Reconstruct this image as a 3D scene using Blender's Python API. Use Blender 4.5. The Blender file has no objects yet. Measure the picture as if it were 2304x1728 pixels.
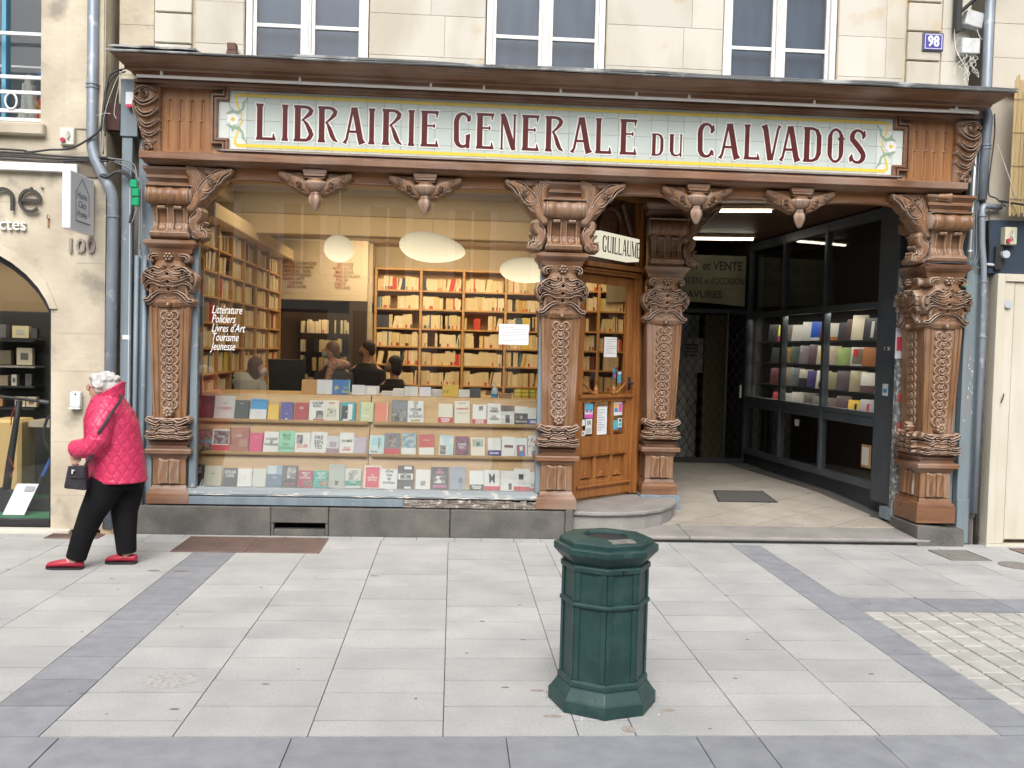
import bpy, math, random
import numpy as np
from mathutils import Matrix, Vector
random.seed(7)
PI = math.pi
SC = bpy.context.scene
COL = SC.collection

# ------------------------------------------------------------------ camera
def make_camera():
    f, yaw, pit, roll = 2054.5, math.radians(3.713), math.radians(-2.093), math.radians(1.4865)
    cyw, syw, cp, sp = math.cos(yaw), math.sin(yaw), math.cos(pit), math.sin(pit)
    F = Vector((syw*cp, cyw*cp, sp)); R0 = Vector((cyw, -syw, 0)); U0 = R0.cross(F)
    R = R0*math.cos(roll) + U0*math.sin(roll); U = -R0*math.sin(roll) + U0*math.cos(roll)
    cd = bpy.data.cameras.new('camera'); cd.sensor_width = 36; cd.lens = f/2304*36
    cd.clip_start = .1; cd.clip_end = 200
    o = bpy.data.objects.new('camera', cd); COL.objects.link(o)
    m = Matrix((R, U, -F)).transposed().to_4x4(); m.translation = Vector((0, -8.2, 1.7))
    o.matrix_world = m
    SC.camera = o
make_camera()

# ------------------------------------------------------------------ world, sun, exposure
W = bpy.data.worlds.new("World"); SC.world = W; W.use_nodes = True
wn = W.node_tree; wn.nodes.clear()
sky = wn.nodes.new('ShaderNodeTexSky'); sky.sky_type = 'NISHITA'; sky.sun_disc = False
SUN_EL, SUN_AZ = math.radians(46), math.radians(188)
sky.sun_elevation = SUN_EL; sky.sun_rotation = SUN_AZ
sky.air_density = 1.0; sky.dust_density = 6.0; sky.ozone_density = 1.0
hsv = wn.nodes.new('ShaderNodeHueSaturation'); hsv.inputs['Saturation'].default_value = .32
bg = wn.nodes.new('ShaderNodeBackground'); bg.inputs['Strength'].default_value = .15
wo = wn.nodes.new('ShaderNodeOutputWorld')
wn.links.new(sky.outputs[0], hsv.inputs['Color']); wn.links.new(hsv.outputs[0], bg.inputs[0]); wn.links.new(bg.outputs[0], wo.inputs[0])
sl = bpy.data.lights.new('sun', 'SUN'); sl.energy = 1.5; sl.angle = math.radians(40); sl.color = (1, .98, .955)
so = bpy.data.objects.new('sun', sl); COL.objects.link(so)
# sun_rotation is measured from +Y clockwise seen from above
sd = Vector((math.sin(SUN_AZ)*math.cos(SUN_EL), math.cos(SUN_AZ)*math.cos(SUN_EL), math.sin(SUN_EL)))
so.rotation_euler = sd.to_track_quat('Z', 'Y').to_euler(); so.location = (0, -6, 12)
vs = SC.view_settings; vs.view_transform = 'Standard'; vs.look = 'None'; vs.gamma = 1; vs.use_curve_mapping = False
vs.exposure = 0.42
try:
    SC.cycles.max_bounces = 8; SC.cycles.transparent_max_bounces = 16; SC.cycles.diffuse_bounces = 4
    SC.cycles.sample_clamp_indirect = 4; SC.cycles.caustics_reflective = False; SC.cycles.caustics_refractive = False
except Exception: pass

# ------------------------------------------------------------------ materials
def _n(nt, t, **kw):
    n = nt.nodes.new(t)
    for k, v in kw.items(): setattr(n, k, v)
    return n
MATS = {}
def pmat(name, col, col2=None, rough=.6, scale=6, stretch=(1, 1, 1), lo=.35, hi=.65, detail=4, bump=0, bscale=60,
         metal=0, spec=.5, rnd=0, col3=None, scale3=30, amt3=.5, lo3=.5, hi3=.7, wear=None, wearlo=.52, wearhi=.6, cav_shade=None, coords='pos', emit=None, estr=0):
    m = bpy.data.materials.new(name); m.use_nodes = True; nt = m.node_tree
    b = nt.nodes['Principled BSDF']; L = nt.links.new
    b.inputs['Roughness'].default_value = rough; b.inputs['Metallic'].default_value = metal
    b.inputs['Specular IOR Level'].default_value = spec
    if coords == 'pos':
        g = _n(nt, 'ShaderNodeNewGeometry'); src = g.outputs['Position']
    else:
        g = _n(nt, 'ShaderNodeTexCoord'); src = g.outputs['Object']
    mp = _n(nt, 'ShaderNodeMapping'); mp.inputs['Scale'].default_value = stretch; L(src, mp.inputs[0])
    cur = None
    def ramp(fac, a, b_, lo_, hi_):
        r = _n(nt, 'ShaderNodeMapRange'); r.inputs[1].default_value = lo_; r.inputs[2].default_value = hi_; L(fac, r.inputs[0])
        mx = _n(nt, 'ShaderNodeMix', data_type='RGBA')
        L(r.outputs[0], mx.inputs[0])
        for s, v in ((6, a), (7, b_)):
            if isinstance(v, tuple): mx.inputs[s].default_value = (*v, 1)
            else: L(v, mx.inputs[s])
        return mx.outputs[2]
    cur = col
    if col2:
        nz = _n(nt, 'ShaderNodeTexNoise'); nz.inputs['Scale'].default_value = scale; nz.inputs['Detail'].default_value = detail
        L(mp.outputs[0], nz.inputs['Vector']); cur = ramp(nz.outputs[0], col, col2, lo, hi)
    if col3:
        nz = _n(nt, 'ShaderNodeTexNoise'); nz.inputs['Scale'].default_value = scale3; nz.inputs['Detail'].default_value = 5
        L(src, nz.inputs['Vector'])
        r = _n(nt, 'ShaderNodeMapRange'); r.inputs[1].default_value = lo3; r.inputs[2].default_value = hi3; r.inputs[4].default_value = amt3; L(nz.outputs[0], r.inputs[0])
        mx = _n(nt, 'ShaderNodeMix', data_type='RGBA'); L(r.outputs[0], mx.inputs[0])
        if isinstance(cur, tuple): mx.inputs[6].default_value = (*cur, 1)
        else: L(cur, mx.inputs[6])
        mx.inputs[7].default_value = (*col3, 1); cur = mx.outputs[2]
    if wear or cav_shade:
        g2 = _n(nt, 'ShaderNodeNewGeometry')
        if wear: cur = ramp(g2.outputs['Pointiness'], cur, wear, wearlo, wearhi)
        if cav_shade: cur = ramp(g2.outputs['Pointiness'], cav_shade, cur, .425, .495)  # recess shade painted into the colour where the mesh is concave
    if rnd:
        oi = _n(nt, 'ShaderNodeObjectInfo'); r = _n(nt, 'ShaderNodeMapRange'); r.inputs[3].default_value = 1-rnd; r.inputs[4].default_value = 1+rnd
        L(oi.outputs['Random'], r.inputs[0]); h = _n(nt, 'ShaderNodeHueSaturation'); L(r.outputs[0], h.inputs['Value'])
        if isinstance(cur, tuple): h.inputs['Color'].default_value = (*cur, 1)
        else: L(cur, h.inputs['Color'])
        cur = h.outputs[0]
    if isinstance(cur, tuple): b.inputs['Base Color'].default_value = (*cur, 1)
    else: L(cur, b.inputs['Base Color'])
    if bump:
        nz = _n(nt, 'ShaderNodeTexNoise'); nz.inputs['Scale'].default_value = bscale; nz.inputs['Detail'].default_value = 4
        L(mp.outputs[0], nz.inputs['Vector']); bp = _n(nt, 'ShaderNodeBump'); bp.inputs['Strength'].default_value = bump; bp.inputs['Distance'].default_value = .01
        L(nz.outputs[0], bp.inputs['Height']); L(bp.outputs[0], b.inputs['Normal'])
    if emit:
        b.inputs['Emission Color'].default_value = (*emit, 1); b.inputs['Emission Strength'].default_value = estr
    MATS[name] = m
    return m
def flat(col, rough=.55):
    k = 'paint_%.3f_%.3f_%.3f_%.2f' % (*col, rough)
    if k not in MATS: pmat(k, col, rough=rough)
    return MATS[k]
def glass_mat(name, tint=(.93, .95, .94), ior=1.45):
    m = bpy.data.materials.new(name); m.use_nodes = True; nt = m.node_tree; nt.nodes.clear(); L = nt.links.new
    t = _n(nt, 'ShaderNodeBsdfTransparent'); t.inputs[0].default_value = (*tint, 1)
    g = _n(nt, 'ShaderNodeBsdfGlossy'); g.inputs['Roughness'].default_value = .01
    fr = _n(nt, 'ShaderNodeFresnel'); gb = _n(nt, 'ShaderNodeNewGeometry'); mr = _n(nt, 'ShaderNodeMapRange')
    mr.inputs[3].default_value = ior; mr.inputs[4].default_value = 1/ior; L(gb.outputs['Backfacing'], mr.inputs[0]); L(mr.outputs[0], fr.inputs[0])   # thin pane: the far side reflects like the near one
    mx = _n(nt, 'ShaderNodeMixShader'); o = _n(nt, 'ShaderNodeOutputMaterial')
    L(fr.outputs[0], mx.inputs[0]); L(t.outputs[0], mx.inputs[1]); L(g.outputs[0], mx.inputs[2]); L(mx.outputs[0], o.inputs[0])
    MATS[name] = m; return m
def emat(name, col, s):
    m = bpy.data.materials.new(name); m.use_nodes = True; nt = m.node_tree; nt.nodes.clear()
    e = _n(nt, 'ShaderNodeEmission'); e.inputs[0].default_value = (*col, 1); e.inputs[1].default_value = s
    o = _n(nt, 'ShaderNodeOutputMaterial'); nt.links.new(e.outputs[0], o.inputs[0]); MATS[name] = m; return m

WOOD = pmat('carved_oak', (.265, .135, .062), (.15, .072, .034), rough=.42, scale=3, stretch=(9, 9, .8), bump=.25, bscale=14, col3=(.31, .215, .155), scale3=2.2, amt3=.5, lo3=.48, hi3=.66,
            wear=(.385, .30, .245), wearlo=.508, wearhi=.575, cav_shade=(.035, .015, .009))
WOODH = pmat('oak_rail', (.235, .115, .058), (.13, .06, .03), rough=.42, scale=3, stretch=(.7, 9, 9), bump=.2, bscale=14, col3=(.32, .235, .19), scale3=1.6, amt3=.6, lo3=.45, hi3=.65)
WOODV = pmat('oak_post', (.285, .155, .078), (.165, .082, .040), rough=.42, scale=3, stretch=(9, 9, .7), bump=.25, bscale=14, col3=(.36, .25, .20), scale3=1.8, amt3=.5, lo3=.48, hi3=.66)
WOODP = pmat('oak_panel', (.36, .165, .058), (.25, .105, .036), rough=.4, scale=3, stretch=(9, 9, .6), bump=.15, bscale=14, wear=(.5, .28, .15), cav_shade=(.1, .04, .016))
WOODD = pmat('varnished_door_oak', (.36, .15, .042), (.23, .085, .025), rough=.36, scale=3, stretch=(9, 9, .6), bump=.12, bscale=14)
DARKWOOD = pmat('dark_soffit_oak', (.10, .045, .022), (.06, .025, .012), rough=.5, scale=3, stretch=(9, .8, 9))
PINE = pmat('pale_shelf_wood', (.66, .44, .22), (.56, .35, .16), rough=.5, scale=2.5, stretch=(1, 6, 6))
PINE2 = pmat('honey_shelf_wood', (.60, .37, .15), (.52, .30, .11), rough=.5, scale=2.5, stretch=(4, 4, 1))
GREYP = pmat('blue_grey_paint', (.20, .25, .285), (.16, .20, .235), rough=.5, scale=3, stretch=(4, 4, .6), bump=.1, bscale=20, col3=(.42, .44, .43), scale3=14, amt3=.6, lo3=.66, hi3=.72)
SILLP = pmat('flaking_sill_paint', (.27, .31, .33), (.22, .25, .27), rough=.6, scale=3, stretch=(.6, 4, 4), bump=.5, bscale=22, col3=(.50, .48, .44), scale3=9, amt3=.7, lo3=.60, hi3=.64)
ROTW = pmat('bare_weathered_timber', (.33, .29, .25), (.15, .12, .10), rough=.8, scale=6, stretch=(.6, 8, 8), bump=1, bscale=12, col3=(.62, .6, .56), scale3=26, amt3=.8, lo3=.58, hi3=.62)
GREYD = pmat('dark_grey_joinery', (.075, .088, .10), (.055, .065, .075), rough=.4, scale=4)
STONE = pmat('cream_limestone', (.575, .55, .485), (.47, .435, .355), rough=.85, scale=1.3, detail=8, stretch=(1.6, 1, .7), lo=.4, hi=.62, bump=.3, bscale=22, rnd=.06, col3=(.50, .33, .15), scale3=2.1, amt3=.6, lo3=.60, hi3=.70)
STONEP = pmat('pale_limestone', (.62, .595, .53), (.53, .49, .41), rough=.85, scale=1.1, bump=.3, bscale=22, rnd=.05)
STONEL = pmat('stained_limestone', (.60, .54, .42), (.44, .38, .29), rough=.88, scale=2.2, detail=7, bump=.6, bscale=18, rnd=.04, col3=(.25, .225, .19), scale3=3.4, amt3=.75, lo3=.56, hi3=.70)
GRAN = pmat('granite_paver', (.435, .437, .43), (.355, .36, .357), rough=.75, scale=2.6, detail=9, lo=.36, hi=.66, bump=.25, bscale=90, rnd=.055, col3=(.30, .30, .295), scale3=70, amt3=.6, lo3=.53, hi3=.66)
GRAND = pmat('blue_granite_paver', (.265, .275, .297), (.215, .226, .248), rough=.7, scale=8, bump=.25, bscale=90, rnd=.09, col3=(.33, .34, .37), scale3=120, amt3=.4, lo3=.56, hi3=.66)
SETT = pmat('pale_granite_sett', (.44, .435, .41), (.37, .365, .34), rough=.8, scale=9, bump=.5, bscale=60, rnd=.08, col3=(.36, .36, .35), scale3=100, amt3=.5, lo3=.56, hi3=.66)
JOINT = pmat('sandy_joint', (.20, .195, .185), (.11, .108, .10), rough=.95, scale=5)
JOINTL = pmat('pale_joint', (.11, .10, .095), (.08, .075, .07), rough=.95, scale=12)
PLINTH = pmat('dark_granite_plinth', (.135, .128, .115), (.075, .073, .07), rough=.7, scale=4, detail=9, bump=.35, bscale=45, rnd=.06, col3=(.24, .215, .175), scale3=130, amt3=.5, lo3=.52, hi3=.68)
STEPM = pmat('worn_step_stone', (.29, .275, .26), (.22, .21, .2), rough=.7, scale=4, bump=.35, bscale=45, col3=(.36, .34, .32), scale3=60, amt3=.4)
ZINC = pmat('weathered_zinc', (.13, .14, .14), (.08, .085, .085), rough=.6, scale=3, stretch=(1, 6, 6), col3=(.42, .43, .43), scale3=3, amt3=.75, lo3=.52, hi3=.62, bump=.4, bscale=20)
PIPE = pmat('zinc_downpipe', (.21, .25, .30), (.27, .30, .34), rough=.45, scale=7, stretch=(1, 1, .4), metal=.25, col3=(.5, .52, .53), scale3=9, amt3=.5, lo3=.62, hi3=.7)
WHITE = pmat('white_window_paint', (.80, .80, .78), (.70, .69, .66), rough=.5, scale=9, stretch=(1, 1, .5), bump=.2, bscale=40, col3=(.42, .40, .37), scale3=34, amt3=.55, lo3=.62, hi3=.7)
PLAST = pmat('white_plastic', (.75, .76, .77), rough=.4)
TILE = pmat('glazed_tile', (.56, .625, .59), (.53, .595, .56), rough=.12, scale=3, rnd=.02, spec=.5)
TILEP = pmat('glazed_tile_edge', (.68, .73, .69), rough=.12, rnd=.02)
GROUT = pmat('tile_grout', (.27, .29, .28), rough=.9)
MAROON = pmat('maroon_glaze', (.125, .022, .022), (.10, .017, .018), rough=.2, scale=8)
WGLAZE = pmat('white_glaze', (.88, .87, .84), rough=.2)
YGLAZE = pmat('yellow_glaze', (.78, .60, .09), (.74, .56, .08), rough=.2, scale=6)
GGLAZE = pmat('green_glaze', (.30, .42, .33), rough=.2)
BIN = pmat('green_bin_paint', (.0145, .053, .047), (.011, .038, .039), rough=.48, scale=7, detail=7, bump=.15, bscale=60, col3=(.045, .085, .08), scale3=13, amt3=.5, lo3=.5, hi3=.72)
BLACK = pmat('black_matt', (.02, .02, .022), rough=.55)
CABLE = pmat('black_cable', (.035, .035, .037), rough=.5)
CABLEG = pmat('grey_cable', (.22, .23, .24), rough=.5)
IRON = pmat('black_iron', (.025, .027, .03), rough=.5)
RUST = pmat('rusty_plate', (.22, .15, .125), (.17, .12, .105), rough=.65, scale=6, bump=.3, bscale=60, metal=.2)
GLASS = glass_mat('shop_glass', (.95, .96, .95), 1.5)
GLASSD = glass_mat('upper_glass', (.75, .8, .85), 1.6)
PAPER = pmat('paper', (.82, .83, .82), rough=.8)
PAGES = pmat('book_pages', (.78, .72, .58), rough=.9)
CREAM = pmat('cream_plaster', (.70, .60, .42), (.64, .54, .37), rough=.9, scale=2)

# ------------------------------------------------------------------ mesh builders
class MB:
    def __init__(s): s.v = []; s.f = []; s.m = []
    def add(s, vs, fs, mi=0):
        n = len(s.v); s.v += [tuple(map(float, v)) for v in vs]; s.f += [tuple(n+i for i in f) for f in fs]; s.m += [mi]*len(fs); return s
    def box(s, x0, x1, y0, y1, z0, z1, mi=0):
        return s.add([(x0,y0,z0),(x1,y0,z0),(x1,y1,z0),(x0,y1,z0),(x0,y0,z1),(x1,y0,z1),(x1,y1,z1),(x0,y1,z1)],
                     [(0,3,2,1),(4,5,6,7),(0,1,5,4),(1,2,6,5),(2,3,7,6),(3,0,4,7)], mi)
    def hexa(s, lo, hi, mi=0):   # lower and upper rings of the same count
        n = len(lo)
        return s.add(list(lo)+list(hi), [tuple(range(n))[::-1], tuple(range(n, 2*n))]+[(i,(i+1)%n,n+(i+1)%n,n+i) for i in range(n)], mi)
    def prism(s, pts, a, b, axis='y', mi=0):   # polygon in the plane across axis, extruded from a to b
        def P(p, t):
            return (p[0], t, p[1]) if axis == 'y' else ((t, p[0], p[1]) if axis == 'x' else (p[0], p[1], t))
        n = len(pts); A = sum(pts[i][0]*pts[(i+1)%n][1]-pts[(i+1)%n][0]*pts[i][1] for i in range(n))
        if A < 0: pts = list(pts)[::-1]
        vs = [P(p, a) for p in pts]+[P(p, b) for p in pts]
        fs = [tuple(range(n)), tuple(range(n, 2*n))[::-1]]+[(i, n+i, n+(i+1)%n, (i+1)%n) for i in range(n)]
        if axis != 'y': fs = [f[::-1] for f in fs]
        if (b < a): fs = [f[::-1] for f in fs]
        return s.add(vs, fs, mi)
    def tube(s, path, r, n=8, mi=0, cap=True):
        P = [Vector(p) for p in path]; m = len(P)
        rs = r if isinstance(r, (list, tuple)) else [r]*m
        vs = []; fs = []; up = None
        for i in range(m):
            t = (P[min(i+1, m-1)]-P[max(i-1, 0)]).normalized()
            if up is None:
                up = Vector((0,0,1)) if abs(t.z) < .9 else Vector((1,0,0))
            u = (up - t*up.dot(t)).normalized(); w = t.cross(u); up = u
            for k in range(n):
                a = 2*PI*k/n; vs.append(P[i]+(u*math.cos(a)+w*math.sin(a))*rs[i])
        for i in range(m-1):
            for k in range(n):
                a = i*n+k; b = i*n+(k+1)%n; fs.append((a, b, b+n, a+n))
        if cap: fs += [tuple(range(n))[::-1], tuple(range((m-1)*n, m*n))]
        return s.add(vs, fs, mi)
    def lathe(s, prof, c=(0,0,0), n=16, ph=0, mi=0, sx=1, sy=1):   # prof [(r,z)]
        vs = []; fs = []
        for r, z in prof:
            for k in range(n):
                a = 2*PI*k/n+ph; vs.append((c[0]+sx*r*math.cos(a), c[1]+sy*r*math.sin(a), c[2]+z))
        for i in range(len(prof)-1):
            for k in range(n):
                a = i*n+k; b = i*n+(k+1)%n; fs.append((a, b, b+n, a+n))
        if prof[0][0] > 1e-5: fs.append(tuple(range(n))[::-1])
        if prof[-1][0] > 1e-5: fs.append(tuple(range((len(prof)-1)*n, len(prof)*n)))
        return s.add(vs, fs, mi)
    def ribbon(s, pts, w, y, d=0, mi=0):   # strip in the xz plane facing -y
        P = [np.array(p, float) for p in pts]; m = len(P); ws = w if isinstance(w, (list, tuple)) else [w]*m
        L = []; R = []
        for i in range(m):
            t = P[min(i+1, m-1)]-P[max(i-1, 0)]; t = t/ (np.linalg.norm(t)+1e-9); n = np.array([-t[1], t[0]])
            e = np.zeros(2)
            if d and i == 0: e = -t*d
            if d and i == m-1: e = t*d
            L.append(P[i]+n*(ws[i]/2+d)+e); R.append(P[i]-n*(ws[i]/2+d)+e)
        vs = [(a[0], y, a[1]) for a in L]+[(a[0], y, a[1]) for a in R]
        return s.add(vs, [(i, m+i, m+i+1, i+1) for i in range(m-1)], mi)
    def build(s, name, mat, parent=None, smooth=False, bevel=0, loc=None, seg=1):
        me = bpy.data.meshes.new(name); me.from_pydata(s.v, [], s.f)
        for mt in (mat if isinstance(mat, (list, tuple)) else [mat]): me.materials.append(mt)
        if any(s.m): me.polygons.foreach_set('material_index', s.m)
        if smooth: me.polygons.foreach_set('use_smooth', [True]*len(me.polygons))
        me.update()
        return put(name, me, parent, bevel, seg)
def put(name, me, parent=None, bevel=0, seg=1, matrix=None):
    o = bpy.data.objects.new(name, me); COL.objects.link(o)
    if matrix is not None: o.matrix_basis = matrix
    if parent is not None:
        o.parent = parent; o.matrix_parent_inverse = WM[parent.name].inverted()
        WM[o.name] = (matrix if matrix is not None else Matrix.Identity(4)).copy()
    else: WM[o.name] = (matrix if matrix is not None else Matrix.Identity(4)).copy()
    if bevel:
        b = o.modifiers.new('bevel', 'BEVEL'); b.width = bevel; b.segments = seg; b.limit_method = 'ANGLE'; b.angle_limit = .6
    return o
WM = {}
def tag(o, label=None, cat=None, group=None, kind=None):
    for k, v in (('label', label), ('category', cat), ('group', group), ('kind', kind)):
        if v: o[k] = v
    return o
def thing(name, label, cat, loc=(0,0,0), group=None):
    o = bpy.data.objects.new(name, None); COL.objects.link(o); o.empty_display_size = .1
    o.location = loc; WM[o.name] = Matrix.Translation(loc)
    return tag(o, label, cat, group)
def ident(o): return o
def copy_tree(root, loc, rotz=None, label=None):
    def cp(o, par):
        c = o.copy(); COL.objects.link(c)
        if par is not None: c.parent = par
        for ch in KIDS.get(o.name, []): cp(ch, c)
        return c
    r = cp(root, None); r.location = loc
    if rotz is not None: r.rotation_euler = (0, 0, rotz)
    if label: r['label'] = label
    return r
KIDS = {}
def collect_kids():
    KIDS.clear()
    for o in bpy.data.objects:
        if o.parent: KIDS.setdefault(o.parent.name, []).append(o)

# text: all made as font curves first and turned into meshes in one go at the end
TEXTS = []
def text(body, size, mat, M, name='lettering', parent=None, xs=1, shear=0, align='CENTER', ext=.0008, bold=0, ls=1, label=None):
    """M: matrix whose local xy plane is the plane of the writing"""
    cu = bpy.data.curves.new('lettering', 'FONT'); cu.body = body; cu.size = size; cu.align_x = align; cu.align_y = 'CENTER'
    cu.extrude = ext; cu.shear = shear; cu.offset = bold; cu.space_line = ls; cu.resolution_u = 2
    o = bpy.data.objects.new('temp', cu); COL.objects.link(o)
    o.matrix_world = Matrix.Identity(4)
    TEXTS.append((o, M @ Matrix.Diagonal((xs, 1, 1, 1)), mat, name, parent, label))
def front(x, y, z, rz=0, tilt=0):   # writing faces -y
    return Matrix.Translation((x, y, z)) @ Matrix.Rotation(rz, 4, 'Z') @ Matrix.Rotation(PI/2-tilt, 4, 'X')
def flush_texts():
    bpy.context.view_layer.update(); dg = bpy.context.evaluated_depsgraph_get()
    for o, M, mat, name, parent, label in TEXTS:
        me = bpy.data.meshes.new_from_object(o.evaluated_get(dg)); me.materials.clear(); me.materials.append(mat)
        me.transform(M); me.name = name
        n = put(name, me, parent)
        if label: n['label'] = label
    for t in TEXTS:
        c = t[0].data; bpy.data.objects.remove(t[0]); bpy.data.curves.remove(c)

# ------------------------------------------------------------------ carved relief: height field over (u, v), facing -y
def smooth_pts(p, k=5):
    p = [np.array(q, float) for q in p]
    if len(p) < 3: return p
    out = []
    for i in range(len(p)-1):
        a = p[max(i-1,0)]; b = p[i]; c = p[i+1]; d = p[min(i+2, len(p)-1)]
        for j in range(k):
            t = j/k; out.append(.5*((2*b)+(-a+c)*t+(2*a-5*b+4*c-d)*t*t+(-a+3*b-3*c+d)*t**3))
    out.append(p[-1]); return out
def field(u0, u1, v0, v1, res):
    us = np.arange(u0, u1+res/2, res); vs = np.arange(v0, v1+res/2, res)
    return np.meshgrid(us, vs)
def stroke(U, V, H, pts, w, h, groove=.35, base=0, mirror=False):
    """w: half widths (start, middle, end); ridge with a vein down its middle"""
    P = smooth_pts(pts); m = len(P)
    D = np.full(U.shape, 9.); T = np.zeros(U.shape)
    for i in range(m-1):
        a, b = P[i], P[i+1]; ab = b-a; L = ab@ab+1e-12
        t = np.clip(((U-a[0])*ab[0]+(V-a[1])*ab[1])/L, 0, 1)
        d = np.hypot(U-a[0]-t*ab[0], V-a[1]-t*ab[1]); k = d < D
        D = np.where(k, d, D); T = np.where(k, (i+t)/(m-1), T)
    wt = np.interp(T, [0, .5, 1], w)
    q = np.clip(1-(D/wt)**2, 0, None); hh = h*np.sqrt(q)*(1-groove*np.exp(-(D/wt/.3)**2)) + base*(q > 0)
    H = np.maximum(H, np.where(q > 0, hh, -1))
    if mirror: H = stroke(U, V, H, [(-a, b) for a, b in pts], w, h, groove, base)
    return H
def blob(U, V, H, c, ru, rv, h, base=0, ring=0):
    d = np.hypot((U-c[0])/ru, (V-c[1])/rv)
    hh = h*np.sqrt(np.clip(1-d*d, 0, None))+base
    if ring: hh = base+h*(.45+.55*np.exp(-((d-.8)/.2)**2))
    return np.maximum(H, np.where(d < 1, hh, -1))
def spiral(c, r, turns, a0, sgn=1, n=22):
    return [(c[0]+r*(1-.85*i/n)*math.cos(a0+sgn*turns*2*PI*i/n), c[1]+r*(1-.85*i/n)*math.sin(a0+sgn*turns*2*PI*i/n)) for i in range(n+1)]
def relief_mesh(name, U, V, H, mat, depth=.02, flip=False):
    ins = H > 0; hh = np.where(ins, H, -depth)
    r, c = U.shape; idx = np.full(U.shape, -1)
    keep = np.zeros((r-1, c-1), bool)
    for a in (0, 1):
        for b in (0, 1): keep |= ins[a:r-1+a, b:c-1+b]
    used = np.zeros(U.shape, bool)
    for a in (0, 1):
        for b in (0, 1): used[a:r-1+a, b:c-1+b] |= keep
    idx[used] = np.arange(used.sum())
    vs = np.stack([U[used]*(-1 if flip else 1), -hh[used], V[used]], 1)
    rr, cc = np.nonzero(keep)
    q = np.stack([idx[rr, cc], idx[rr, cc+1], idx[rr+1, cc+1], idx[rr+1, cc]], 1)
    if flip: q = q[:, ::-1]
    me = bpy.data.meshes.new(name); me.from_pydata(vs.tolist(), [], q.tolist()); me.materials.append(mat)
    me.polygons.foreach_set('use_smooth', [True]*len(me.polygons)); me.update(); return me

# ================================================================== SETTING: ground
g = MB(); g.box(-30, 30, -24, .3, -.35, -.02); ground = tag(g.build('ground', JOINT), kind='structure')
g = MB(); g.box(-7, 8, -8.5, .12, -.04, -.012); pavement = tag(g.build('pavement', JOINT), kind='structure')
SLABS = {}
def slab(w, d, mat, x, y, parent=None, z=0, name='paving_slab', j=.0026, ch=.0):
    jy = max(j, .0052) if mat is not SETT else j
    parent = parent or pavement
    k = (round(w, 3), round(d, 3), mat.name)
    if k not in SLABS:
        a, b = w/2-j, d/2-jy
        m = MB(); m.hexa([(-a,-b,-.03),(a,-b,-.03),(a,b,-.03),(-a,b,-.03)], [(-a,-b,-ch),(a,-b,-ch),(a,b,-ch),(-a,b,-ch)])
        if ch:
            n = len(m.v); m.v += [(-a+ch,-b+ch,0),(a-ch,-b+ch,0),(a-ch,b-ch,0),(-a+ch,b-ch,0)]
            m.f[1] = (n, n+1, n+2, n+3); m.f += [(4+i, 4+(i+1)%4, n+(i+1)%4, n+i) for i in range(4)]
        me = bpy.data.meshes.new(name); me.from_pydata(m.v, [], m.f); me.materials.append(mat); me.update(); SLABS[k] = me
    o = bpy.data.objects.new(name, SLABS[k]); COL.objects.link(o); o.parent = parent
    o.location = (x, y, z+random.uniform(-.0012, .0008)); o.rotation_euler = (random.uniform(-.001, .001), random.uniform(-.001, .001), 0)
    return o
Y0 = -4.24; P = .338
def column(x0, x1, ya, yb, off, mat=None):
    y = Y0 + (off if off else 0)
    ys = [Y0] + ([y] if off else [])
    while ys[-1]+P < yb-.06: ys.append(ys[-1]+P)
    ys.append(yb)
    for a, b in zip(ys, ys[1:]):
        if b <= ya+.05: continue
        a = max(a, ya)
        slab(x1-x0, b-a, mat or GRAN, (x0+x1)/2, (a+b)/2)
xs = [-5.6, -5.0, -4.4, -3.8, -3.21, -2.61, -2.065]
for i in range(len(xs)-1): column(xs[i], xs[i+1], Y0, -.16, P/2*(i % 2))
column(-2.065, -1.73, Y0, -.16, 0, GRAND)
xs = [-1.73, -1.17, -.595, -.007, .594, .853, 1.40, 1.97, 2.54]
for i in range(len(xs)-1): column(xs[i], xs[i+1], Y0, -.16, P/2*((i+1) % 2))
column(2.54, 2.80, Y0, -.16, .1, GRAND)
xs = [2.80, 3.36, 3.91, 4.45, 5.0, 5.6, 6.2]
for i in range(len(xs)-1): column(xs[i], xs[i+1], -1.91, -.16, P/2*(i % 2))
for i in range(6): slab(.56, .34, GRAND, 2.80+.56*i+.28, -2.08)
x = -5.6
while x < 6.2:
    w = random.choice((.24, .29, .34)); slab(w, .15, GRAN, x+w/2, -.085); x += w
x = 2.80; ci = 0
while x < 5.0:
    y = -2.25-(.09 if ci % 2 else 0); w = .155+random.uniform(-.012, .012)
    if ci % 2: slab(w, .09, SETT, x+w/2, -2.295, j=.007, ch=.005, name='granite_sett')
    while y > Y0+.05:
        d = min(.18, y-Y0); slab(w, d, SETT, x+w/2, y-d/2, j=.007, ch=.005, name='granite_sett'); y -= .18
    x += w; ci += 1
bx = [-4.2, -2.9, -1.64, -.66, .27, 1.12, 1.40, 1.94, 2.9, 3.8, 4.9]
for a, b in zip(bx, bx[1:]):
    slab(b-a, .62, GRAND, (a+b)/2, Y0-.31); slab(b-a, .62, GRAND, (a+b)/2+.2, Y0-.93)
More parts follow.
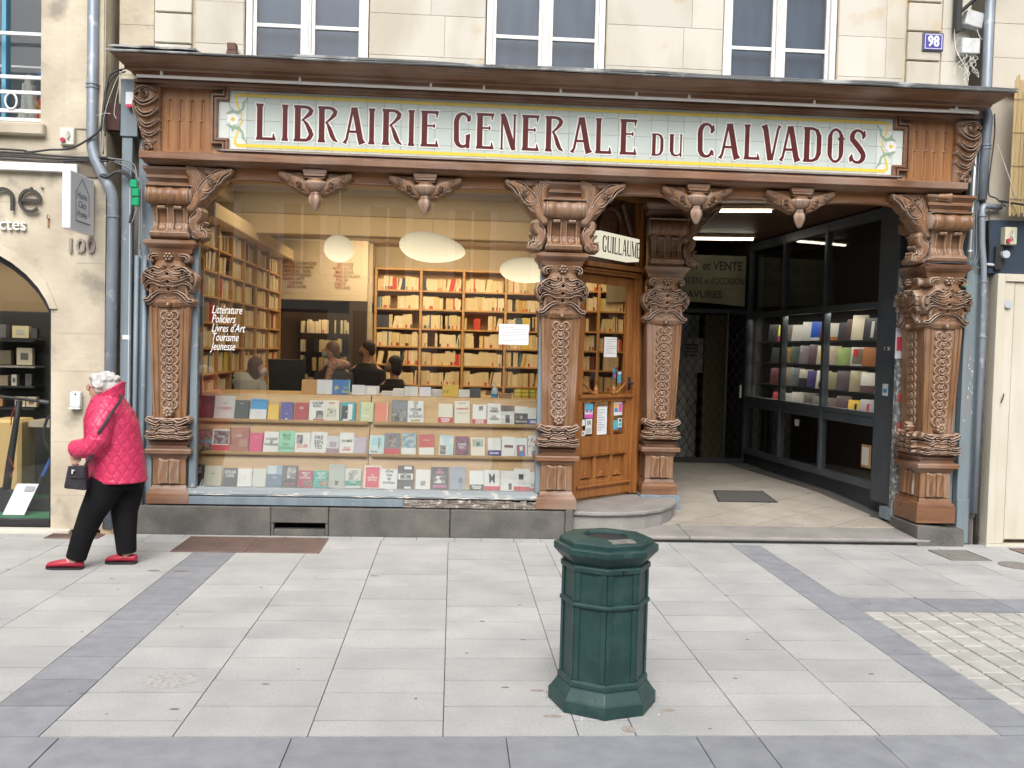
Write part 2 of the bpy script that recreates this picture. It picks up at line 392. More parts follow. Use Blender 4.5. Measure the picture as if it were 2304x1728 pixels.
# stains, gum and grit lying on the pavement
m = MB()
for i in range(70):
    x = random.uniform(-3.6, 4.6); y = random.uniform(-4.2, -.3); r = random.uniform(.004, .013)
    if abs(x) > 2.6 + (y+4.2)*.5: continue
    m.lathe([(r, .0008), (0, .0018)], (x, y, 0), 7, sx=random.uniform(.7, 1.6))
for x, y, r in ((-2.18, -1.33, .05), (-1.98, -1.34, .06), (-.9, -3.62, .02), (-.55, -1.42, .03), (-1.25, -3.94, .025), (2.3, -3.45, .018), (-1.74, -3.75, .02), (.3, -3.66, .022)):
    m.lathe([(r, .001), (r*.6, .0022), (0, .0026)], (x, y, 0), 9, sy=.45, ph=x)
tag(m.build('gum_spots', flat((.16, .155, .15), .8), pavement), kind='stuff')
m = MB()
for i in range(60):
    a = random.uniform(0, 2*PI); r = .27+abs(random.gauss(0, .03)); s = random.uniform(.0015, .004)
    x, y = .77+r*math.cos(a), -3.82+r*math.sin(a)
    m.hexa([(x-s,y-s,0),(x+s,y-s,0),(x,y+s,0)], [(x-s*.4,y,s*1.3),(x+s*.5,y,s),(x,y+s*.5,s*1.2)], i % 2)
tag(m.build('litter_crumbs', [flat((.62, .6, .56), .8), flat((.12, .1, .08), .8)]), 'pale crumbs and grit scattered round the foot of the green litter bin', None, kind='stuff')
m = MB()
for x, y, r, e in ((.50, -4.02, .035, .5), (.98, -3.66, .045, .5), (1.06, -3.95, .03, .7), (.83, -4.17, .025, 1.6), (.46, -3.70, .03, .6)):
    m.lathe([(r, .0006), (r*.6, .0012), (0, .0014)], (x, y, 0), 11, sx=1.3, sy=e)
m.build('grime_stain', pmat('grime', (.36, .33, .29), (.26, .22, .18), rough=.9, scale=40), pavement)['kind'] = 'stuff'
m = MB(); m.lathe([(.135, .0012), (.13, .002), (0, .002)], (-1.385, -3.565, 0), 28, sx=1.0, sy=.9)
m.build('cover_disc', pmat('worn_cover', (.44, .43, .42), (.30, .295, .29), rough=.8, scale=45), pavement)

# metal plates and covers
def cover(name, label, x0, x1, y0, y1, ribs, z=.004, mat=RUST, disc=False):
    t = thing(name, label, 'cover', ((x0+x1)/2, y0, 0))
    m = MB(); m.box(x0, x1, y0, y1, -.01, z); m.build('plate', mat, t)
    if ribs:
        m = MB(); n = int((x1-x0)/.018)
        for i in range(n):
            x = x0+.01+i*(x1-x0-.02)/n
            m.box(x, x+.006, y0+.03, y1-.03, z, z+.004)
        tag(m.build('ribs', mat, t), kind='stuff')
    m = MB()
    for a, b, c, d in ((x0, x1, y0, y0+.015), (x0, x1, y1-.015, y1), (x0, x0+.015, y0+.016, y1-.016), (x1-.015, x1, y0+.016, y1-.016)): m.box(a, b, c, d, z, z+.005)
    m.build('rim', mat, t)
    if disc:
        m = MB(); m.lathe([(.10, z), (.098, z+.004), (0, z+.004)], ((x0+x1)/2, (y0+y1)/2, 0), 24); m.build('lid', mat, t)
    return t
cover('cellar_plate', 'left half of the rusty ribbed metal plate in the pavement below the shop window', -2.25, -1.66, -.70, -.12, True)
cover('cellar_plate', 'right half of the rusty ribbed metal plate in the pavement below the shop window', -1.65, -1.06, -.70, -.12, True)
cover('cellar_plate', 'small rusty metal plate in the pavement behind the walking woman', -3.44, -3.0, -.25, -.1+.36, True)
GC = pmat('grey_cover', (.23, .215, .20), (.17, .16, .15), rough=.75, scale=20)
cover('manhole_cover', 'square stone-coloured manhole cover beside the right shopfront column', 4.30, 4.66, -.70, -.30, False, mat=GC, disc=True)
t = thing('manhole_cover', 'round grey manhole cover in front of the right-hand neighbour', 'cover', (4.78, -.86, 0))
m = MB(); m.lathe([(.15, -.01), (.15, .004), (.13, .006), (0, .006)], (4.78, -.86, 0), 28); m.build('plate', GC, t)
cover('cellar_plate', 'brownish metal plate at the far right edge of the pavement', 5.12, 5.7, -.55, -.2, False)

# ================================================================== setting: passage floor and step
def fz(y): return .06 + .06*(min(y, 2.0)+.1)
m = MB(); m.add([(1.1, .2, fz(.2)-.012), (4.75, .2, fz(.2)-.012), (4.75, 2, fz(2)-.012), (1.1, 2, fz(2)-.012), (1.1, 7.5, fz(2)-.012), (4.75, 7.5, fz(2)-.012), (1.1, .2, -.3), (4.75, .2, -.3), (4.75, 7.5, -.3), (1.1, 7.5, -.3)],
    [(0,1,2,3), (3,2,5,4), (6,7,1,0), (7,8,5,2,1), (9,6,0,3,4), (8,9,4,5)])
pfloor = tag(m.build('passage_floor', JOINTL), kind='structure')
def clip(poly, a, b, c):   # keep a*x+b*y<=c
    out = []
    for i in range(len(poly)):
        p, q = poly[i], poly[(i+1) % len(poly)]; fp, fq = a*p[0]+b*p[1]-c, a*q[0]+b*q[1]-c
        if fp <= 0: out.append(p)
        if fp*fq < 0: t = fp/(fp-fq); out.append((p[0]+t*(q[0]-p[0]), p[1]+t*(q[1]-p[1])))
    return out
PT = pmat('passage_tile', (.44, .405, .35), (.37, .335, .28), rough=.35, scale=4, rnd=.05, bump=.05, bscale=40, col3=(.3, .28, .25), scale3=5, amt3=.35)
S = .47; ang = math.radians(38)
ca, sa = math.cos(ang), math.sin(ang)
for i in range(-14, 16):
    for j in range(-14, 16):
        c = [((i+a)*S, (j+b)*S) for a, b in ((.013,.013),(.987,.013),(.987,.987),(.013,.987))]
        p = [(3.0+x*ca-y*sa, 1.6+x*sa+y*ca) for x, y in c]
        for L in ((-1, 0, -1.15), (0, -1, -.33), (0, 1, 4.5), (4.53, .54, 4.53*4.355+.54*.33)):
            p = clip(p, *L)
            if len(p) < 3: break
        if len(p) < 3: continue
        A = abs(sum(p[k][0]*p[(k+1)%len(p)][1]-p[(k+1)%len(p)][0]*p[k][1] for k in range(len(p))))/2
        if A < .004: continue
        m = MB(); m.hexa([(x, y, fz(y)-.02) for x, y in p], [(x, y, fz(y)) for x, y in p]); m.build('floor_tile', PT, pfloor)
KERB = pmat('passage_kerb_stone', (.17, .165, .155), (.12, .115, .11), rough=.7, scale=5, col3=(.3, .29, .27), scale3=30, amt3=.4)
m = MB(); m.hexa([(4.36,.33,-.1),(4.7,.33,-.1),(4.7,4.5,-.1),(3.86,4.5,-.1)], [(4.36,.33,fz(.33)+.004),(4.7,.33,fz(.33)+.004),(4.7,4.5,fz(2)+.004),(3.86,4.5,fz(2)+.004)])
tag(m.build('passage_kerb', KERB), kind='structure')
step = thing('threshold_step', 'long low worn stone step across the foot of the passage entrance', 'step', (2.7, 0, 0))
for a, b in ((1.13, 2.17), (2.176, 4.42)):
    m = MB(); m.prism([(-.06, -.02), (-.06, .02), (-.115, .03), (-.12, .05), (-.10, .062), (.325, .080), (.325, -.02)], a, b, 'x'); m.build('step_stone', STEPM, step, bevel=.004)
# rounded doorstep
def dstep(off, z0, z1, m):
    pts = [(1.125, .10-off), (1.35, .06-off), (1.6, .09-off), (1.82, .17-off), (2.0, .30-off*.8), (2.13, .47-off*.6), (2.22+off*.7, .68), (2.25+off, .95), (2.25+off, 1.0), (1.9, 1.25), (1.125, .65)]
    m.prism(pts, z0, z1, 'z')
rs = thing('round_doorstep', 'rounded dark stone step with a projecting nosing below the shop door', 'step', (1.7, .5, fz(.3)))
m = MB(); dstep(0, .05, .205, m); m.build('riser', STEPM, rs)
m = MB(); dstep(.035, .205, .245, m); m.build('tread', STEPM, rs, bevel=.014, seg=3)
t = thing('door_mat', 'dark rectangular mat set into the pale passage floor', 'mat', (3.18, 1.6, fz(1.6)))
m = MB(); m.hexa([(2.86,1.33,fz(1.33)-.01),(3.5,1.33,fz(1.33)-.01),(3.52,1.86,fz(1.86)-.01),(2.96,1.86,fz(1.86)-.01)], [(2.86,1.33,fz(1.33)+.006),(3.5,1.33,fz(1.33)+.006),(3.52,1.86,fz(1.86)+.006),(2.96,1.86,fz(1.86)+.006)])
m.build('mat_pad', pmat('mat_fibre', (.10, .095, .09), (.06, .055, .05), rough=.95, scale=60), t)
m = MB(); 
for a, b in (((2.86,1.33),(3.5,1.33)), ((3.5,1.33),(3.52,1.86)), ((3.52,1.86),(2.96,1.86)), ((2.96,1.86),(2.86,1.33))): m.tube([(*a, fz(a[1])+.004), (*b, fz(b[1])+.004)], .008, 6)
m.build('mat_rim', IRON, t)

# ================================================================== upper building (number 98)
bld = thing('stone_building', 'cream limestone upper facade above the bookshop with three white casement windows', 'building', (.9, .15, 4.0))
WX = [(-1.91, -.83), (.23, 1.31), (2.41, 3.47)]
YW = .15; ZB, ZT = 3.6, 6.4
m = MB(); edges = [-3.0]+[e for a, b in WX for e in (a-.01, b+.01)]+[4.75]
for i in range(0, len(edges), 2): m.box(edges[i], edges[i+1], YW+.012, YW+.45, ZB, ZT)
for a, b in WX: m.box(a-.01, b+.01, YW+.012, YW+.45, ZB, 4.2); m.box(a-.01, b+.01, YW+.012, YW+.45, 6.1, ZT)
wall = m.build('wall', pmat('lime_mortar', (.56, .49, .36), (.46, .40, .3), rough=.95, scale=8), bld)
def block(x0, x1, z0, z1, yf, mat, parent, name='stone_block', th=.05, j=.0013, bev=.0015):
    m = MB(); m.box(x0+j, x1-j, yf, yf+th, z0+j, z1-j); return m.build(name, mat, parent, bevel=bev)
def courses(x0, x1, z0, z1, h, off, mat, parent, yf=YW, wr=(.45, .8), seed=1):
    rr = random.Random(seed); z = z0
    while z < z1-.01:
        zz = min(z+h, z1); x = x0
        while x < x1-.005:
            w = rr.uniform(*wr); xx = x+w
            if xx > x1-.14: xx = x1
            block(x, xx, z, zz, yf+rr.uniform(-.001, .001), mat, parent); x = xx
        z = zz
courses(-2.34, -1.925, 3.98, 6.1, .37, 0, STONE, wall, wr=(.7, .8), seed=2)
courses(-.815, .215, 3.95, 6.1, .37, 0, STONE, wall, seed=3)
courses(1.325, 2.395, 3.95, 6.1, .37, 0, STONE, wall, seed=5)
courses(3.485, 4.11, 3.95, 6.1, .37, 0, STONE, wall, wr=(.3, .62), seed=6)
courses(-3.0, -2.7, 3.6, 6.1, .44, 0, STONEL, wall, wr=(.5, .6), seed=7)
for k in range(9):
    block(-2.69, -2.37, 3.795+.268*k, 4.063+.268*k-.012, YW-.028, STONE, wall, 'quoin_block', .07, bev=.006)
    block(4.13, 4.45, 3.955+.268*k-.268, 4.223+.268*k-.28, YW-.028, STONE, wall, 'quoin_block', .07, bev=.006)
courses(4.47, 4.74, 3.9, 6.1, .30, 0, STONEP, wall, wr=(.3, .4), seed=8)
for i, (a, b) in enumerate(WX):   # white casements
    c = (a+b)/2
    m = MB()
    m.box(a, a+.055, YW+.02, YW+.12, 4.2, 6.1); m.box(b-.055, b, YW+.02, YW+.12, 4.2, 6.1)
    m.box(a, b, YW+.02, YW+.12, 6.1, 6.16); w = m.build('window', WHITE, bld, bevel=.004)
    for s, l, r in ((0, a+.056, c-.032), (1, c+.032, b-.056)):
        m = MB(); y0, y1 = YW+.05, YW+.10
        m.box(l, l+.032, y0, y1, 4.2, 6.05); m.box(r-.032, r, y0, y1, 4.2, 6.05)
        for z in (4.536, 5.15, 5.75): m.box(l+.032, r-.032, y0+.006, y1-.006, z, z+.034)
        m.build('sash', WHITE, w, bevel=.003)
        for z0, z1 in ((4.2, 4.536), (4.57, 5.15), (5.184, 5.75), (5.784, 6.05)):
            m = MB(); m.box(l+.03, r-.03, YW+.072, YW+.078, z0, z1); m.build('pane', GLASSD, w)
    m = MB(); m.box(c-.031, c+.031, YW+.03, YW+.10, 4.2, 6.05); m.box(c-.018, c+.012, YW+.018, YW+.03, 4.2, 6.05); m.build('meeting_stile', WHITE, w, bevel=.003)
    m = MB(); m.box(a-.1, b+.1, YW+.5, YW+2.2, 3.9, 6.3)
    m.f.pop(2)
    m.m.pop(); m.build('room', pmat('room_behind_glass_%d' % i, (.09, .11, .15), (.06, .075, .11), rough=.9, scale=2.5) if i == 0 else MATS['room_behind_glass_0'], w)
    m = MB(); m.box(a+.02, b-.02, YW+.16, YW+.165, 4.2, 6.1); m.build('curtain', pmat('grey_net_curtain', (.12, .15, .195), (.08, .10, .135), rough=.95, scale=3, stretch=(3, 1, .6)) if i == 0 else MATS['grey_net_curtain'], w)
t = thing('number_plate', 'blue enamel house number plate reading 98 on the cream stone', 'number plate', (4.365, .11, 4.66))
m = MB(); m.box(4.265, 4.465, .105, .12, 4.575, 4.742); m.build('rim', flat((.12, .12, .13)), t, bevel=.004)
m = MB(); m.box(4.275, 4.455, .100, .1045, 4.585, 4.732); m.build('enamel', flat((.075, .065, .30), .25), t)
m = MB()
for a, b, c, d in ((4.283, 4.447, 4.592, 4.597), (4.283, 4.447, 4.720, 4.725), (4.283, 4.288, 4.598, 4.719), (4.442, 4.447, 4.598, 4.719)): m.box(a, b, .098, .0995, c, d)
m.build('border', flat((.8, .8, .85), .3), t)
text('98', .135, flat((.85, .85, .88), .3), front(4.365, .098, 4.658), 'number', t, xs=.82, bold=.004)
t = thing('stone_bracket', 'small brown brick stub standing on the shop cornice beside the left upper window', 'brick', (-2.0, .0, 4.17))
m = MB(); m.box(-2.045, -1.955, .03, .12, 4.15, 4.262); m.box(-2.04, -1.965, .035, .12, 4.265, 4.33); m.build('rusty_block', flat((.14, .075, .065), .9), t, bevel=.005)

# ================================================================== SHOPFRONT
shop = thing('wooden_shopfront', 'carved oak shopfront with arches, columns and a long tiled name panel', 'shopfront', (.9, 0, 0))
# entablature
def loft(profile, mat, name, parent, close=True, smooth=False, n=1, sag=0):   # profile [(y, z, xl, xr)]
    m = MB(); k = len(profile); vs = []
    for j in range(n+1):
        for y, z, xl, xr in profile:
            t = j/n; vs.append((xl+(xr-xl)*t, y, z+sag*math.sin(t*17)*.003+sag*math.sin(t*41)*.0015))
    fs = []
    for j in range(n):
        for i in range(k if close else k-1):
            a = j*k+i; b = j*k+(i+1) % k; fs.append((a, a+k, b+k, b))
    fs += [tuple(range(k)), tuple(range(n*k, n*k+k))[::-1]]
    m.add(vs, fs); return m.build(name, mat, parent, smooth=smooth)
frieze = MB(); frieze.box(-2.60, 4.565, .03, .10, 3.30, 3.985); frieze.box(-2.69, -2.601, .05, .10, 3.30, 3.985); frieze.box(4.566, 4.65, .05, .10, 3.30, 3.985)
frieze = frieze.build('frieze', WOODP, shop)
XL, XR = -2.80, 4.745
loft([(.05, 3.958, XL, XR), (-.05, 3.958, XL, XR), (-.05, 3.93, XL, XR), (-.02, 3.92, XL, XR), (-.02, 3.905, XL, XR), (.0298, 3.90, XL, XR)], WOODH, 'top_moulding', shop)
loft([(.10, 3.985, XL, XR), (-.10, 3.985, XL, XR), (-.12, 3.992, XL, XR), (-.185, 3.994, XL-.02, XR+.02), (-.20, 4.005, XL-.03, XR+.03), (-.205, 4.02, XL-.03, XR+.03), (-.24, 4.03, XL-.04, XR+.04),
      (-.30, 4.045, XL-.05, XR+.06), (-.345, 4.062, XL-.07, XR+.09), (-.37, 4.078, XL-.09, XR+.12), (.10, 4.12, XL-.09, XR+.12)], WOODH, 'cornice', shop)
loft([(-.40, 4.077, XL-.10, XR+.13), (-.405, 4.086, XL-.11, XR+.14), (-.40, 4.094, XL-.11, XR+.14), (.14, 4.20, XL-.02, XR+.06), (.14, 4.17, XL-.02, XR+.06)], ZINC, 'cornice_flashing', shop, n=40, sag=1)
loft([(-.385, 4.099, -1.6, XR+.12), (-.385, 4.115, -1.6, XR+.16), (-.375, 4.123, -1.6, XR+.16), (.12, 4.222, -1.6, XR+.06), (.12, 4.203, -1.6, XR+.06)], ZINC, 'flashing_overlap', shop, n=60, sag=1.6)
loft([(-.37, 4.125, XL-.10, -2.2), (-.37, 4.14, XL-.10, -2.2), (.1, 4.21, XL-.05, -2.2), (.1, 4.20, XL-.05, -2.2)], ZINC, 'flashing_overlap', shop, n=10, sag=1)
loft([(.10, 3.238, -2.70, 4.60), (-.02, 3.238, -2.70, 4.60), (-.05, 3.246, -2.71, 4.61), (-.07, 3.262, -2.715, 4.615), (-.115, 3.27, -2.73, 4.63), (-.12, 3.275, -2.73, 4.63), (-.12, 3.325, -2.73, 4.63), (-.105, 3.335, -2.73, 4.63), (.03, 3.34, -2.73, 4.63), (.10, 3.34, -2.73, 4.63)], WOODH, 'architrave_ledge', shop)
# lamp tube under the cornice
t = thing('light_tube', 'long thin white lighting tube with clips under the shop cornice', 'tube light', (.9, -.14, 3.955))
m = MB(); m.tube([(-2.74, -.165, 3.950), (4.67, -.165, 3.953)], .0145, 8); m.build('tube', pmat('tube_grey', (.72, .70, .67), rough=.4), t)
for x in (-2.53, -1.37, -.25, .21, .88, 1.55, 2.02, 3.15, 4.46):
    m = MB(); m.box(x-.010, x+.010, -.182, -.160, 3.955, 3.994); m.build('clip', flat((.7, .69, .66)), t)
m = MB(); m.tube([(4.40, -.17, 3.972), (4.66, -.155, 3.974)], .007, 6); m.build('end_sleeve', flat((.75, .74, .7)), t)

# tiled name panel
panel = MB(); panel.box(-2.11, 4.08, .012, .0297, 3.385, 3.9); panel = panel.build('sign_panel', GROUT, shop)
tm = {}
def tile(x0, x1, z0, z1, mat=TILE):
    k = (round(x1-x0, 4), round(z1-z0, 4), mat.name)
    if k not in tm:
        a, b, c = (x1-x0)/2-.0011, (z1-z0)/2-.0009, .0009
        me = bpy.data.meshes.new('tile')
        me.from_pydata([(-a,.012,-b),(a,.012,-b),(a,.012,b),(-a,.012,b),(-a,c,-b),(a,c,-b),(a,c,b),(-a,c,b),(-a+c,0,-b+c),(a-c,0,-b+c),(a-c,0,b-c),(-a+c,0,b-c)], [],
                       [(8,9,10,11)]+[(4+i,4+(i+1)%4,8+(i+1)%4,8+i) for i in range(4)]+[(i,(i+1)%4,4+(i+1)%4,4+i) for i in range(4)])
        me.materials.append(mat); me.update(); tm[k] = me
    o = bpy.data.objects.new('tile', tm[k]); COL.objects.link(o); o.parent = panel
    o.location = ((x0+x1)/2, random.uniform(-.0004, .0002), (z0+z1)/2); o.rotation_euler = (random.uniform(-.0015, .0015), 0, random.uniform(-.0015, .0015))
zr = [3.395, 3.500, 3.652, 3.803, 3.912]; NX = 40; px = 5.965/NX
for i in range(NX):
    for j in range(4): tile(-2.0+i*px, -2.0+(i+1)*px, zr[j], zr[j+1], TILEP if (i in (0, NX-1)) else TILE)
for x0, x1 in ((-2.095, -2.0), (3.965, 4.063)):
    for a, b in ((3.487, 3.652), (3.652, 3.810)): tile(x0, x1, a, b, TILEP)
# stepped frame round the tiles
out = [(-2.0, 3.395), (3.965, 3.395), (3.965, 3.487), (4.063, 3.487), (4.063, 3.810), (3.965, 3.810), (3.965, 3.912), (-2.0, 3.912), (-2.0, 3.810), (-2.095, 3.810), (-2.095, 3.487), (-2.0, 3.487)]
def offs(poly, d):
    n = len(poly); r = []
    for i in range(n):
        a, b, c = poly[i-1], poly[i], poly[(i+1) % n]
        def nm(p, q):
            dx, dz = q[0]-p[0], q[1]-p[1]; L = math.hypot(dx, dz); return (dz/L, -dx/L)
        n1, n2 = nm(a, b), nm(b, c); r.append((b[0]+d*(n1[0]+n2[0]), b[1]+d*(n1[1]+n2[1])))
    return r
rings = [(0, .005), (0, -.022), (.012, -.030), (.022, -.030), (.026, -.018), (.034, -.018), (.038, -.04), (.052, -.04), (.056, .0296)]
m = MB(); R = [[(x, y, min(z, 3.925)) for x, z in offs(out, d)] for d, y in rings]
R = [[(x, y, max(z, 3.338)) for x, y, z in r] for r in R]
n = len(out)
for r in R: m.v += r
for k in range(len(R)-1): m.f += [(k*n+i, k*n+(i+1) % n, (k+1)*n+(i+1) % n, (k+1)*n+i) for i in range(n)]
m.m = [0]*len(m.f); m.build('panel_frame', WOODH, panel)
loft([(-.03, 3.383, -2.04, 4.0), (-.055, 3.381, -2.06, 4.02), (-.055, 3.372, -2.06, 4.02), (-.03, 3.366, -2.04, 4.0)], pmat('grey_drip_lead', (.33, .31, .30), (.22, .2, .19), rough=.6, scale=4), 'drip_strip', panel)
# painted border
m = MB(); yb = -.0022
def rb(pts, w, y=yb, mm=None): (mm or m).ribbon(pts, w, y)
rb([(-1.93, 3.868), (3.90, 3.868)], .030); rb([(-1.93, 3.432), (3.90, 3.432)], .030)
for s, xe in ((1, -1.93), (-1, 3.90)):
    f = lambda u: xe+s*u
    rb([(f(0), 3.868), (f(-.018), 3.85), (f(-.012), 3.80), (f(.005), 3.76), (f(.035), 3.70)], [.024, .024, .02, .014, .012], yb-.0004)
    rb([(f(.035), 3.70), (f(.028), 3.66), (f(.045), 3.655), (f(.02), 3.61)], .010, yb-.0006)
    rb([(f(.02), 3.61), (f(0), 3.55), (f(-.02), 3.48), (f(-.02), 3.45), (f(0), 3.432)], [.012, .014, .02, .024, .024], yb-.0004)
m.build('painted_border', YGLAZE, panel)
m = MB()
for s, xe in ((1, -1.93), (-1, 3.90)):
    f = lambda u: xe+s*u
    rb([(f(.085), 3.845), (f(.05), 3.80), (f(.045), 3.75), (f(.005), 3.715), (f(-.05), 3.725), (f(-.10), 3.705)], [.006, .026, .018, .028, .030, .003], yb-.001)
    rb([(f(-.03), 3.72), (f(-.055), 3.755), (f(-.06), 3.77)], [.02, .012, .002], yb-.0014)
    rb([(f(-.10), 3.610), (f(-.05), 3.588), (f(.005), 3.585), (f(.04), 3.55), (f(.05), 3.50), (f(.085), 3.455)], [.003, .026, .030, .018, .024, .005], yb-.001)
    rb([(f(-.03), 3.59), (f(-.045), 3.56), (f(-.03), 3.545)], [.02, .012, .002], yb-.0014)
m.build('painted_leaves', GGLAZE, panel)
m = MB(); m2 = MB()
for cx in (-1.97, 3.95):
    for k in range(6):
        a = k*PI/3+.3; m.lathe([(.021, 0), (0, 0.0001)], (0, 0, 0), 10)
        n0 = len(m.v)-20
        for i in range(n0, len(m.v)):
            x, y, z = m.v[i]; m.v[i] = (cx+.034*math.cos(a)+x, -.0042-k*.0002-abs(z), 3.655+.034*math.sin(a)+y)
    m2.lathe([(.017, 0), (0, .0001)], (0, 0, 0), 12)
    for i in range(len(m2.v)-24, len(m2.v)):
        x, y, z = m2.v[i]; m2.v[i] = (cx+x, -.0062-abs(z), 3.655+y)
tag(m.build('painted_petals', WGLAZE, panel), kind='stuff'); tag(m2.build('painted_flower_heart', YGLAZE, panel), kind='stuff')

# letters of the name, drawn as strokes in a 1-high box
def arc(cx, cy, rx, ry, a0, a1, n=9):
    return [(cx+rx*math.cos(math.radians(a0+(a1-a0)*i/n)), cy+ry*math.sin(math.radians(a0+(a1-a0)*i/n))) for i in range(n+1)]
ST = .155
def stem(x, h=1, w=ST): return ([(x, 0), (x, .045), (x, .1), (x, h-.1), (x, h-.045), (x, h)], [w+.07, w+.04, w, w, w+.04, w+.07])
G = {
 'I': (.20, [stem(.10)]),
 'L': (.56, [stem(.10), ([(.05, .04), (.46, .04)], .08), ([(.50, 0), (.49, .1), (.475, .2)], [.12, .07, .02])]),
 'E': (.50, [stem(.10), ([(.05, .04), (.42, .04)], .08), ([(.45, 0), (.44, .1), (.43, .2)], [.11, .06, .02]), ([(.05, .96), (.42, .96)], .08), ([(.45, 1), (.44, .9), (.43, .8)], [.10, .055, .02]),
            ([(.1, .585), (.36, .585)], .05), ([(.36, .65), (.37, .585), (.36, .52)], [.02, .06, .02])]),
 'R': (.54, [stem(.10), ([(.05, .96), (.30, .96), (.40, .93), (.46, .86), (.44, .78), (.34, .66), (.2, .53)], [.08, .08, .10, .125, .12, .075, .045]),
            ([(.24, .55), (.31, .40), (.38, .2), (.44, .09), (.54, .02)], [.05, .10, .125, .10, .02])]),
 'B': (.53, [stem(.10), ([(.05, .96), (.30, .96), (.40, .93), (.455, .86), (.42, .78), (.30, .66), (.2, .58)], [.08, .08, .10, .125, .12, .07, .03]),
            ([(.24, .60), (.33, .50), (.42, .32), (.46, .20), (.41, .10), (.33, .045), (.05, .04)], [.04, .09, .12, .13, .12, .09, .08])]),
 'A': (.56, [([(.04, 0), (.06, .05), (.10, .12), (.25, .95), (.255, 1)], [.13, .08, .07, .07, .07]), ([(.52, 0), (.50, .05), (.47, .12), (.31, .95), (.30, 1)], [.20, .17, .155, .15, .15]),
            ([(.14, .33), (.42, .33)], .07), ([(.21, .965), (.33, .965)], .07)]),
 'G': (.56, [(arc(.30, .70, .20, .26, 20, 180, 8)+arc(.30, .28, .20, .24, 180, 330, 7)[1:], [.12, .09, .08, .08, .085, .11, .14, .15, .155, .155, .14, .11, .085, .08, .08, .10, ]), 
            ([(.46, 0), (.45, .14), (.46, .33), (.44, .38)], [.10, .12, .13, .16]), ([(.52, .93), (.48, .80), (.44, .74)], [.02, .13, .04])]),
 'C': (.56, [(arc(.30, .70, .20, .26, 20, 180, 8)+arc(.30, .29, .20, .25, 180, 335, 7)[1:], [.12, .09, .08, .08, .085, .11, .14, .15, .155, .155, .14, .11, .085, .08, .09, .12]),
            ([(.52, .95), (.49, .80), (.44, .70)], [.02, .13, .05]), ([(.53, .06), (.49, .16), (.46, .24)], [.02, .10, .03])]),
 'N': (.50, [([(.07, 0), (.07, .05), (.07, .95), (.07, 1)], [.13, .06, .06, .12]), ([(.43, 0), (.43, .05), (.43, .95), (.43, 1)], [.08, .06, .06, .14]), ([(.07, 1), (.12, .9), (.38, .12), (.42, 0)], [.12, .15, .15, .12])]),
 'D': (.52, [stem(.10), ([(.05, .96), (.26, .96), (.38, .90), (.44, .75), (.445, .5), (.44, .25), (.38, .1), (.26, .04), (.05, .04)], [.08, .08, .11, .135, .14, .135, .11, .08, .08])]),
 'U': (.54, [([(.09, 1), (.09, .95), (.09, .88), (.09, .25), (.14, .10), (.25, .045), (.38, .07), (.46, .16)], [.2, .17, ST, ST, .13, .09, .07, .06]), ([(.47, 0), (.47, .05), (.47, .95), (.47, 1)], [.08, .07, .07, .15])]),
 'V': (.56, [([(.05, 1), (.07, .95), (.10, .88), (.24, .05), (.25, 0)], [.20, .17, .155, .15, .14]), ([(.51, 1), (.49, .95), (.46, .88), (.31, .05), (.30, 0)], [.13, .08, .07, .07, .07])]),
 'O': (.54, [(arc(.27, .70, .185, .26, 0, 180, 10)+arc(.27, .30, .185, .26, 180, 360, 10)+[(.455, .70)], [.15, .13, .10, .085, .08, .08, .08, .085, .10, .13, .15, .15, .13, .10, .085, .08, .08, .08, .085, .10, .13, .15, .15])]),
 'S': (.54, [(arc(.27, .76, .17, .20, 25, 200, 8)+[(.20, .60), (.34, .44)]+arc(.27, .23, .18, .19, 20, -165, 8), [.09, .08, .075, .08, .09, .12, .14, .15, .15, .16, .16, .15, .15, .14, .12, .09, .08, .075, .08, .09]),
            ([(.47, .97), (.45, .82), (.42, .72)], [.02, .12, .04]), ([(.06, .03), (.08, .15), (.11, .27)], [.02, .12, .04])]),
 'M': (.72, [([(.07, 0), (.07, 1)], [.08, .07]), ([(.64, 0), (.64, 1)], [.16, .14]), ([(.08, 1), (.34, .05)], [.16, .13]), ([(.62, 1), (.37, .05)], [.07, .06])]),
}
def letter(ch, x, z, h, wx, mat, parent, y=-.004, halo=None, M=None, name='sign_letter', d=.035):
    wid, rbs = G[ch]
    for k, (mt, dd, yy) in enumerate(((halo, d, y), (mat, 0, y-.0015))):
        if mt is None: continue
        m = MB()
        for q, (pts, w) in enumerate(rbs):
            ww = list(w) if isinstance(w, list) else w
            if isinstance(ww, list): ww = (ww+[ww[-1]]*len(pts))[:len(pts)]
            m.ribbon(pts, ww, yy-.00025*q, dd)
        m.v = [(x+vx*wx/wid, vy, z+vz*h) for vx, vy, vz in m.v]
        if M is not None: m.v = [tuple(M @ Vector(v)) for v in m.v]
        m.build(name if k or halo is None else 'letter_outline', mt, parent)
XS = [-1.774,-1.552,-1.448,-1.239,-1.019,-.798,-.678,-.450,-.339, -.056,.151,.358,.559,.767,.997,1.22,1.442, 1.73,1.893, 2.141,2.344,2.577,2.742,2.905,3.126,3.348,3.547]
WD = [.175,.055,.175,.175,.18,.055,.175,.055,.16, .165,.16,.155,.155,.165,.18,.15,.155, .11,.12, .165,.185,.15,.175,.185,.17,.155,.17]
for i, ch in enumerate('LIBRAIRIEGENERALEDUCALVADOS'):
    small = i in (17, 18)
    letter(ch, XS[i]+.004, 3.486, .20 if small else .315, WD[i], MAROON, panel, halo=WGLAZE, d=.045 if small else .03)

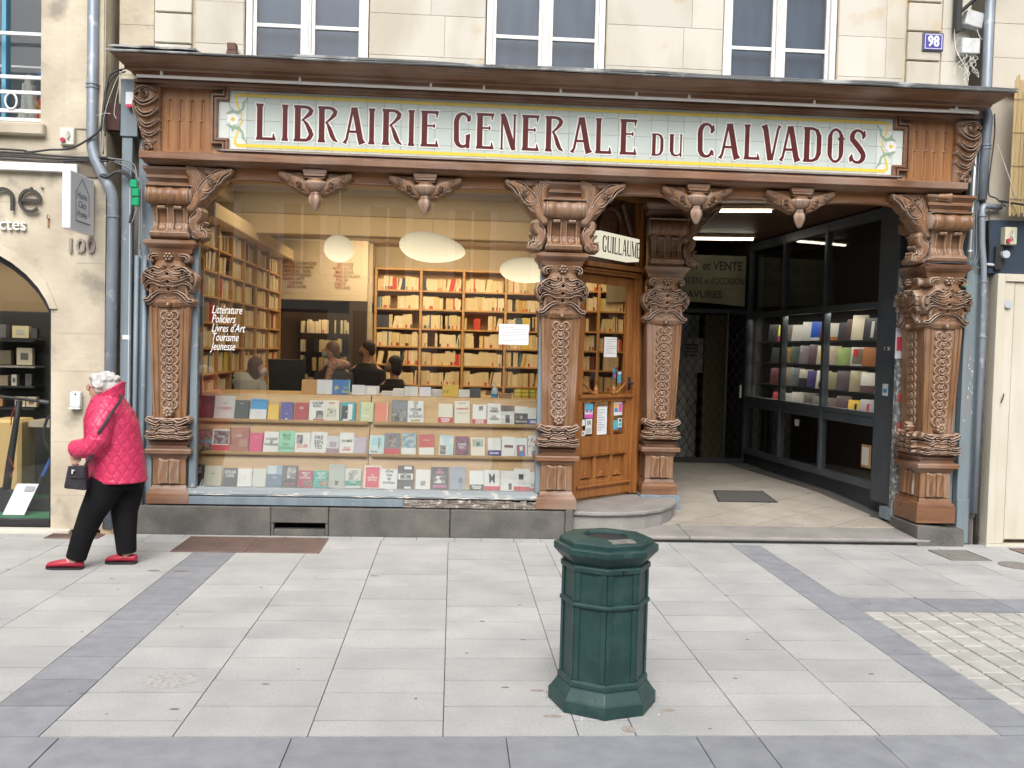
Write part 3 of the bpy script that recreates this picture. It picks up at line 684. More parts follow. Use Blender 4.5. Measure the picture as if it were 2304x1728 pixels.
# fluted panels and corner consoles of the frieze
def fluted(x0, x1):
    U, V = field(0, x1-x0, 0, .57, .004); H = np.full(U.shape, .012)
    n = 4
    for k in range(n):
        c = .075+k*(x1-x0-.15)/(n-1)
        for (dx, v0, v1, w) in ((0, .30, .48, .017), (-.012, .045, .30, .013)):
            vv = np.clip(V, v0+w, v1-w); d = np.hypot(U-c-dx, V-vv)
            H = np.where(d < w, np.minimum(H, .012-.016*np.sqrt(np.clip(1-(d/w)**2, 0, 1))+.0005), H)
            ring = np.abs(d-w) < .005; H = np.where(ring, np.maximum(H, .0155), H)
    H = np.maximum(H, .001)
    return put('fluted_panel', relief_mesh('fluted_panel', U, V, H, WOODP), frieze, matrix=Matrix.Translation((x0, .028, 3.335)))
fluted(-2.585, -2.155); fluted(4.12, 4.55)
def console_end(flip):
    U, V = field(-.02, .26, 0, .56, .005)
    ul = np.interp(V[:,0], [0, .06, .12, .25, .38, .45, .50, .56], [.10, .09, .085, .045, .012, .01, .03, .0])[:, None]*np.ones_like(U)
    ur = .235
    q = np.clip((U-ul)/(ur-ul), 0, 1); H = np.where((U > ul) & (U < ur), .045+np.interp(V, [0, .1, .3, .45, .56], [.02, .05, .10, .13, .10])*np.sqrt(np.clip(1-(2*q-1)**2, 0, 1))*.6, -1)
    for pts, w, h in (([(.03,.50),(.10,.54),(.20,.52)], (.02,.03,.015), .15), ([(.04,.44),(.10,.40),(.18,.43),(.22,.47)], (.02,.035,.012), .17),
                      ([(.05,.36),(.10,.31),(.17,.32),(.22,.37)], (.018,.035,.012), .165), ([(.07,.27),(.12,.22),(.18,.235),(.225,.28)], (.016,.03,.01), .145), ([(.08,.19),(.13,.145),(.19,.16),(.225,.2)], (.014,.026,.01), .12),
                      ([(.10,.11),(.15,.075),(.2,.1)], (.014,.022,.01), .10), ([(.03,.47),(.015,.38),(.06,.25),(.10,.12)], (.015,.018,.012), .12)):
        H = stroke(U, V, H, pts, w, h, .4)
    H = stroke(U, V, H, spiral((.12, .035), .045, 1.3, 0), (.014,.016,.012), .11)
    H = stroke(U, V, H, spiral((.12, .49), .04, 1.2, 2), (.012,.014,.01), .19)
    return relief_mesh('frieze_scroll', U, V, H, WOOD, flip=flip)
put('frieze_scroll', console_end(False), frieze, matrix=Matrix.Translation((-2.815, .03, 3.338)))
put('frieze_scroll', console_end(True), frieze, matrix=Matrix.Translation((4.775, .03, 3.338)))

# ------------------------------------------------------------------ pilasters
def edge_fn(V, zs, ws): return np.interp(V, zs, ws)
def console_relief():
    U, V = field(-.225, .225, 0, .46, .005)
    hw = edge_fn(V, [0, .03, .08, .14, .24, .30, .31, .46], [.165, .17, .15, .145, .155, .165, .195, .195])
    dep = edge_fn(V, [0, .02, .05, .09, .14, .20, .28], [.05, .09, .10, .06, .035, .04, .06])
    roll = np.where(V > .285, .065+.075*np.sqrt(np.clip(1-((V-.37)/.08)**2, 0, 1)), 0)
    roll *= (1+.06*np.cos(U*2*PI/.13))
    cap = np.where(V > .445, .13, 0)
    H = np.maximum(np.maximum(np.where(V < .29, dep, 0), roll), cap)
    for s in (-1, 1):
        inn = (np.abs(U-s*.07) < .04) & (V > .075) & (V < .265); H = np.where(inn, H-.022, H)
        inn = (np.abs(U-s*.07) < .034) & (V > .255) & (V < .285); H = np.where(inn, .095, H)
        rim = (np.abs(np.abs(U-s*.07)-.045) < .006) & (V > .07) & (V < .27); H = np.where(rim, H+.006, H)
        H = np.where((np.hypot((U-s*.07)/.026, (V-.10)/.03) < 1) & (V > .075), H+.014, H)
    rb_ = (V > .30) & (V < .44) & (np.abs(np.abs(U)-.165) < .007); H = np.where(rb_, H+.008, H)
    H = np.where(np.abs(U) <= hw, H, -1)
    return relief_mesh('scroll_console', U, V, H, WOOD, .06)
def capital_relief():
    U, V = field(-.25, .25, 0, .47, .005)
    hw = edge_fn(V, [0, .02, .06, .09, .13, .18, .24, .29, .33, .37, .40, .42, .46, .47], [.15, .215, .225, .195, .175, .19, .215, .215, .185, .135, .125, .17, .175, .16])
    dep = edge_fn(V, [0, .04, .09, .16, .25, .31, .36, .41, .47], [.03, .05, .045, .075, .115, .105, .06, .055, .08])
    H = np.where(np.abs(U) < hw, .02+dep*np.clip(1-(np.abs(U)/hw)**3, 0, 1)**.5, -1)
    for pts, w, h, gr in (
        ([(.02, .355), (.07, .32), (.13, .335), (.19, .295)], (.012, .026, .018), .155, .4),
        ([(.0, .315), (.06, .275), (.12, .285), (.175, .31)], (.016, .024, .010), .165, .4),
        ([(.0, .25), (.05, .225), (.12, .24), (.19, .27), (.205, .22)], (.02, .022, .012), .16, .5),
        ([(.01, .19), (.06, .19), (.12, .215), (.175, .205), (.20, .165)], (.02, .028, .010), .14, .5),
        ([(.02, .13), (.08, .13), (.13, .10), (.17, .06), (.205, .055)], (.014, .026, .020), .115, .45),
        ([(.03, .08), (.09, .09), (.14, .05), (.18, .025)], (.012, .018, .014), .09, .45),
        ([(.14, .18), (.155, .13), (.15, .08)], (.018, .016, .012), .10, .3),
        ([(.10, .45), (.15, .445), (.165, .415), (.145, .40)], (.02, .026, .016), .11, .4),
        ([(.20, .30), (.225, .26), (.215, .20), (.18, .14)], (.014, .02, .01), .10, .3)):
        H = stroke(U, V, H, pts, w, h, gr, mirror=True)
    for k in range(6):
        a = k*PI/3; H = blob(U, V, H, (.028*math.cos(a), .435+.026*math.sin(a)), .016, .016, .045, .075)
    H = blob(U, V, H, (0, .435), .014, .014, .05, .08)
    H = blob(U, V, H, (0, .02), .022, .03, .07, .04)
    # dark eyes drilled in the carving
    for u, v, r in ((.045, .352, .009), (.10, .255, .009), (.0, .285, .012), (0, .215, .014), (.075, .165, .008), (0, .155, .012), (.125, .305, .008)):
        for s in (-1, 1): H = np.where(np.hypot(U-s*u, V-v) < r, np.minimum(H, .06), H)
    return relief_mesh('carved_capital', U, V, H, WOOD, .05)
def chain_relief():
    U, V = field(-.09, .09, 0, .95, .0045); H = np.full(U.shape, -1.)
    p = .079; n = 11
    for k in range(n):
        c = .06+k*p; sc = .88+.12*k/n
        for s in (-1, 1): H = blob(U, V, H, (s*.042*sc, c), .042*sc, .045, .017, .002, ring=1)
    for k in range(n):
        c = .06+k*p; sc = .88+.12*k/n
        H = blob(U, V, H, (0, c-.006), .040*sc, .036, .020, .006, ring=1)
        H = blob(U, V, H, (0, c-.002), .022*sc, .018, .014, .016)
        H = np.where(np.hypot((U)/.014, (V-c-.036)/.010) < 1, .001, H)
    return relief_mesh('carved_chain', U, V, H, WOOD, .004)
def foot_relief():
    U, V = field(-.21, .21, 0, .30, .005)
    hw = edge_fn(V, [0, .03, .05, .07, .12, .15, .18, .19], [.185, .19, .185, .175, .14, .13, .18, .17])
    dep = edge_fn(V, [0, .03, .045, .06, .11, .16, .19], [.06, .075, .05, .07, .055, .035, .05])
    H = np.where((np.abs(U) < hw) & (V < .19), .02+dep*np.clip(1-(np.abs(U)/hw)**4, 0, 1)**.5, -1)
    for pts, w, h, gr in (
        ([(.0, .155), (.05, .165), (.09, .14), (.15, .16), (.175, .175)], (.014, .024, .02), .11, .45),
        ([(.0, .115), (.05, .125), (.10, .10), (.15, .115)], (.02, .022, .01), .115, .5),
        ([(.0, .06), (.06, .07), (.12, .055), (.175, .065)], (.02, .018, .014), .125, .5),
        ([(.0, .02), (.06, .03), (.12, .015), (.18, .025)], (.02, .02, .016), .12, .5),
        ([(.13, .18), (.165, .19), (.18, .165), (.155, .15)], (.014, .02, .014), .09, .4)):
        H = stroke(U, V, H, pts, w, h, gr, mirror=True)
    for u, v, r in ((.085, .075, .01), (.035, .045, .007), (.06, .14, .008), (.125, .04, .007), (0, .135, .01)):
        for s in (-1, 1): H = np.where(np.hypot(U-s*u, V-v) < r, .05, H)
    H = stroke(U, V, H, [(0, .17), (0, .22)], (.02, .03, .03), .05)
    for k in range(7):
        a = k*2*PI/7; H = blob(U, V, H, (.030*math.cos(a), .245+.030*math.sin(a)), .019, .019, .03, .045)
    H = blob(U, V, H, (0, .245), .016, .016, .025, .055)
    return relief_mesh('carved_foot', U, V, H, WOOD, .05)
def linen_relief():
    U, V = field(-.10, .10, 0, .235, .005)
    H = .02+.008*np.sin(U*70+np.sin(V*22)*.9)
    H = np.where(np.abs(U) < .006, .004, H)
    top = .225+.006*np.sin(U*60); H = np.where((np.abs(U) < .09) & (V > .012) & (V < top), H, -1)
    return relief_mesh('linenfold_panel', U, V, H, WOOD, .004)
CONS, CAPR, CHAIN, FOOT, LINEN = console_relief(), capital_relief(), chain_relief(), foot_relief(), linen_relief()
def face_parts(core, M):
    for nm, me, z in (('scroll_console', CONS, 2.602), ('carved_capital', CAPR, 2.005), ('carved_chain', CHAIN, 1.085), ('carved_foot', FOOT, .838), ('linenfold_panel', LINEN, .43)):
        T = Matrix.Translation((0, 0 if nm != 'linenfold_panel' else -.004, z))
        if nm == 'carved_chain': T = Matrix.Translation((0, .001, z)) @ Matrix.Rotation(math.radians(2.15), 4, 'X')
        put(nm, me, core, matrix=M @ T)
def sq(x0, x1, y0, y1, e, z): return [(x0-e, y0-e, z), (x1+e, y0-e, z), (x1+e, y1, z), (x0-e, y1, z)]
def pilaster(cx, yf, label=None, dep=.36, left=False, zbase=.265, foot=None):
    x0, x1, y1 = cx-.145, cx+.145, yf+dep
    c = MB()
    def seg(e0, z0, e1, z1): c.hexa(sq(x0, x1, yf, y1, e0, z0), sq(x0, x1, yf, y1, e1, z1))
    seg(-.002, .995, .037, 2.02)       # tapering shaft
    for s in (-1, 1):   # raised edge fillets of the shaft
        for u0, u1 in ((.088, .098), (.125, .143)):
            a0, a1 = sorted((s*u0, s*u1)); k = 1.22
            c.hexa([(cx+a0, yf-.010, 1.0), (cx+a1, yf-.010, 1.0), (cx+a1, yf+.01, 1.0), (cx+a0, yf+.01, 1.0)],
                   [(cx+a0*k, yf-.049, 2.015), (cx+a1*k, yf-.049, 2.015), (cx+a1*k, yf-.02, 2.015), (cx+a0*k, yf-.02, 2.015)])
    seg(-.01, 2.0, .0, 2.46)
    seg(-.01, 2.6, .01, 3.06)
    seg(0, .43, 0, .68)
    core = c.build('pilaster', WOODV, shop, bevel=.003)
    if label: core['label'] = label
    def mould(name, rows, mat=WOODH):
        m = MB(); R = [sq(x0, x1, yf, y1, e, z) for e, z in rows]
        n = 4
        for r in R: m.v += r
        m.f = [(k*n+i, k*n+(i+1) % n, (k+1)*n+(i+1) % n, (k+1)*n+i) for k in range(len(R)-1) for i in range(n)]+[(3,2,1,0), tuple(range(4*len(R)-4, 4*len(R)))]
        m.m = [0]*len(m.f); m.build(name, mat, core)
    mould('cap_moulding', [(.035, 3.055), (.035, 3.072), (.05, 3.076), (.05, 3.088), (.04, 3.095), (.06, 3.125), (.066, 3.128), (.066, 3.15), (.058, 3.158), (.085, 3.195), (.09, 3.20), (.09, 3.222), (.02, 3.236)])
    mould('neck_moulding', [(.015, 2.462), (.02, 2.475), (.035, 2.478), (.04, 2.50), (.045, 2.515), (.075, 2.55), (.082, 2.56), (.082, 2.582), (.075, 2.588), (.03, 2.604)])
    mould('pedestal_ledge', [(.0, .66), (.02, .69), (.025, .705), (.055, .712), (.055, .742), (.05, .752), (.015, .765), (.012, .79), (.03, .795), (.03, .812), (.02, .83), (0, .845)])
    mould('base_block', [(.04, zbase), (.04, .355), (.034, .36), (.03, .375), (.012, .392), (.0, .425)])
    face_parts(core, Matrix.Translation((cx, yf-.005, 0)))
    if left: face_parts(core, Matrix.Translation((x0+.005, yf+.19, 0)) @ Matrix.Rotation(-PI/2, 4, 'Z'))
    # corner acanthus between console and architrave is built per bay
    if foot: foot(core)
    return core
pilL = pilaster(-2.50, .07)
pilM = pilaster(.965, .07)
pilR = pilaster(4.505, .0, dep=.40, left=True, zbase=.20)
pilD = pilaster(2.13, 1.0, dep=.30)
m = MB(); m.box(1.93, 2.335, .93, 1.31, .10, .268); m.build('painted_block', GREYP, pilD, bevel=.004)

# carved brackets beside the consoles (spandrels), arch boards and pendants
def bracket_mesh(flip):
    U, V = field(-.02, .42, -.02, .66, .005); H = np.full(U.shape, -1.)
    body = [((0, .60), (.32, .585)), ]
    # diagonal body
    H = stroke(U, V, H, [(.37, .605), (.25, .555), (.15, .45), (.08, .35), (.03, .27)], (.03, .085, .055), .105, .06)
    H = stroke(U, V, H, [(0, .61), (.07, .54), (.05, .40)], (.07, .10, .06), .085, .1); H = stroke(U, V, H, [(.10, .61), (.2, .6), (.30, .61)], (.05, .05, .03), .07, .1)
    for pts, w, h in (([(.34, .60), (.27, .60), (.20, .56), (.155, .50)], (.012, .026, .02), .115), ([(.355, .585), (.30, .545), (.26, .49), (.20, .47)], (.03, .028, .014), .12),
                      ([(.24, .56), (.17, .53), (.11, .46), (.085, .40)], (.014, .026, .02), .125), ([(.25, .50), (.20, .43), (.15, .41), (.10, .44)], (.02, .026, .012), .125),
                      ([(.19, .42), (.14, .365), (.09, .35), (.055, .38)], (.018, .024, .012), .115), ([(.12, .37), (.08, .31), (.05, .28)], (.014, .02, .012), .1),
                      ([(.03, .59), (.06, .54), (.05, .47), (.02, .42)], (.015, .025, .015), .10), ([(.12, .60), (.09, .56), (.11, .50)], (.015, .025, .012), .10)):
        H = stroke(U, V, H, pts, w, h, .5)
    H = stroke(U, V, H, spiral((.215, .505), .035, 1.25, 2.2), (.010, .013, .010), .14)
    # lower scroll
    H = stroke(U, V, H, [(.05, .27), (.10, .25), (.09, .20), (.05, .15), (.06, .09), (.09, .05), (.12, .04)], (.03, .055, .05), .085, .1)
    H = stroke(U, V, H, [(.13, .245), (.075, .235), (.03, .19), (.035, .12), (.07, .07), (.14, .075), (.155, .03)], (.012, .024, .02), .095, .5)
    H = stroke(U, V, H, [(.14, .15), (.11, .12), (.12, .07), (.155, .09)], (.012, .02, .012), .085, .5)
    H = stroke(U, V, H, spiral((.07, .045), .040, 1.4, 1.2, -1), (.012, .014, .010), .10)
    H = blob(U, V, H, (.10, .04), .075, .045, .05, .01)
    return relief_mesh('carved_bracket', U, V, H, WOOD, .05, flip)
BRR, BRL = bracket_mesh(False), bracket_mesh(True)
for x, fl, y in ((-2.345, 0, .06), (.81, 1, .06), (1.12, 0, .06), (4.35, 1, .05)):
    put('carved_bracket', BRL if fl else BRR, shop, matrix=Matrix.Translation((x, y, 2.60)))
for x, fl in ((2.285, 0),): put('carved_bracket', BRL if fl else BRR, shop, matrix=Matrix.Translation((x, 1.0, 2.60)))
put('carved_bracket', BRR, shop, matrix=Matrix.Translation((4.45, .30, 2.60)) @ Matrix.Rotation(-PI/2, 4, 'Z'))
def arch_board(xa, xb, drops):
    # lower edge: low at the ends, springing in three shallow arches between the pendants
    pts = []; ks = [xa]+drops+[xb]
    for i in range(len(ks)-1):
        a, b = ks[i], ks[i+1]; n = 18
        for j in range(n+(i == len(ks)-2)):
            t = j/n; zl = 2.98 if i == 0 else 3.06; zr_ = 2.98 if i == len(ks)-2 else 3.06
            e = (zl*(1-t)+zr_*t); top = 3.138
            rise = (1-abs(2*t-1)**3.2)
            pts.append((a+(b-a)*t, e+(top-e)*rise))
    m = MB(); n = len(pts); yf, yb_ = .055, .115
    for x, z in pts: m.v += [(x, yf, z), (x, yf, 3.24), (x, yb_, z), (x, yb_, 3.24)]
    for i in range(n-1):
        a = i*4; b = a+4; m.f += [(a, b, b+1, a+1), (a+2, a+3, b+3, b+2), (a, a+2, b+2, b)]
    m.m = [0]*len(m.f); o = m.build('arch_board', pmat('arch_oak', (.40, .185, .07), (.28, .12, .045), rough=.4, scale=3, stretch=(.7, 9, 9), bump=.15, bscale=14) if 'arch_oak' not in MATS else MATS['arch_oak'], shop)
    m = MB(); m.tube([(x, yf-.004, z+.012) for x, z in pts], .011, 6); m.build('arch_bead', WOODH, o)
arch_board(-2.33, .80, [-1.248, -.285]); arch_board(1.13, 4.34, [2.165, 3.12])
def wing_mesh(flip):
    U, V = field(0, .30, 0, .24, .005); H = np.full(U.shape, -1.)
    H = stroke(U, V, H, [(.0, .08), (.05, .115), (.11, .155), (.20, .19), (.28, .225)], (.06, .085, .045), .085, .05); H = stroke(U, V, H, [(0, .19), (.10, .215), (.20, .225)], (.06, .06, .03), .06, .1)
    for pts, w, h in (([(.01, .05), (.07, .07), (.13, .11), (.20, .13)], (.012, .026, .012), .085), ([(.03, .10), (.09, .125), (.15, .165), (.24, .18)], (.014, .024, .012), .09),
                      ([(.05, .20), (.10, .19), (.16, .20), (.26, .215)], (.014, .026, .014), .085), ([(.0, .14), (.05, .17), (.09, .21)], (.014, .02, .014), .075)):
        H = stroke(U, V, H, pts, w, h, .5)
    H = stroke(U, V, H, spiral((.10, .12), .040, 1.3, 4), (.012, .015, .010), .125, .5)
    H = stroke(U, V, H, spiral((.205, .185), .030, 1.2, 1), (.010, .012, .008), .115, .5)
    return relief_mesh('carved_leaf', U, V, H, WOOD, .03, flip)
WR, WL = wing_mesh(False), wing_mesh(True)
def pendant(x, y=.03):
    m = MB()
    def blk(w, d, z0, w1, z1): m.hexa([(x-w, y-d, z0), (x+w, y-d, z0), (x+w, y+.05, z0), (x-w, y+.05, z0)], [(x-w1, y-d, z1), (x+w1, y-d, z1), (x+w1, y+.05, z1), (x-w1, y+.05, z1)])
    blk(.085, .07, 3.165, .085, 3.18); blk(.085, .085, 3.182, .10, 3.205); blk(.10, .09, 3.206, .105, 3.24)
    p = m.build('pendant', WOODH, shop, bevel=.002)
    m = MB(); n = 40; prof = [(.03, 0), (.055, .012), (.078, .035), (.092, .07), (.094, .085), (.075, .095), (.065, .115)]
    for r, z in prof:
        for k in range(n):
            a = 2*PI*k/n; rr = r*(1+(.09*abs(math.sin(k*PI/2.5)) if z < .1 else 0)); m.v.append((x+rr*math.cos(a), y-.03+.8*rr*math.sin(a), 3.05+z))
    m.f = [(i*n+k, i*n+(k+1) % n, (i+1)*n+(k+1) % n, (i+1)*n+k) for i in range(len(prof)-1) for k in range(n)]+[tuple(range(n))[::-1]]
    m.m = [0]*len(m.f); m.build('fluted_cup', WOOD, p, smooth=True)
    m = MB(); prof = [(.0, 0), (.018, .006), (.036, .03), (.050, .065), (.056, .095), (.052, .125), (.036, .148), (.04, .156), (.028, .17)]; n = 24
    m.lathe(prof, (x, y-.03, 2.885), n, sy=.85)
    for i in range(len(prof)):
        for k in range(n):
            j = i*n+k; vx, vy, vz = m.v[j]; r = 1+.10*math.sin(k*2*PI/6)*(1 if 2 < i < 7 else .4); m.v[j] = (x+(vx-x)*r, y-.03+(vy-y+.03)*r, vz)
    m.build('drop_bud', WOOD, p, smooth=True)
    put('carved_leaf', WR, p, matrix=Matrix.Translation((x+.05, y+.03, 2.995)) @ Matrix.Diagonal((.9, 1, .92, 1))); put('carved_leaf', WL, p, matrix=Matrix.Translation((x-.05, y+.03, 2.995)) @ Matrix.Diagonal((.9, 1, .92, 1)))
for x in (-1.248, -.285, 2.165, 3.12): pendant(x)

# plinth of dark granite
pl = thing('granite_plinth', 'dark speckled granite plinth with a vent slot under the shop window', 'plinth', (-.8, 0, 0))
for a, b in ((-2.776, -1.592), (-1.078, .002), (.008, 1.045)):
    m = MB(); m.box(a, b, 0, .38, -.05, .25); m.build('plinth_block', PLINTH, pl, bevel=.006)
m = MB(); m.box(1.05, 1.125, .02, .42, -.05, .262); m.build('plinth_block', PLINTH, pl, bevel=.006)
m = MB(); m.box(-1.587, -1.083, -.003, .38, .115, .252); m.box(-1.587, -1.562, .004, .38, -.05, .112); m.box(-1.108, -1.083, .004, .38, -.05, .112); m.box(-1.56, -1.11, .004, .38, -.05, .055); m.build('plinth_block', PLINTH, pl, bevel=.004)
m = MB(); m.box(-1.58, -1.09, .2, .22, .0, .115); m.build('vent_void', BLACK, pl)
m = MB(); m.hexa([(4.30,-.115,-.02),(4.745,-.115,-.02),(4.745,.42,-.02),(4.30,.42,-.02)], [(4.30,-.105,.185),(4.745,-.105,.155),(4.745,.42,.155),(4.30,.42,.185)])
t = tag(m.build('column_plinth', PLINTH, bevel=.006), 'dark stone block under the right-hand carved column', 'plinth')

# window frame, sill, glass
wf = MB()
wf.box(-2.34, -2.275, .10, .17, .40, 3.2); wf.box(.775, .825, .10, .17, .40, 3.2); wf.box(-2.275, .775, .125, .16, 3.19, 3.24)
wf = wf.build('display_window', GREYP, shop, bevel=.004)
m = MB(); m.box(-2.276, .776, .132, .140, .40, 3.189); m.build('window_pane', glass_mat('display_glass', (.95, .96, .95), 2.3), wf)
m = MB(); m.prism([(.06, .335), (.045, .345), (.04, .36), (.045, .372), (.13, .405), (.18, .405), (.18, .335)], -2.36, .80, 'x'); m.build('sill', SILLP, wf)
m = MB(); m.box(-2.36, -.42, .035, .10, .262, .333); m.build('sill_board', GREYP, wf, bevel=.004)
# rotten bare board: uneven boards and splits
m = MB(); rr = random.Random(4); n = 46
top = [(-.42+1.22*i/n, .333-abs(rr.gauss(0, .004))-(.012 if i > 30 and rr.random() < .3 else 0)) for i in range(n+1)]
for i in range(n):
    x0_, x1_ = -.42+1.22*i/n, -.42+1.22*(i+1)/n
    for k in range(4):
        z0_, z1_ = .262+.0175*k, .262+.0175*(k+1); d = .036+.006*math.sin(i*.7+k*2)+rr.uniform(0, .006)
        if k == 3: z1_ = top[i][1]
        m.box(x0_, x1_, d, .10, z0_, z1_-.0015)
m.m = [0]*len(m.f); o = m.build('rotten_board', ROTW, wf); o['kind'] = 'stuff'
m = MB()
for k, (a, b) in enumerate(((-.9, -.55), (-.50, -.30), (-.1, .3), (.33, .66), (-2.2, -1.95), (-1.6, -1.3))):
    z = .352; m.ribbon([(a+(b-a)*j/7, z+.004*math.sin(j*2.3+k)) for j in range(8)], [.001, .006, .009, .005, .010, .006, .004, .001], .039)
m.build('paint_flakes', flat((.72, .68, .60), .8), wf)
# lettering on the glass and the notice
t_wl = thing('window_lettering', 'white italic lettering on the shop window listing Littérature, Policiers, Livres d\'Art, Tourisme, Jeunesse', 'lettering', (-2.02, .13, 1.83))
for i, s in enumerate(('Littérature', 'Policiers', "Livres d'Art", 'Tourisme', 'Jeunesse')):
    text(s, .105, flat((.85, .85, .85), .4), front(-2.165, .1285, 1.995-.0815*i), 'words', t_wl, xs=.58, shear=.35, align='LEFT', bold=0)
def notice(x, y, z, w, h, label, rz=0, lines=9, parent=None, head=True):
    t = thing('paper_notice', label, 'notice', (x, y, z-h/2))
    M = Matrix.Translation((x, y, z)) @ Matrix.Rotation(rz, 4, 'Z')
    m = MB(); m.box(-w/2, w/2, -.0012, .0005, -h/2, h/2); m.v = [tuple(M @ Vector(v)) for v in m.v]; m.build('sheet', PAPER, t)
    m = MB(); r = random.Random(int(abs(x*1000)))
    for i in range(lines):
        zz = h/2-.03-(h-.05)*i/lines
        if i in (2, 6): continue
        a = -w/2+.02; b = w/2-.02-(r.uniform(0, .3)*w if i % 3 == 2 else 0)
        m.box(a, b if i else a+w*.45, -.0024, -.0016, zz-.0022, zz+.0022)
    m.v = [tuple(M @ Vector(v)) for v in m.v]; m.build('printed_lines', flat((.30, .31, .34)), t)
    return t
notice(.545, .128, 1.848, .27, .185, 'white landscape notice stuck low on the right side of the shop window')

def area(n, loc, sx, sy, e, col, rot=(0, 0, 0)):
    l = bpy.data.lights.new(n, 'AREA'); l.shape = 'RECTANGLE'; l.size = sx; l.size_y = sy; l.energy = e; l.color = col
    o = bpy.data.objects.new(n, l); COL.objects.link(o); o.location = loc; o.rotation_euler = rot; return o
WARM = (1, .72, .42)
# ================================================================== shop interior
room = thing('shop_interior', 'plaster walls, ceiling and beams of the warm lit bookshop room', 'room', (0, 3, .2))
def rbx(n, mt, *b, bev=0):
    m = MB()
    for q in b: m.box(*q)
    return m.build(n, mt, room, bevel=bev)
WALLP = pmat('warm_white_wall', (.62, .56, .45), (.57, .51, .40), rough=.9, scale=1.5)
FLOORW = pmat('shop_wood_floor', (.30, .18, .09), (.22, .13, .06), rough=.5, scale=2, stretch=(1, 6, 1))
rbx('floor', FLOORW, (-2.9, 1.2, .30, 5.8, .10, .2), (1.2, 2.2, 1.3, 5.8, .1, .2))
rbx('left_wall', WALLP, (-3.0, -2.76, .42, 5.8, .2, 3.8))
rbx('back_wall', WALLP, (-1.25, 2.9, 5.78, 5.95, .2, 3.8))
rbx('ceiling', WALLP, (-2.9, 2.3, .18, 2.6, 3.52, 3.7), (-2.9, 2.45, 2.6, 5.9, 3.22, 3.7))
rbx('ceiling_beam', pmat('beam_paint', (.72, .62, .44), rough=.9), (-2.75, 2.42, 2.55, 2.75, 2.98, 3.21), bev=.01)
rbx('ceiling_cornice', pmat('greyed_cornice', (.45, .38, .28), rough=.9), (-2.74, -2.55, .3, 2.5, 3.30, 3.515), bev=.02)
rbx('sloped_soffit', pmat('soffit_paint', (.74, .64, .46), rough=.9), (-2.74, -2.30, .75, 5.0, 2.90, 3.05), bev=.01)
rbx('lettered_bulkhead', WALLP, (-2.72, -1.25, 5.0, 5.2, 2.35, 3.21))
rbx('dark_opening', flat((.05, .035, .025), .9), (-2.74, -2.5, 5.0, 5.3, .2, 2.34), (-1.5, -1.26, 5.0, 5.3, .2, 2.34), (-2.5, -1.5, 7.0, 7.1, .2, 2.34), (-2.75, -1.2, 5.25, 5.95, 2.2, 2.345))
area('back_room_light', (-2.0, 6.3, 2.58), .8, .6, 14, WARM)
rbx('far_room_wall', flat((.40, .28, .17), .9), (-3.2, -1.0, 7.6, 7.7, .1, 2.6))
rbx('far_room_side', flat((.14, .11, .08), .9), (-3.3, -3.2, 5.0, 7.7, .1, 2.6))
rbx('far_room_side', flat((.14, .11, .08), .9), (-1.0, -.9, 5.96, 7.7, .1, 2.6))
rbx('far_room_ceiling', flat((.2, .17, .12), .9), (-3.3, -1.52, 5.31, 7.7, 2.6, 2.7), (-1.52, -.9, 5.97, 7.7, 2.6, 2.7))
rbx('far_room_floor', FLOORW, (-3.3, -.9, 5.8, 7.7, .1, .199))
rbx('pier', WALLP, (-1.5, -1.2, 5.201, 5.779, .2, 3.2))
RED = flat((.36, .10, .05)); BRN = flat((.20, .12, .07))
for i, (a, b) in enumerate((('LITTERATURE', 'ETRANGERE'), ('SCIENCES', 'HUMAINES'), ('SCIENCE', 'FICTION'), ('BANDE', 'DESSINEE'), ('BEAUX', 'ARTS'), ('CUI', 'SINE'), ('ECO', 'LOGIE'))):
    z = 2.86-.055*i
    text(a, .062, RED, front(-2.27, 4.995, z), 'words', room, align='RIGHT', bold=.001, xs=.85); text(b, .062, BRN, front(-2.26, 4.995, z), 'words', room, align='LEFT', xs=.85)
for i, (a, b) in enumerate((('JEU', 'NESSE'), ('ACTU', 'ALITE'), ('MED', 'ECINE'), ('PARA', 'SCOLAIRE'), ('POL', 'AR'), ('DRO', 'IT'), ('VOY', 'AGE'))):
    z = 2.86-.055*i
    text(a, .062, RED, front(-1.60, 4.995, z), 'words', room, align='RIGHT', bold=.001, xs=.85); text(b, .062, BRN, front(-1.59, 4.995, z), 'words', room, align='LEFT', xs=.85)
# the wall between shop and passage, and party walls

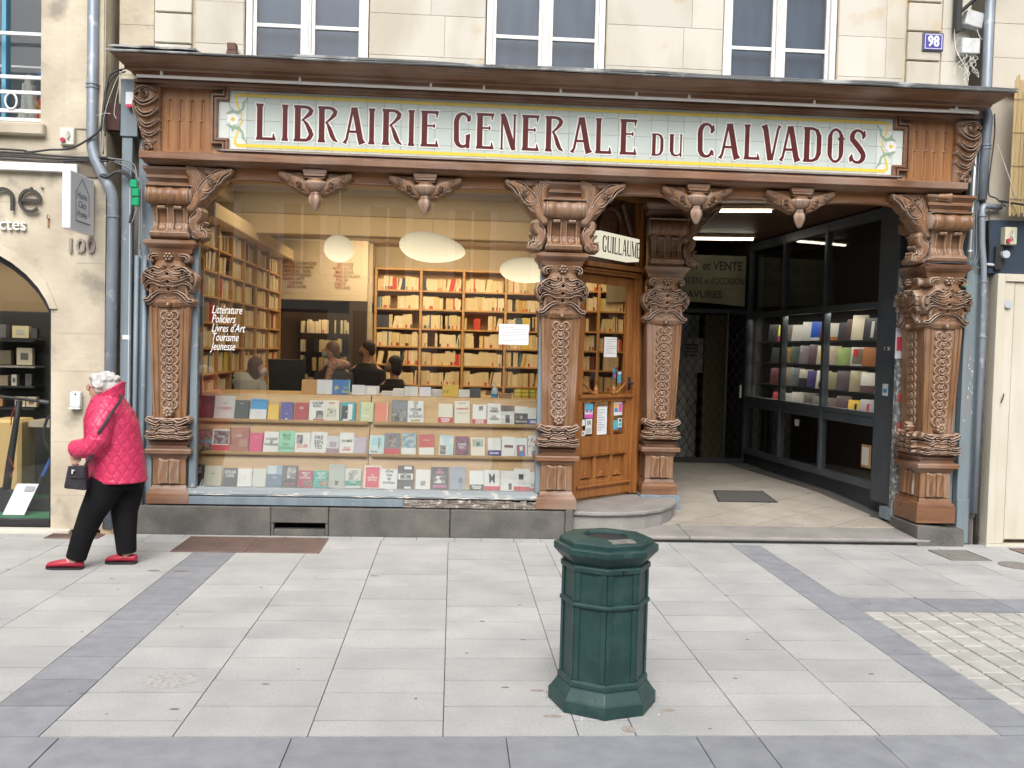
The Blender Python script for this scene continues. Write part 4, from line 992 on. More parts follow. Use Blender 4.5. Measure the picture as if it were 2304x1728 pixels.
# shelved books as one mass per bookcase
SPINE = [flat(c, .6) for c in ((.80, .73, .50), (.74, .66, .42), (.84, .79, .62), (.70, .60, .36), (.60, .07, .05), (.06, .08, .12), (.66, .42, .08), (.20, .07, .05), (.10, .20, .26), (.04, .03, .03), (.78, .70, .16), (.30, .36, .30))]
def spine_pick(r, row):
    t = r.random()
    if t < (.86 if row != 5 else .7): return r.choice((0, 0, 1, 2, 2, 3))
    return r.choice((4, 4, 5, 6, 7, 8, 9, 10))
def book_row(m, a, b, z, d0, r, hm, horiz='x', row=0, depth=.14, full=.985):
    """books from a to b along x (spines facing -y) or along y (spines facing +x)"""
    p = a+.005; run = 0; h = hm; col = 0
    while p < b-.02:
        if run <= 0: run = r.randint(2, 9); h = hm*r.uniform(.82, 1.08); col = spine_pick(r, row); lean = r.random() < .08
        w = r.uniform(.010, .026); run -= 1
        if r.random() > full: p += r.uniform(.03, .12); continue
        if p+w > b: break
        c = col if r.random() < .8 else spine_pick(r, row); hh = h*r.uniform(.97, 1.02); dd = r.uniform(0, .015)
        k = .035 if lean and p+w+.04 < b else 0
        if horiz == 'x': m.hexa([(p,d0+dd,z),(p+w-.001,d0+dd,z),(p+w-.001,d0+depth,z),(p,d0+depth,z)], [(p+k,d0+dd,z+hh),(p+w-.001+k,d0+dd,z+hh),(p+w-.001+k,d0+depth,z+hh),(p+k,d0+depth,z+hh)], c)
        else: m.hexa([(d0-depth,p,z),(d0-dd,p,z),(d0-dd,p+w-.001,z),(d0-depth,p+w-.001,z)], [(d0-depth,p+k,z+hh),(d0-dd,p+k,z+hh),(d0-dd,p+w-.001+k,z+hh),(d0-depth,p+w-.001+k,z+hh)], c)
        if c < 4 and r.random() < .14 and horiz == 'x': m.box(p-.0005, p+w-.0005, d0+dd-.002, d0+dd-.0005, z+.005, z+hh*.26, r.choice((4, 4, 5)))
        p += w
def bookcase(label, x0, x1, xup, zs, y, depth, seed, grp=None):
    t = thing('bookcase', label, 'bookcase', ((x0+x1)/2, y, .2))
    for a in xup: m = MB(); m.box(a-.018, a+.018, y-.004, y+depth, .2, zs[-1]+.29); m.build('upright', PINE2, t)
    for z in zs:
        for a, b in zip(xup, xup[1:]): m = MB(); m.box(a+.0185, b-.0185, y, y+depth, z-.022, z); m.build('shelf', PINE2, t)
    m = MB(); m.box(x0, x1, y+depth+.001, y+depth+.02, .2, zs[-1]+.27); m.build('back_panel', PINE, t)
    m = MB(); m.box(x0, x1, y-.01, y+depth, zs[-1]+.292, zs[-1]+.32); m.build('top_board', PINE2, t)
    r = random.Random(seed); m = MB()
    for i, z in enumerate(zs):
        for a, b in zip(xup, xup[1:]): book_row(m, a+.02, b-.02, z, y+.03, r, .205 if i < len(zs)-2 else .19, row=i)
    b = m.build('shelved_books', SPINE); tag(b, 'rows of mostly cream paperbacks filling the '+label, kind='stuff')
    return t
zs = [.62, .89, 1.161, 1.457, 1.726, 1.994, 2.282, 2.557]
bookcase('wide honey coloured bookcase across the back wall of the shop', -1.18, 1.55, [-1.165, -.50, .13, .76, 1.53], zs, 5.42, .30, 3)
bookcase('narrow bookcase seen through the glazed shop door', 1.6, 2.4, [1.62, 2.0, 2.38], zs, 4.4, .28, 11)
t = thing('bookcase', 'tall bookcase running back along the left wall of the shop', 'bookcase', (-2.6, 2.1, .2))
zl = [.62, .87, 1.13, 1.40, 1.655, 1.91, 2.17, 2.42, 2.66]; yu = [.78, 1.35, 1.92, 2.5, 3.15, 3.9, 4.7]
for a in yu: m = MB(); m.box(-2.74, -2.41, a-.014, a+.014, .2, 2.9); m.build('upright', PINE2, t)
for z in zl:
    for a, b in zip(yu, yu[1:]): m = MB(); m.box(-2.74, -2.415, a+.0145, b-.0145, z-.02, z); m.build('shelf', PINE2, t)
m = MB(); m.box(-2.76, -2.741, .7, 4.8, .2, 2.9); m.build('back_panel', PINE, t)
r = random.Random(8); m = MB()
for i, z in enumerate(zl):
    for a, b in zip(yu, yu[1:]): book_row(m, a+.02, b-.02, z, -2.44, r, .195, 'y', i, depth=.17, full=.93)
tag(m.build('shelved_books', SPINE), 'rows of paperbacks filling the tall left wall bookcase', kind='stuff')
m = MB(); r = random.Random(19)
for z in (1.0, 1.3, 1.6, 1.9):
    book_row(m, -2.45, -1.55, z, 6.6, r, .22, 'x', 5, .16, .9)
tag(m.build('shelved_books', SPINE), 'dim shelves of books in the back room beyond the counter', kind='stuff')
# rolling ladder rail like dark books slanting at the back
# pendant lamps
LAMPE = emat('lamp_glow', (1.0, .82, .54), 1.0)
_l = LAMPE.node_tree; _g = _n(_l, 'ShaderNodeNewGeometry'); _s = _n(_l, 'ShaderNodeSeparateXYZ'); _r = _n(_l, 'ShaderNodeMapRange')   # bulb sits low inside, the shade is brighter below
_l.links.new(_g.outputs['Normal'], _s.inputs[0]); _l.links.new(_s.outputs['Z'], _r.inputs[0]); _r.inputs[1].default_value = -1; _r.inputs[2].default_value = 1; _r.inputs[3].default_value = 1.5; _r.inputs[4].default_value = .45
_l.links.new(_r.outputs[0], _l.nodes['Emission'].inputs[1])
def pebble(label, cx, cy, cz, a, b, tilt, off=0):
    t = thing('pendant_lamp', label, 'pendant lamp', (cx, cy, cz), 'pebble shaped pendant lamps')
    m = MB(); n = 28; prof = [(math.sin(PI*i/14), -math.cos(PI*i/14)) for i in range(15)]
    for i, (r, z) in enumerate(prof):
        for k in range(n):
            q = 2*PI*k/n; x = a*z*1.0; yy = b*.8*r*math.cos(q); zz = b*r*math.sin(q)*(1-off*z)
            m.v.append((cx+x*math.cos(tilt)-zz*math.sin(tilt), cy+yy, cz+x*math.sin(tilt)+zz*math.cos(tilt)))
    m.f = [(i*n+k, i*n+(k+1) % n, (i+1)*n+(k+1) % n, (i+1)*n+k) for i in range(14) for k in range(n)]; m.m = [0]*len(m.f)
    m.build('lamp_shade', LAMPE, t, smooth=True)
    m = MB(); m.tube([(cx, cy, cz+b*.95), (cx, cy, 3.52)], .004, 5); m.build('cord', CABLEG, t)
pebble('long pebble shaped glowing pendant lamp in the middle of the shop window', -.26, 2.0, 2.815, .37, .165, -.12, .18)
pebble('small round glowing pendant lamp left of the long one', -1.285, 2.0, 2.77, .165, .15, -.35, .05)
pebble('glowing pendant lamp partly hidden behind the middle column', .82, 2.0, 2.60, .33, .142, 0, .1)
SPOT = emat('spot_glow', (1, .85, .6), 14)
for lab, x, y, z in (('small recessed ceiling spot on the left of the shop ceiling', -1.53, 1.8, 3.50), ('small ceiling spot shining beside the second carved pendant', -.27, 1.6, 3.42)):
    t = thing('ceiling_spot', lab, 'spotlight', (x, y, z))
    m = MB(); m.lathe([(.05, 0), (.05, .03), (.035, .04)], (x, y, z-.02), 14); m.build('housing', PLAST, t)
    m = MB(); m.lathe([(.034, 0), (0, -.006)], (x, y, z-.022), 12); m.build('bulb', SPOT, t)

area('ceiling_light', (-.3, 4.4, 3.19), 2.8, .9, 105, WARM, (math.radians(25), 0, 0))
area('ceiling_light', (-.6, 1.5, 3.49), 3.2, 1.0, 34, WARM)
area('ceiling_light', (1.9, 3.4, 3.19), .8, 1.6, 14, WARM)

# display stand in the window
stand = thing('display_stand', 'pale wood sloping display stand with three ledges in the shop window', 'display stand', (-.77, .5, .2))
def py(z): return .35+.35*(z-.36)
for a, b in ((-2.44, -.782), (-.774, .86)):
    m = MB(); m.hexa([(a, py(.30), .30), (b, py(.30), .30), (b, py(.30)+.02, .30), (a, py(.30)+.02, .30)], [(a+.02 if a < -2 else a, py(1.225), 1.225), (b, py(1.225), 1.225), (b, py(1.225)+.02, 1.225), (a, py(1.225)+.02, 1.225)])
    m.build('back_board', PINE, stand)
    for z in (.985, .69):
        m = MB(); y = py(z); m.prism([(y, z-.024), (y-.052, z-.024), (y-.058, z-.012), (y-.058, z+.010), (y-.050, z+.010), (y-.048, z-.006), (y, z-.006)], a+.03, b-.01, 'x'); m.build('ledge', PINE, stand)
    m = MB(); m.box(a, b, py(1.225)+.001, 1.35, 1.205, 1.227); m.build('top_board', PINE, stand)
m = MB(); m.box(-2.36, .80, .18, .42, .24, .372); m.build('window_floor', GREYP, stand)
m = MB(); m.box(-2.44, -2.425, .36, 1.3, .3, 1.2); m.build('side_board', PINE2, stand)

# ------------------------------------------------------------------ books on show
BOOKG = 'books on show in the shop window'
bookn = 0
def book(x, z, w, h, cover, label, title=None, tcol=(.05,.05,.05), ts=.03, band=None, btxt=None, bcol=(.85,.85,.85), pic=None, M=None, lean=.335, th=.018, grp=BOOKG, name='book', tz=.62, xs=.8, stripe=None, title2=None):
    """upright cover facing -y, leaning back; local frame: x across, z up, y depth"""
    global bookn; bookn += 1
    if M is None:
        M = Matrix.Translation((x, py(z)-.024, z)) @ Matrix.Rotation(-lean, 4, 'X') @ Matrix.Rotation(random.uniform(-.03, .03), 4, 'Y')
    base = M.translation
    t = thing(name, label, 'book', tuple(base), grp)
    rr = random.Random(bookn)
    w = w*1.05-.004
    cov = flat(cover, .42)
    m = MB(); m.box(-w/2, w/2, -th/2, -th/2+.0015, 0, h); m.box(-w/2, w/2, th/2-.0015, th/2, 0, h); m.box(-w/2, -w/2+.0015, -th/2+.0016, th/2-.0016, 0, h)
    m.v = [tuple(M @ Vector(v)) for v in m.v]; m.build('cover', cov, t)
    m = MB(); m.box(-w/2+.0016, w/2-.003, -th/2+.0016, th/2-.0016, .002, h-.002); m.v = [tuple(M @ Vector(v)) for v in m.v]; m.build('page_block', PAGES, t)
    yf = -th/2-.0004
    def patch(nm, a, b, c, d, col, k=0):
        m = MB(); m.box(a*w, b*w, yf-.0004-k, yf-k, c*h, d*h); m.v = [tuple(M @ Vector(v)) for v in m.v]; m.build(nm, col if not isinstance(col, tuple) else flat(col, .42), t)
    if pic:
        for (a, b, c, d, col) in pic: patch('cover_picture', a, b, c, d, col, .0002*(pic.index((a, b, c, d, col))))
    if stripe: patch('cover_panel', -.5+.0, .5, stripe[0], stripe[1], stripe[2])
    if band:
        patch('paper_band', -.5, .5, 0, band[0], band[1], .0016)
        if btxt: text(btxt, min(.045, 1.25*w/max(3, max(len(s) for s in btxt.split('\n')))), flat(bcol, .5), M @ Matrix.Translation((0, yf-.0024, band[0]*h*.5)) @ Matrix.Rotation(PI/2, 4, 'X'), 'band_text', t, xs=.85, ext=.0002, ls=.85, bold=.001)
    if title:
        L = max(len(s) for s in title.split('\n'))
        s_ = ts or 1
        text(title, s_, flat(tcol, .5), M @ Matrix.Translation((0, yf-.0024, tz*h)) @ Matrix.Rotation(PI/2, 4, 'X'), 'title', t, xs=min(xs, (w*.92)/(L*s_*.62)), ext=.0002, ls=.85, bold=.0006)
    return t
RD, BKc, WH, CR, TL = (.58, .04, .06), (.03, .03, .035), (.78, .78, .76), (.76, .72, .60), (.03, .36, .42)
PH = pmat('photo_print', (.32, .31, .30), (.06, .06, .06), rough=.4, scale=28, lo=.42, hi=.58)
PHB = pmat('photo_print_blue', (.16, .28, .36), (.42, .50, .50), rough=.4, scale=26, lo=.42, hi=.58)
PHC = pmat('photo_print_crowd', (.40, .26, .18), (.12, .10, .10), rough=.4, scale=50, lo=.42, hi=.58)
PHG = pmat('photo_print_green', (.33, .38, .30), (.42, .45, .38), rough=.4, scale=18, lo=.42, hi=.58)
PHM = pmat('photo_print_magenta', (.30, .05, .16), (.05, .04, .05), rough=.4, scale=34, lo=.45, hi=.55)
PHD = pmat('photo_print_dark', (.16, .12, .10), (.04, .035, .035), rough=.4, scale=45, lo=.42, hi=.58)
R1, R2, R3 = .98, .685, .375
TOPROW = [
 (-2.319,.14,.224,(.09,.05,.06),'dark purple patterned paperback at the far left of the top row',dict(pic=[(-.42,.42,.08,.6,pmat('print_ornate', (.30,.05,.05),(.08,.05,.10),scale=90,lo=.45,hi=.55,rough=.4))])),
 (-2.143,.185,.226,(.66,.63,.61),'wide pale book titled Le Taureau in red on the top row',dict(title='LE TAUREAU',tcol=(.6,.08,.12),ts=.03,tz=.46,pic=[(-.12,.14,.62,.72,(.45,.5,.47))])),
 (-1.986,.13,.186,(.035,.05,.055),'black paperback with small white title on the top row',dict(title='ESSAI',tcol=(.6,.6,.6),ts=.014,tz=.82)),
 (-1.833,.15,.202,(.72,.74,.76),'blue over white book with a slanting edge on the top row',dict(pic=[(-.5,.5,.5,1,(.02,.30,.62)),(-.5,.5,.86,.94,(.02,.2,.5))],title='VIES',tcol=(.5,.5,.55),ts=.016,tz=.32)),
 (-1.688,.10,.146,(.78,.52,.06),'small plain yellow book on the top row',{}),
 (-1.563,.115,.175,(.09,.06,.30),'deep violet paperback on the top row',dict(title='Essai',tcol=(.6,.6,.7),ts=.014,tz=.36,pic=[(-.08,.08,.03,.1,WH)])),
 (-1.426,.118,.174,(.42,.03,.05),'dark red paperback with small white lines on the top row',dict(title='Histoire\nordinaire',tcol=(.8,.7,.65),ts=.014,tz=.7)),
 (-1.284,.14,.198,WH,'white book titled Le racisme des blancs over a portrait on the top row',dict(title='LE RACISME\nBLANCS',tcol=(.08,.08,.1),ts=.036,tz=.80,pic=[(-.05,.42,.12,.50,PH),(-.2,.5,0,.1,(.5,.12,.12))])),
 (-1.143,.14,.203,CR,'cream book with a pencil sketch and red author name on the top row',dict(title='ANGE',tcol=(.6,.1,.06),ts=.026,tz=.86,pic=[(-.3,.3,.2,.6,pmat('sketch_print',(.62,.60,.52),(.2,.2,.18),scale=30,lo=.5,hi=.6,rough=.5))])),
 (-.992,.135,.188,TL,'teal book with a big white ring and black disc on the top row',dict(pic=[(-.42,.12,.05,.8,BKc),(.0,.3,.1,.9,WH),(-.3,.1,.02,.12,WH)],title='LE NEZ',tcol=WH,ts=.018,tz=.5)),
 (-.815,.125,.192,(.62,.66,.38),'pale lime green book with teal edge on the top row',dict(pic=[(-.5,-.42,0,1,(.1,.45,.45)),(-.3,.3,.24,.27,WH),(-.3,.3,.3,.33,WH)],title='nouvelles',tcol=(.35,.45,.3),ts=.016,tz=.6)),
 (-.670,.118,.185,(.78,.22,.13),'plain coral red paperback on the top row',dict(pic=[(.38,.5,0,1,(.8,.5,.45))])),
 (-.504,.15,.221,(.16,.18,.18),'large grey black photographic cover on the top row',dict(pic=[(-.46,.40,.05,.55,PH),(-.46,.46,.6,.95,(.22,.23,.26))])),
 (-.346,.148,.215,WH,"white book with heavy black title L'âge du capitalisme de surveillance",dict(title="L'ÂGE\nDU\nCAPITALISME\nDE LA\nSURVEILLANCE",tcol=(.04,.04,.04),ts=.040,tz=.60,xs=.55,pic=[(-.3,.3,.05,.16,(.5,.45,.2))])),
 (-.064,.135,.194,CR,'cream book with a red band reading Cynthia Fleury on the top row',dict(band=(.30,RD),btxt='CYNTHIA\nFLEURY')),
 (.099,.142,.226,CR,'tall cream book titled Humanité in red on the top row',dict(title='HUMANITÉ',tcol=(.6,.1,.1),ts=.028,tz=.65,pic=[(-.25,.25,.88,.92,(.3,.3,.3)),(-.4,.4,.48,.5,(.5,.45,.4)),(-.3,.3,.42,.44,(.5,.45,.4))])),
 (.264,.132,.194,WH,'white book with a tiny photo and red band next to Trois femmes',dict(band=(.24,RD),btxt='TIDIANE\nPLAINTE',pic=[(-.08,.22,.7,.92,PH)])),
 (.403,.128,.206,WH,'white book titled Trois femmes by Lisa Taddeo',dict(title='TROIS\nFEMMES\n\nLISA\nTADDEO',tcol=(.07,.07,.07),ts=.030,tz=.5)),
 (.535,.126,.189,(.62,.62,.62),'grey photo cover of a seated figure titled Patti Smith',dict(title='PATTI\nSMITH',tcol=(.06,.06,.06),ts=.036,tz=.83,pic=[(-.5,.5,.7,1,(.22,.14,.13)),(-.16,.16,.1,.5,BKc)])),
 (.665,.125,.185,WH,'white over black book by Sarah Chiche on the top row',dict(pic=[(-.5,.5,0,.62,BKc),(-.1,.1,.3,.5,(.3,.3,.3))],title='SARAH CHICHE',tcol=WH,ts=.022,tz=.17,xs=.7)),
 (.785,.115,.170,WH,'white book with a navy band at the far right of the top row',dict(band=(.36,(.06,.05,.25)),btxt='CHRISTIAN\nGOUDARD')),
]
MIDROW = [
 (-2.311,.16,.212,(.34,.28,.24),'crowd photo cover with a blue stripe at the far left of the middle row',dict(pic=[(-.48,.48,.02,.98,PHC),(-.5,.5,.34,.52,(.12,.35,.42))])),
 (-2.149,.16,.211,WH,'black and white photo cover titled La peine with a red foot',dict(pic=[(-.42,.42,.32,.93,PH)],band=(.28,RD),title='LA PEINE',tcol=WH,ts=.022,tz=.66)),
 (-1.981,.175,.231,(.36,.10,.07),'brick red portrait cover on the middle row',dict(pic=[(-.38,.1,.55,.95,(.42,.16,.10)),(.0,.42,.2,.5,(.45,.22,.16))],title='Histoire',tcol=WH,ts=.018,tz=.66)),
 (-1.826,.118,.182,(.68,.05,.18),'plain bright pink paperback on the middle row',dict(title='Essai',tcol=(.8,.6,.65),ts=.014,tz=.76)),
 (-1.686,.14,.197,WH,'white book titled La société des vulnérables on the middle row',dict(title='LA SOCIÉTÉ\nDES\nVULNÉRABLES',tcol=(.06,.06,.06),ts=.030,tz=.50)),
 (-1.548,.145,.207,(.30,.66,.44),'mint green book titled Mélancolie postcoloniale',dict(title='MÉLAN\nCOLIE\n\nPOST\nCOLONIALE',tcol=(.10,.25,.15),ts=.036,tz=.5)),
 (-1.394,.14,.193,WH,'white book titled Jouir in red with a small portrait',dict(title='JOUIR',tcol=(.68,.07,.05),ts=.05,tz=.32,pic=[(-.40,.0,.45,.88,PH)],xs=.75)),
 (-1.249,.145,.203,WH,'white book titled Présentes in wide spaced black capitals',dict(title='PRÉ\nSEN\nTES',tcol=(.10,.10,.11),ts=.052,tz=.50,xs=.95)),
 (-1.117,.115,.167,(.64,.62,.65),'small grey book with a mauve circle on the middle row',dict(pic=[(-.25,.3,.35,.65,(.40,.34,.40)),(-.5,.5,0,.28,(.35,.25,.30))])),
 (-.984,.132,.201,WH,'white book titled Soumise on le devient in black and red',dict(title='\nSOUMISE',tcol=(.08,.08,.08),ts=.032,tz=.66,btxt='ON LE\nDEVIENT',band=(.42,WH),bcol=(.65,.08,.06))),
 (-.856,.115,.159,(.52,.44,.52),'pale lilac paperback with a peach line on the middle row',dict(pic=[(-.1,.42,.58,.66,(.72,.52,.45))])),
 (-.705,.135,.182,(.58,.72,.72),'pale blue cover with a small jetty on the middle row',dict(pic=[(-.35,.35,.45,.88,(.38,.62,.66)),(.12,.2,.3,.85,(.12,.16,.18)),(-.4,.1,.08,.16,(.25,.28,.28))])),
 (-.557,.14,.205,(.18,.20,.22),'bearded man portrait cover with a red foot on the middle row',dict(pic=[(-.22,.22,.36,.9,pmat('print_face',(.42,.28,.22),(.10,.08,.07),scale=30,lo=.45,hi=.55,rough=.4))],band=(.26,RD))),
 (-.403,.135,.211,(.14,.22,.26),'blue grey landscape cover with a white foot on the middle row',dict(pic=[(-.5,.5,.3,1,PHB)],band=(.30,WH))),
 (-.232,.14,.200,(.55,.07,.07),'red book with a white foot on the middle row',dict(title='Chroniques',tcol=(.8,.65,.6),ts=.016,tz=.72,band=(.36,WH))),
 (-.049,.13,.193,WH,'white book with sky blue lettering and a street photo',dict(title='L\'INCONNU\nDE LA\nVILLE',tcol=(.2,.62,.78),ts=.034,tz=.78,pic=[(-.45,.0,.05,.5,PH),(.05,.45,.05,.6,(.5,.7,.75))])),
 (.103,.125,.188,(.14,.03,.08),'magenta and black photo cover on the middle row',dict(pic=[(-.5,.5,0,1,PHM)],title='ANNIE\nDUC',tcol=WH,ts=.034,tz=.5)),
 (.254,.13,.178,CR,'cream book with a framed misty island picture',dict(pic=[(-.38,.38,.5,.92,PHG),(-.1,.14,.55,.75,(.1,.14,.14))])),
 (.411,.124,.179,WH,'white book with a navy band reading Mauvignier',dict(band=(.32,(.06,.05,.25)),btxt='MAUVIGNIER')),
 (.540,.124,.193,WH,'white book with one thin dark strip on the middle row',dict(pic=[(-.3,.36,.44,.58,(.22,.12,.14))])),
 (.666,.114,.183,(.72,.76,.77),'pale book with a white turbaned figure painting',dict(pic=[(-.36,.36,.0,.62,(.32,.12,.18)),(-.12,.14,.32,.55,WH),(-.1,.2,.0,.26,(.05,.25,.55))])),
 (.790,.115,.209,WH,'white book scattered with tiny drawings at the far right of the middle row',dict(pic=[(-.46,.4,.35,.95,pmat('print_doodle',(.78,.78,.76),(.1,.12,.16),scale=55,lo=.56,hi=.6,rough=.5)),(.1,.5,.05,.35,(.05,.08,.18))])),
]
BOTROW = [
 (-2.347,.14,.20,(.13,.13,.12),'grey street photo cover at the far left of the bottom row',dict(pic=[(-.5,.5,0,1,PHD)],title='LE PRIX\nDE RIEN',tcol=(.62,.62,.6),ts=.034,tz=.72)),
 (-2.190,.15,.19,CR,'wide cream book with faint small lettering on the bottom row',dict(title='récit',tcol=(.4,.3,.25),ts=.02,tz=.62)),
 (-2.036,.12,.172,(.04,.04,.045),'black book with slanting white block capitals on the bottom row',dict(title='DÉTRUIRE\nCASHEL',tcol=(.75,.75,.75),ts=.04,tz=.66)),
 (-1.899,.125,.168,WH,'small plain white book on the bottom row, left of the grey one',dict(pic=[(-.08,.08,.46,.5,(.5,.5,.5))])),
 (-1.768,.12,.168,(.62,.64,.58),'small plain grey green book on the bottom row',{}),
 (-1.634,.135,.20,(.28,.38,.48),'blue mountain cover on the bottom row',dict(pic=[(-.5,.5,0,.6,(.10,.18,.28)),(-.5,.1,.6,1,(.55,.62,.66))],title='Voyage',tcol=(.7,.7,.7),ts=.018,tz=.45)),
 (-1.493,.14,.203,(.08,.08,.08),'black and white close portrait cover on the bottom row',dict(pic=[(-.15,.38,.4,.95,pmat('print_portrait',(.55,.54,.52),(.15,.14,.14),scale=20,lo=.42,hi=.58,rough=.4)),(-.3,.4,.13,.17,(.5,.1,.08))],title='G.',tcol=WH,ts=.03,tz=.48)),
 (-1.348,.13,.16,(.45,.05,.10),'crimson book with small photos and white type on the bottom row',dict(pic=[(-.1,.5,.1,.4,PHC)],title='AMOUR\nDES\n& ÉTOILES',tcol=WH,ts=.026,tz=.70)),
 (-1.206,.13,.16,(.03,.40,.34),'teal green book with small photos and white type on the bottom row',dict(pic=[(-.1,.5,.1,.4,PHC)],title='AMOUR\nVRAI\n& ERREUR',tcol=WH,ts=.026,tz=.70)),
 (-1.059,.145,.222,(.42,.46,.41),'tall misty grey green cover with a small bird',dict(pic=[(-.1,.12,.12,.3,(.10,.10,.08))])),
 (-.906,.14,.186,(.62,.63,.6),'grey portrait cover with a green stripe on the bottom row',dict(pic=[(-.3,.35,.42,.92,pmat('print_old_man',(.6,.6,.58),(.25,.25,.24),scale=24,lo=.42,hi=.58,rough=.4)),(-.5,.5,.12,.38,(.02,.30,.22))],title='LA LIGNE',tcol=WH,ts=.016,tz=.30)),
 (-.730,.155,.218,(.78,.66,.60),'scarlet panel book titled Le capitalisme sans rival',dict(pic=[(-.40,.40,.04,.92,(.66,.03,.08))],title='Le\ncapitalisme\nsans rival',tcol=(.85,.75,.7),ts=.028,tz=.48,xs=.9)),
 (-.576,.148,.188,WH,'white book titled Des vies de combat',dict(title='aDes\nvies\nde\ncombat',tcol=(.07,.05,.05),ts=.042,tz=.60,xs=.9)),
 (-.421,.145,.222,(.04,.04,.045),'black book with white triangles titled Racismes de France',dict(pic=[(-.1,.38,.84,.96,WH),(-.46,-.32,.4,.66,WH),(.34,.46,.4,.66,WH),(-.06,.36,.02,.1,WH)],title='RACISMES\nDE\nFRANCE',tcol=WH,ts=.026,tz=.52,xs=.9)),
 (-.259,.132,.188,WH,'white book with one tiny grey photo on the bottom row',dict(pic=[(-.16,.16,.18,.42,PH)])),
 (-.101,.155,.214,(.06,.05,.06),'black cover with pink title and a pale horse on the bottom row',dict(pic=[(-.36,.3,.28,.60,pmat('print_horse',(.7,.68,.66),(.12,.1,.12),scale=22,lo=.45,hi=.55,rough=.4)),(-.4,.4,.08,.2,(.45,.12,.28))],title='NEU\nSIBERIE',tcol=(.7,.25,.45),ts=.03,tz=.80)),
 (.064,.148,.220,(.30,.34,.42),'slate blue cover with a small dark tree on the bottom row',dict(pic=[(.08,.34,.3,.52,(.12,.14,.18)),(.18,.24,.05,.3,(.12,.14,.18))])),
 (.247,.13,.186,WH,'white book with a black band reading Emmanuel Carrère',dict(band=(.28,BKc),btxt='EMMANUEL\nCARRÈRE')),
 (.391,.145,.195,WH,'white book with one huge letter M and a red band',dict(band=(.20,RD),title='M',tcol=(.05,.05,.05),ts=.13,tz=.55,xs=.62)),
 (.533,.125,.190,WH,'white book with a small dark oval portrait on the bottom row',dict(pic=[(.1,.34,.05,.36,PHD)])),
 (.671,.148,.212,WH,'white book with an embracing couple drawing and a red band',dict(band=(.19,RD),pic=[(-.25,.25,.26,.5,(.62,.62,.62)),(-.2,.1,.5,.75,BKc)])),
 (.795,.10,.182,(.74,.76,.74),'pale book with a red foot at the far right of the bottom row',dict(band=(.14,(.5,.08,.08)),pic=[(.0,.35,.7,.92,PH),(-.4,.2,.2,.4,(.45,.5,.45))])),
]
for zz, rows in ((R1, TOPROW), (R2, MIDROW), (R3, BOTROW)):
    for x, w, h, c, lab, kw in rows:
        z0 = zz+.006
        book(x, z0, w, h, c, lab, **kw)
# small piles and books standing on top of the stand
G2 = 'books standing along the top of the display stand'
for x, w, h, c, lab, kw in [
 (-1.391,.145,.141,(.45,.24,.07),'brown book standing on top of the display stand beside the blue one',dict(title='atlas',tcol=(.2,.1,.05),ts=.014,tz=.84)),
 (-1.244,.142,.142,(.62,.64,.66),'pale grey book standing on the display stand between brown and blue covers',{}),
 (-1.085,.165,.145,(.02,.14,.40),'bright blue illustrated book standing on top of the display stand',dict(pic=[(-.42,.42,.12,.6,pmat('print_fish',(.02,.14,.40),(.40,.36,.15),scale=26,lo=.52,hi=.58,rough=.4)),(.44,.5,0,1,(.2,.55,.45))])),
 (-.919,.118,.098,(.66,.67,.70),'plain white book on the display stand, left of the one with a pale circle',{}),
 (-.787,.14,.092,(.62,.56,.55),'low cover with a large pale circle on the display stand',dict(pic=[(-.3,.3,.08,.92,(.76,.74,.72))])),
 (-.405,.13,.095,(.62,.64,.62),'light grey book on the display stand right of the white stack',{}),
 (-.268,.108,.093,(.66,.68,.74),'pale lavender book on the display stand left of the grey pile',dict(pic=[(-.3,.3,.3,.32,(.5,.5,.55))])),
 (-.021,.155,.122,(.62,.42,.05),'golden yellow book with two small figures standing on the stand',dict(pic=[(-.40,-.33,.3,.55,(.1,.08,.05)),(-.22,-.15,.3,.55,(.1,.08,.05))])),
 (.113,.10,.077,(.60,.62,.60),'low grey book on the display stand left of the black one',{}),
 (.222,.105,.094,(.04,.045,.05),'black book standing on top of the display stand',{})]:
    book(0, 0, w, h, c, lab, M=Matrix.Translation((x, .78, 1.228)) @ Matrix.Rotation(-.2, 4, 'X'), grp=G2, th=.025, **kw)
def pile(x, y, z, w, d, n, cols, label, th=.014, grp='book piles on the display stand'):
    t = thing('book_pile', label, 'book pile', (x, y, z), grp)
    for i in range(n):
        m = MB(); dx = random.uniform(-.004, .004); m.box(x-w/2+dx, x+w/2+dx, y, y+d, z+i*th, z+i*th+th-.0015); m.build('stacked_book', flat(cols[i % len(cols)]), t)
pile(-.64, .78, 1.228, .11, .16, 3, [(.66,.67,.66)], 'low pile of white books on the stand left of the taller white stack')
pile(-.527, .76, 1.228, .112, .16, 5, [(.76,.76,.74), (.7,.7,.68)], 'taller stack of white books on the display stand')
pile(-.157, .80, 1.228, .105, .15, 5, [(.56,.58,.58), (.6,.62,.62)], 'grey pile beside the golden yellow book on the display stand')
pile(.526, .80, 1.228, .12, .15, 3, [(.30,.16,.08), (.36,.22,.12)], 'pile of brown books beside the hand gel bottle')
for i, x in enumerate((.66, .74, .80)):
    book(0, 0, .08, .085, (.74, .60, .07), ('leftmost', 'middle', 'rightmost')[i]+' of the three small yellow books behind the right end of the stand', M=Matrix.Translation((x, .95, 1.228)) @ Matrix.Rotation(-.1, 4, 'X'), grp='small yellow books in a wire rack', th=.02)
t = thing('wire_rack', 'thin wire book rack holding small yellow books in the window', 'rack', (.73, .9, 1.23))
m = MB()
for z in (1.245, 1.285): m.tube([(.60, .90, z), (.84, .90, z)], .0025, 5)
for x in (.61, .69, .76, .83): m.tube([(x, .90, 1.23), (x, .90, 1.32)], .0025, 5)
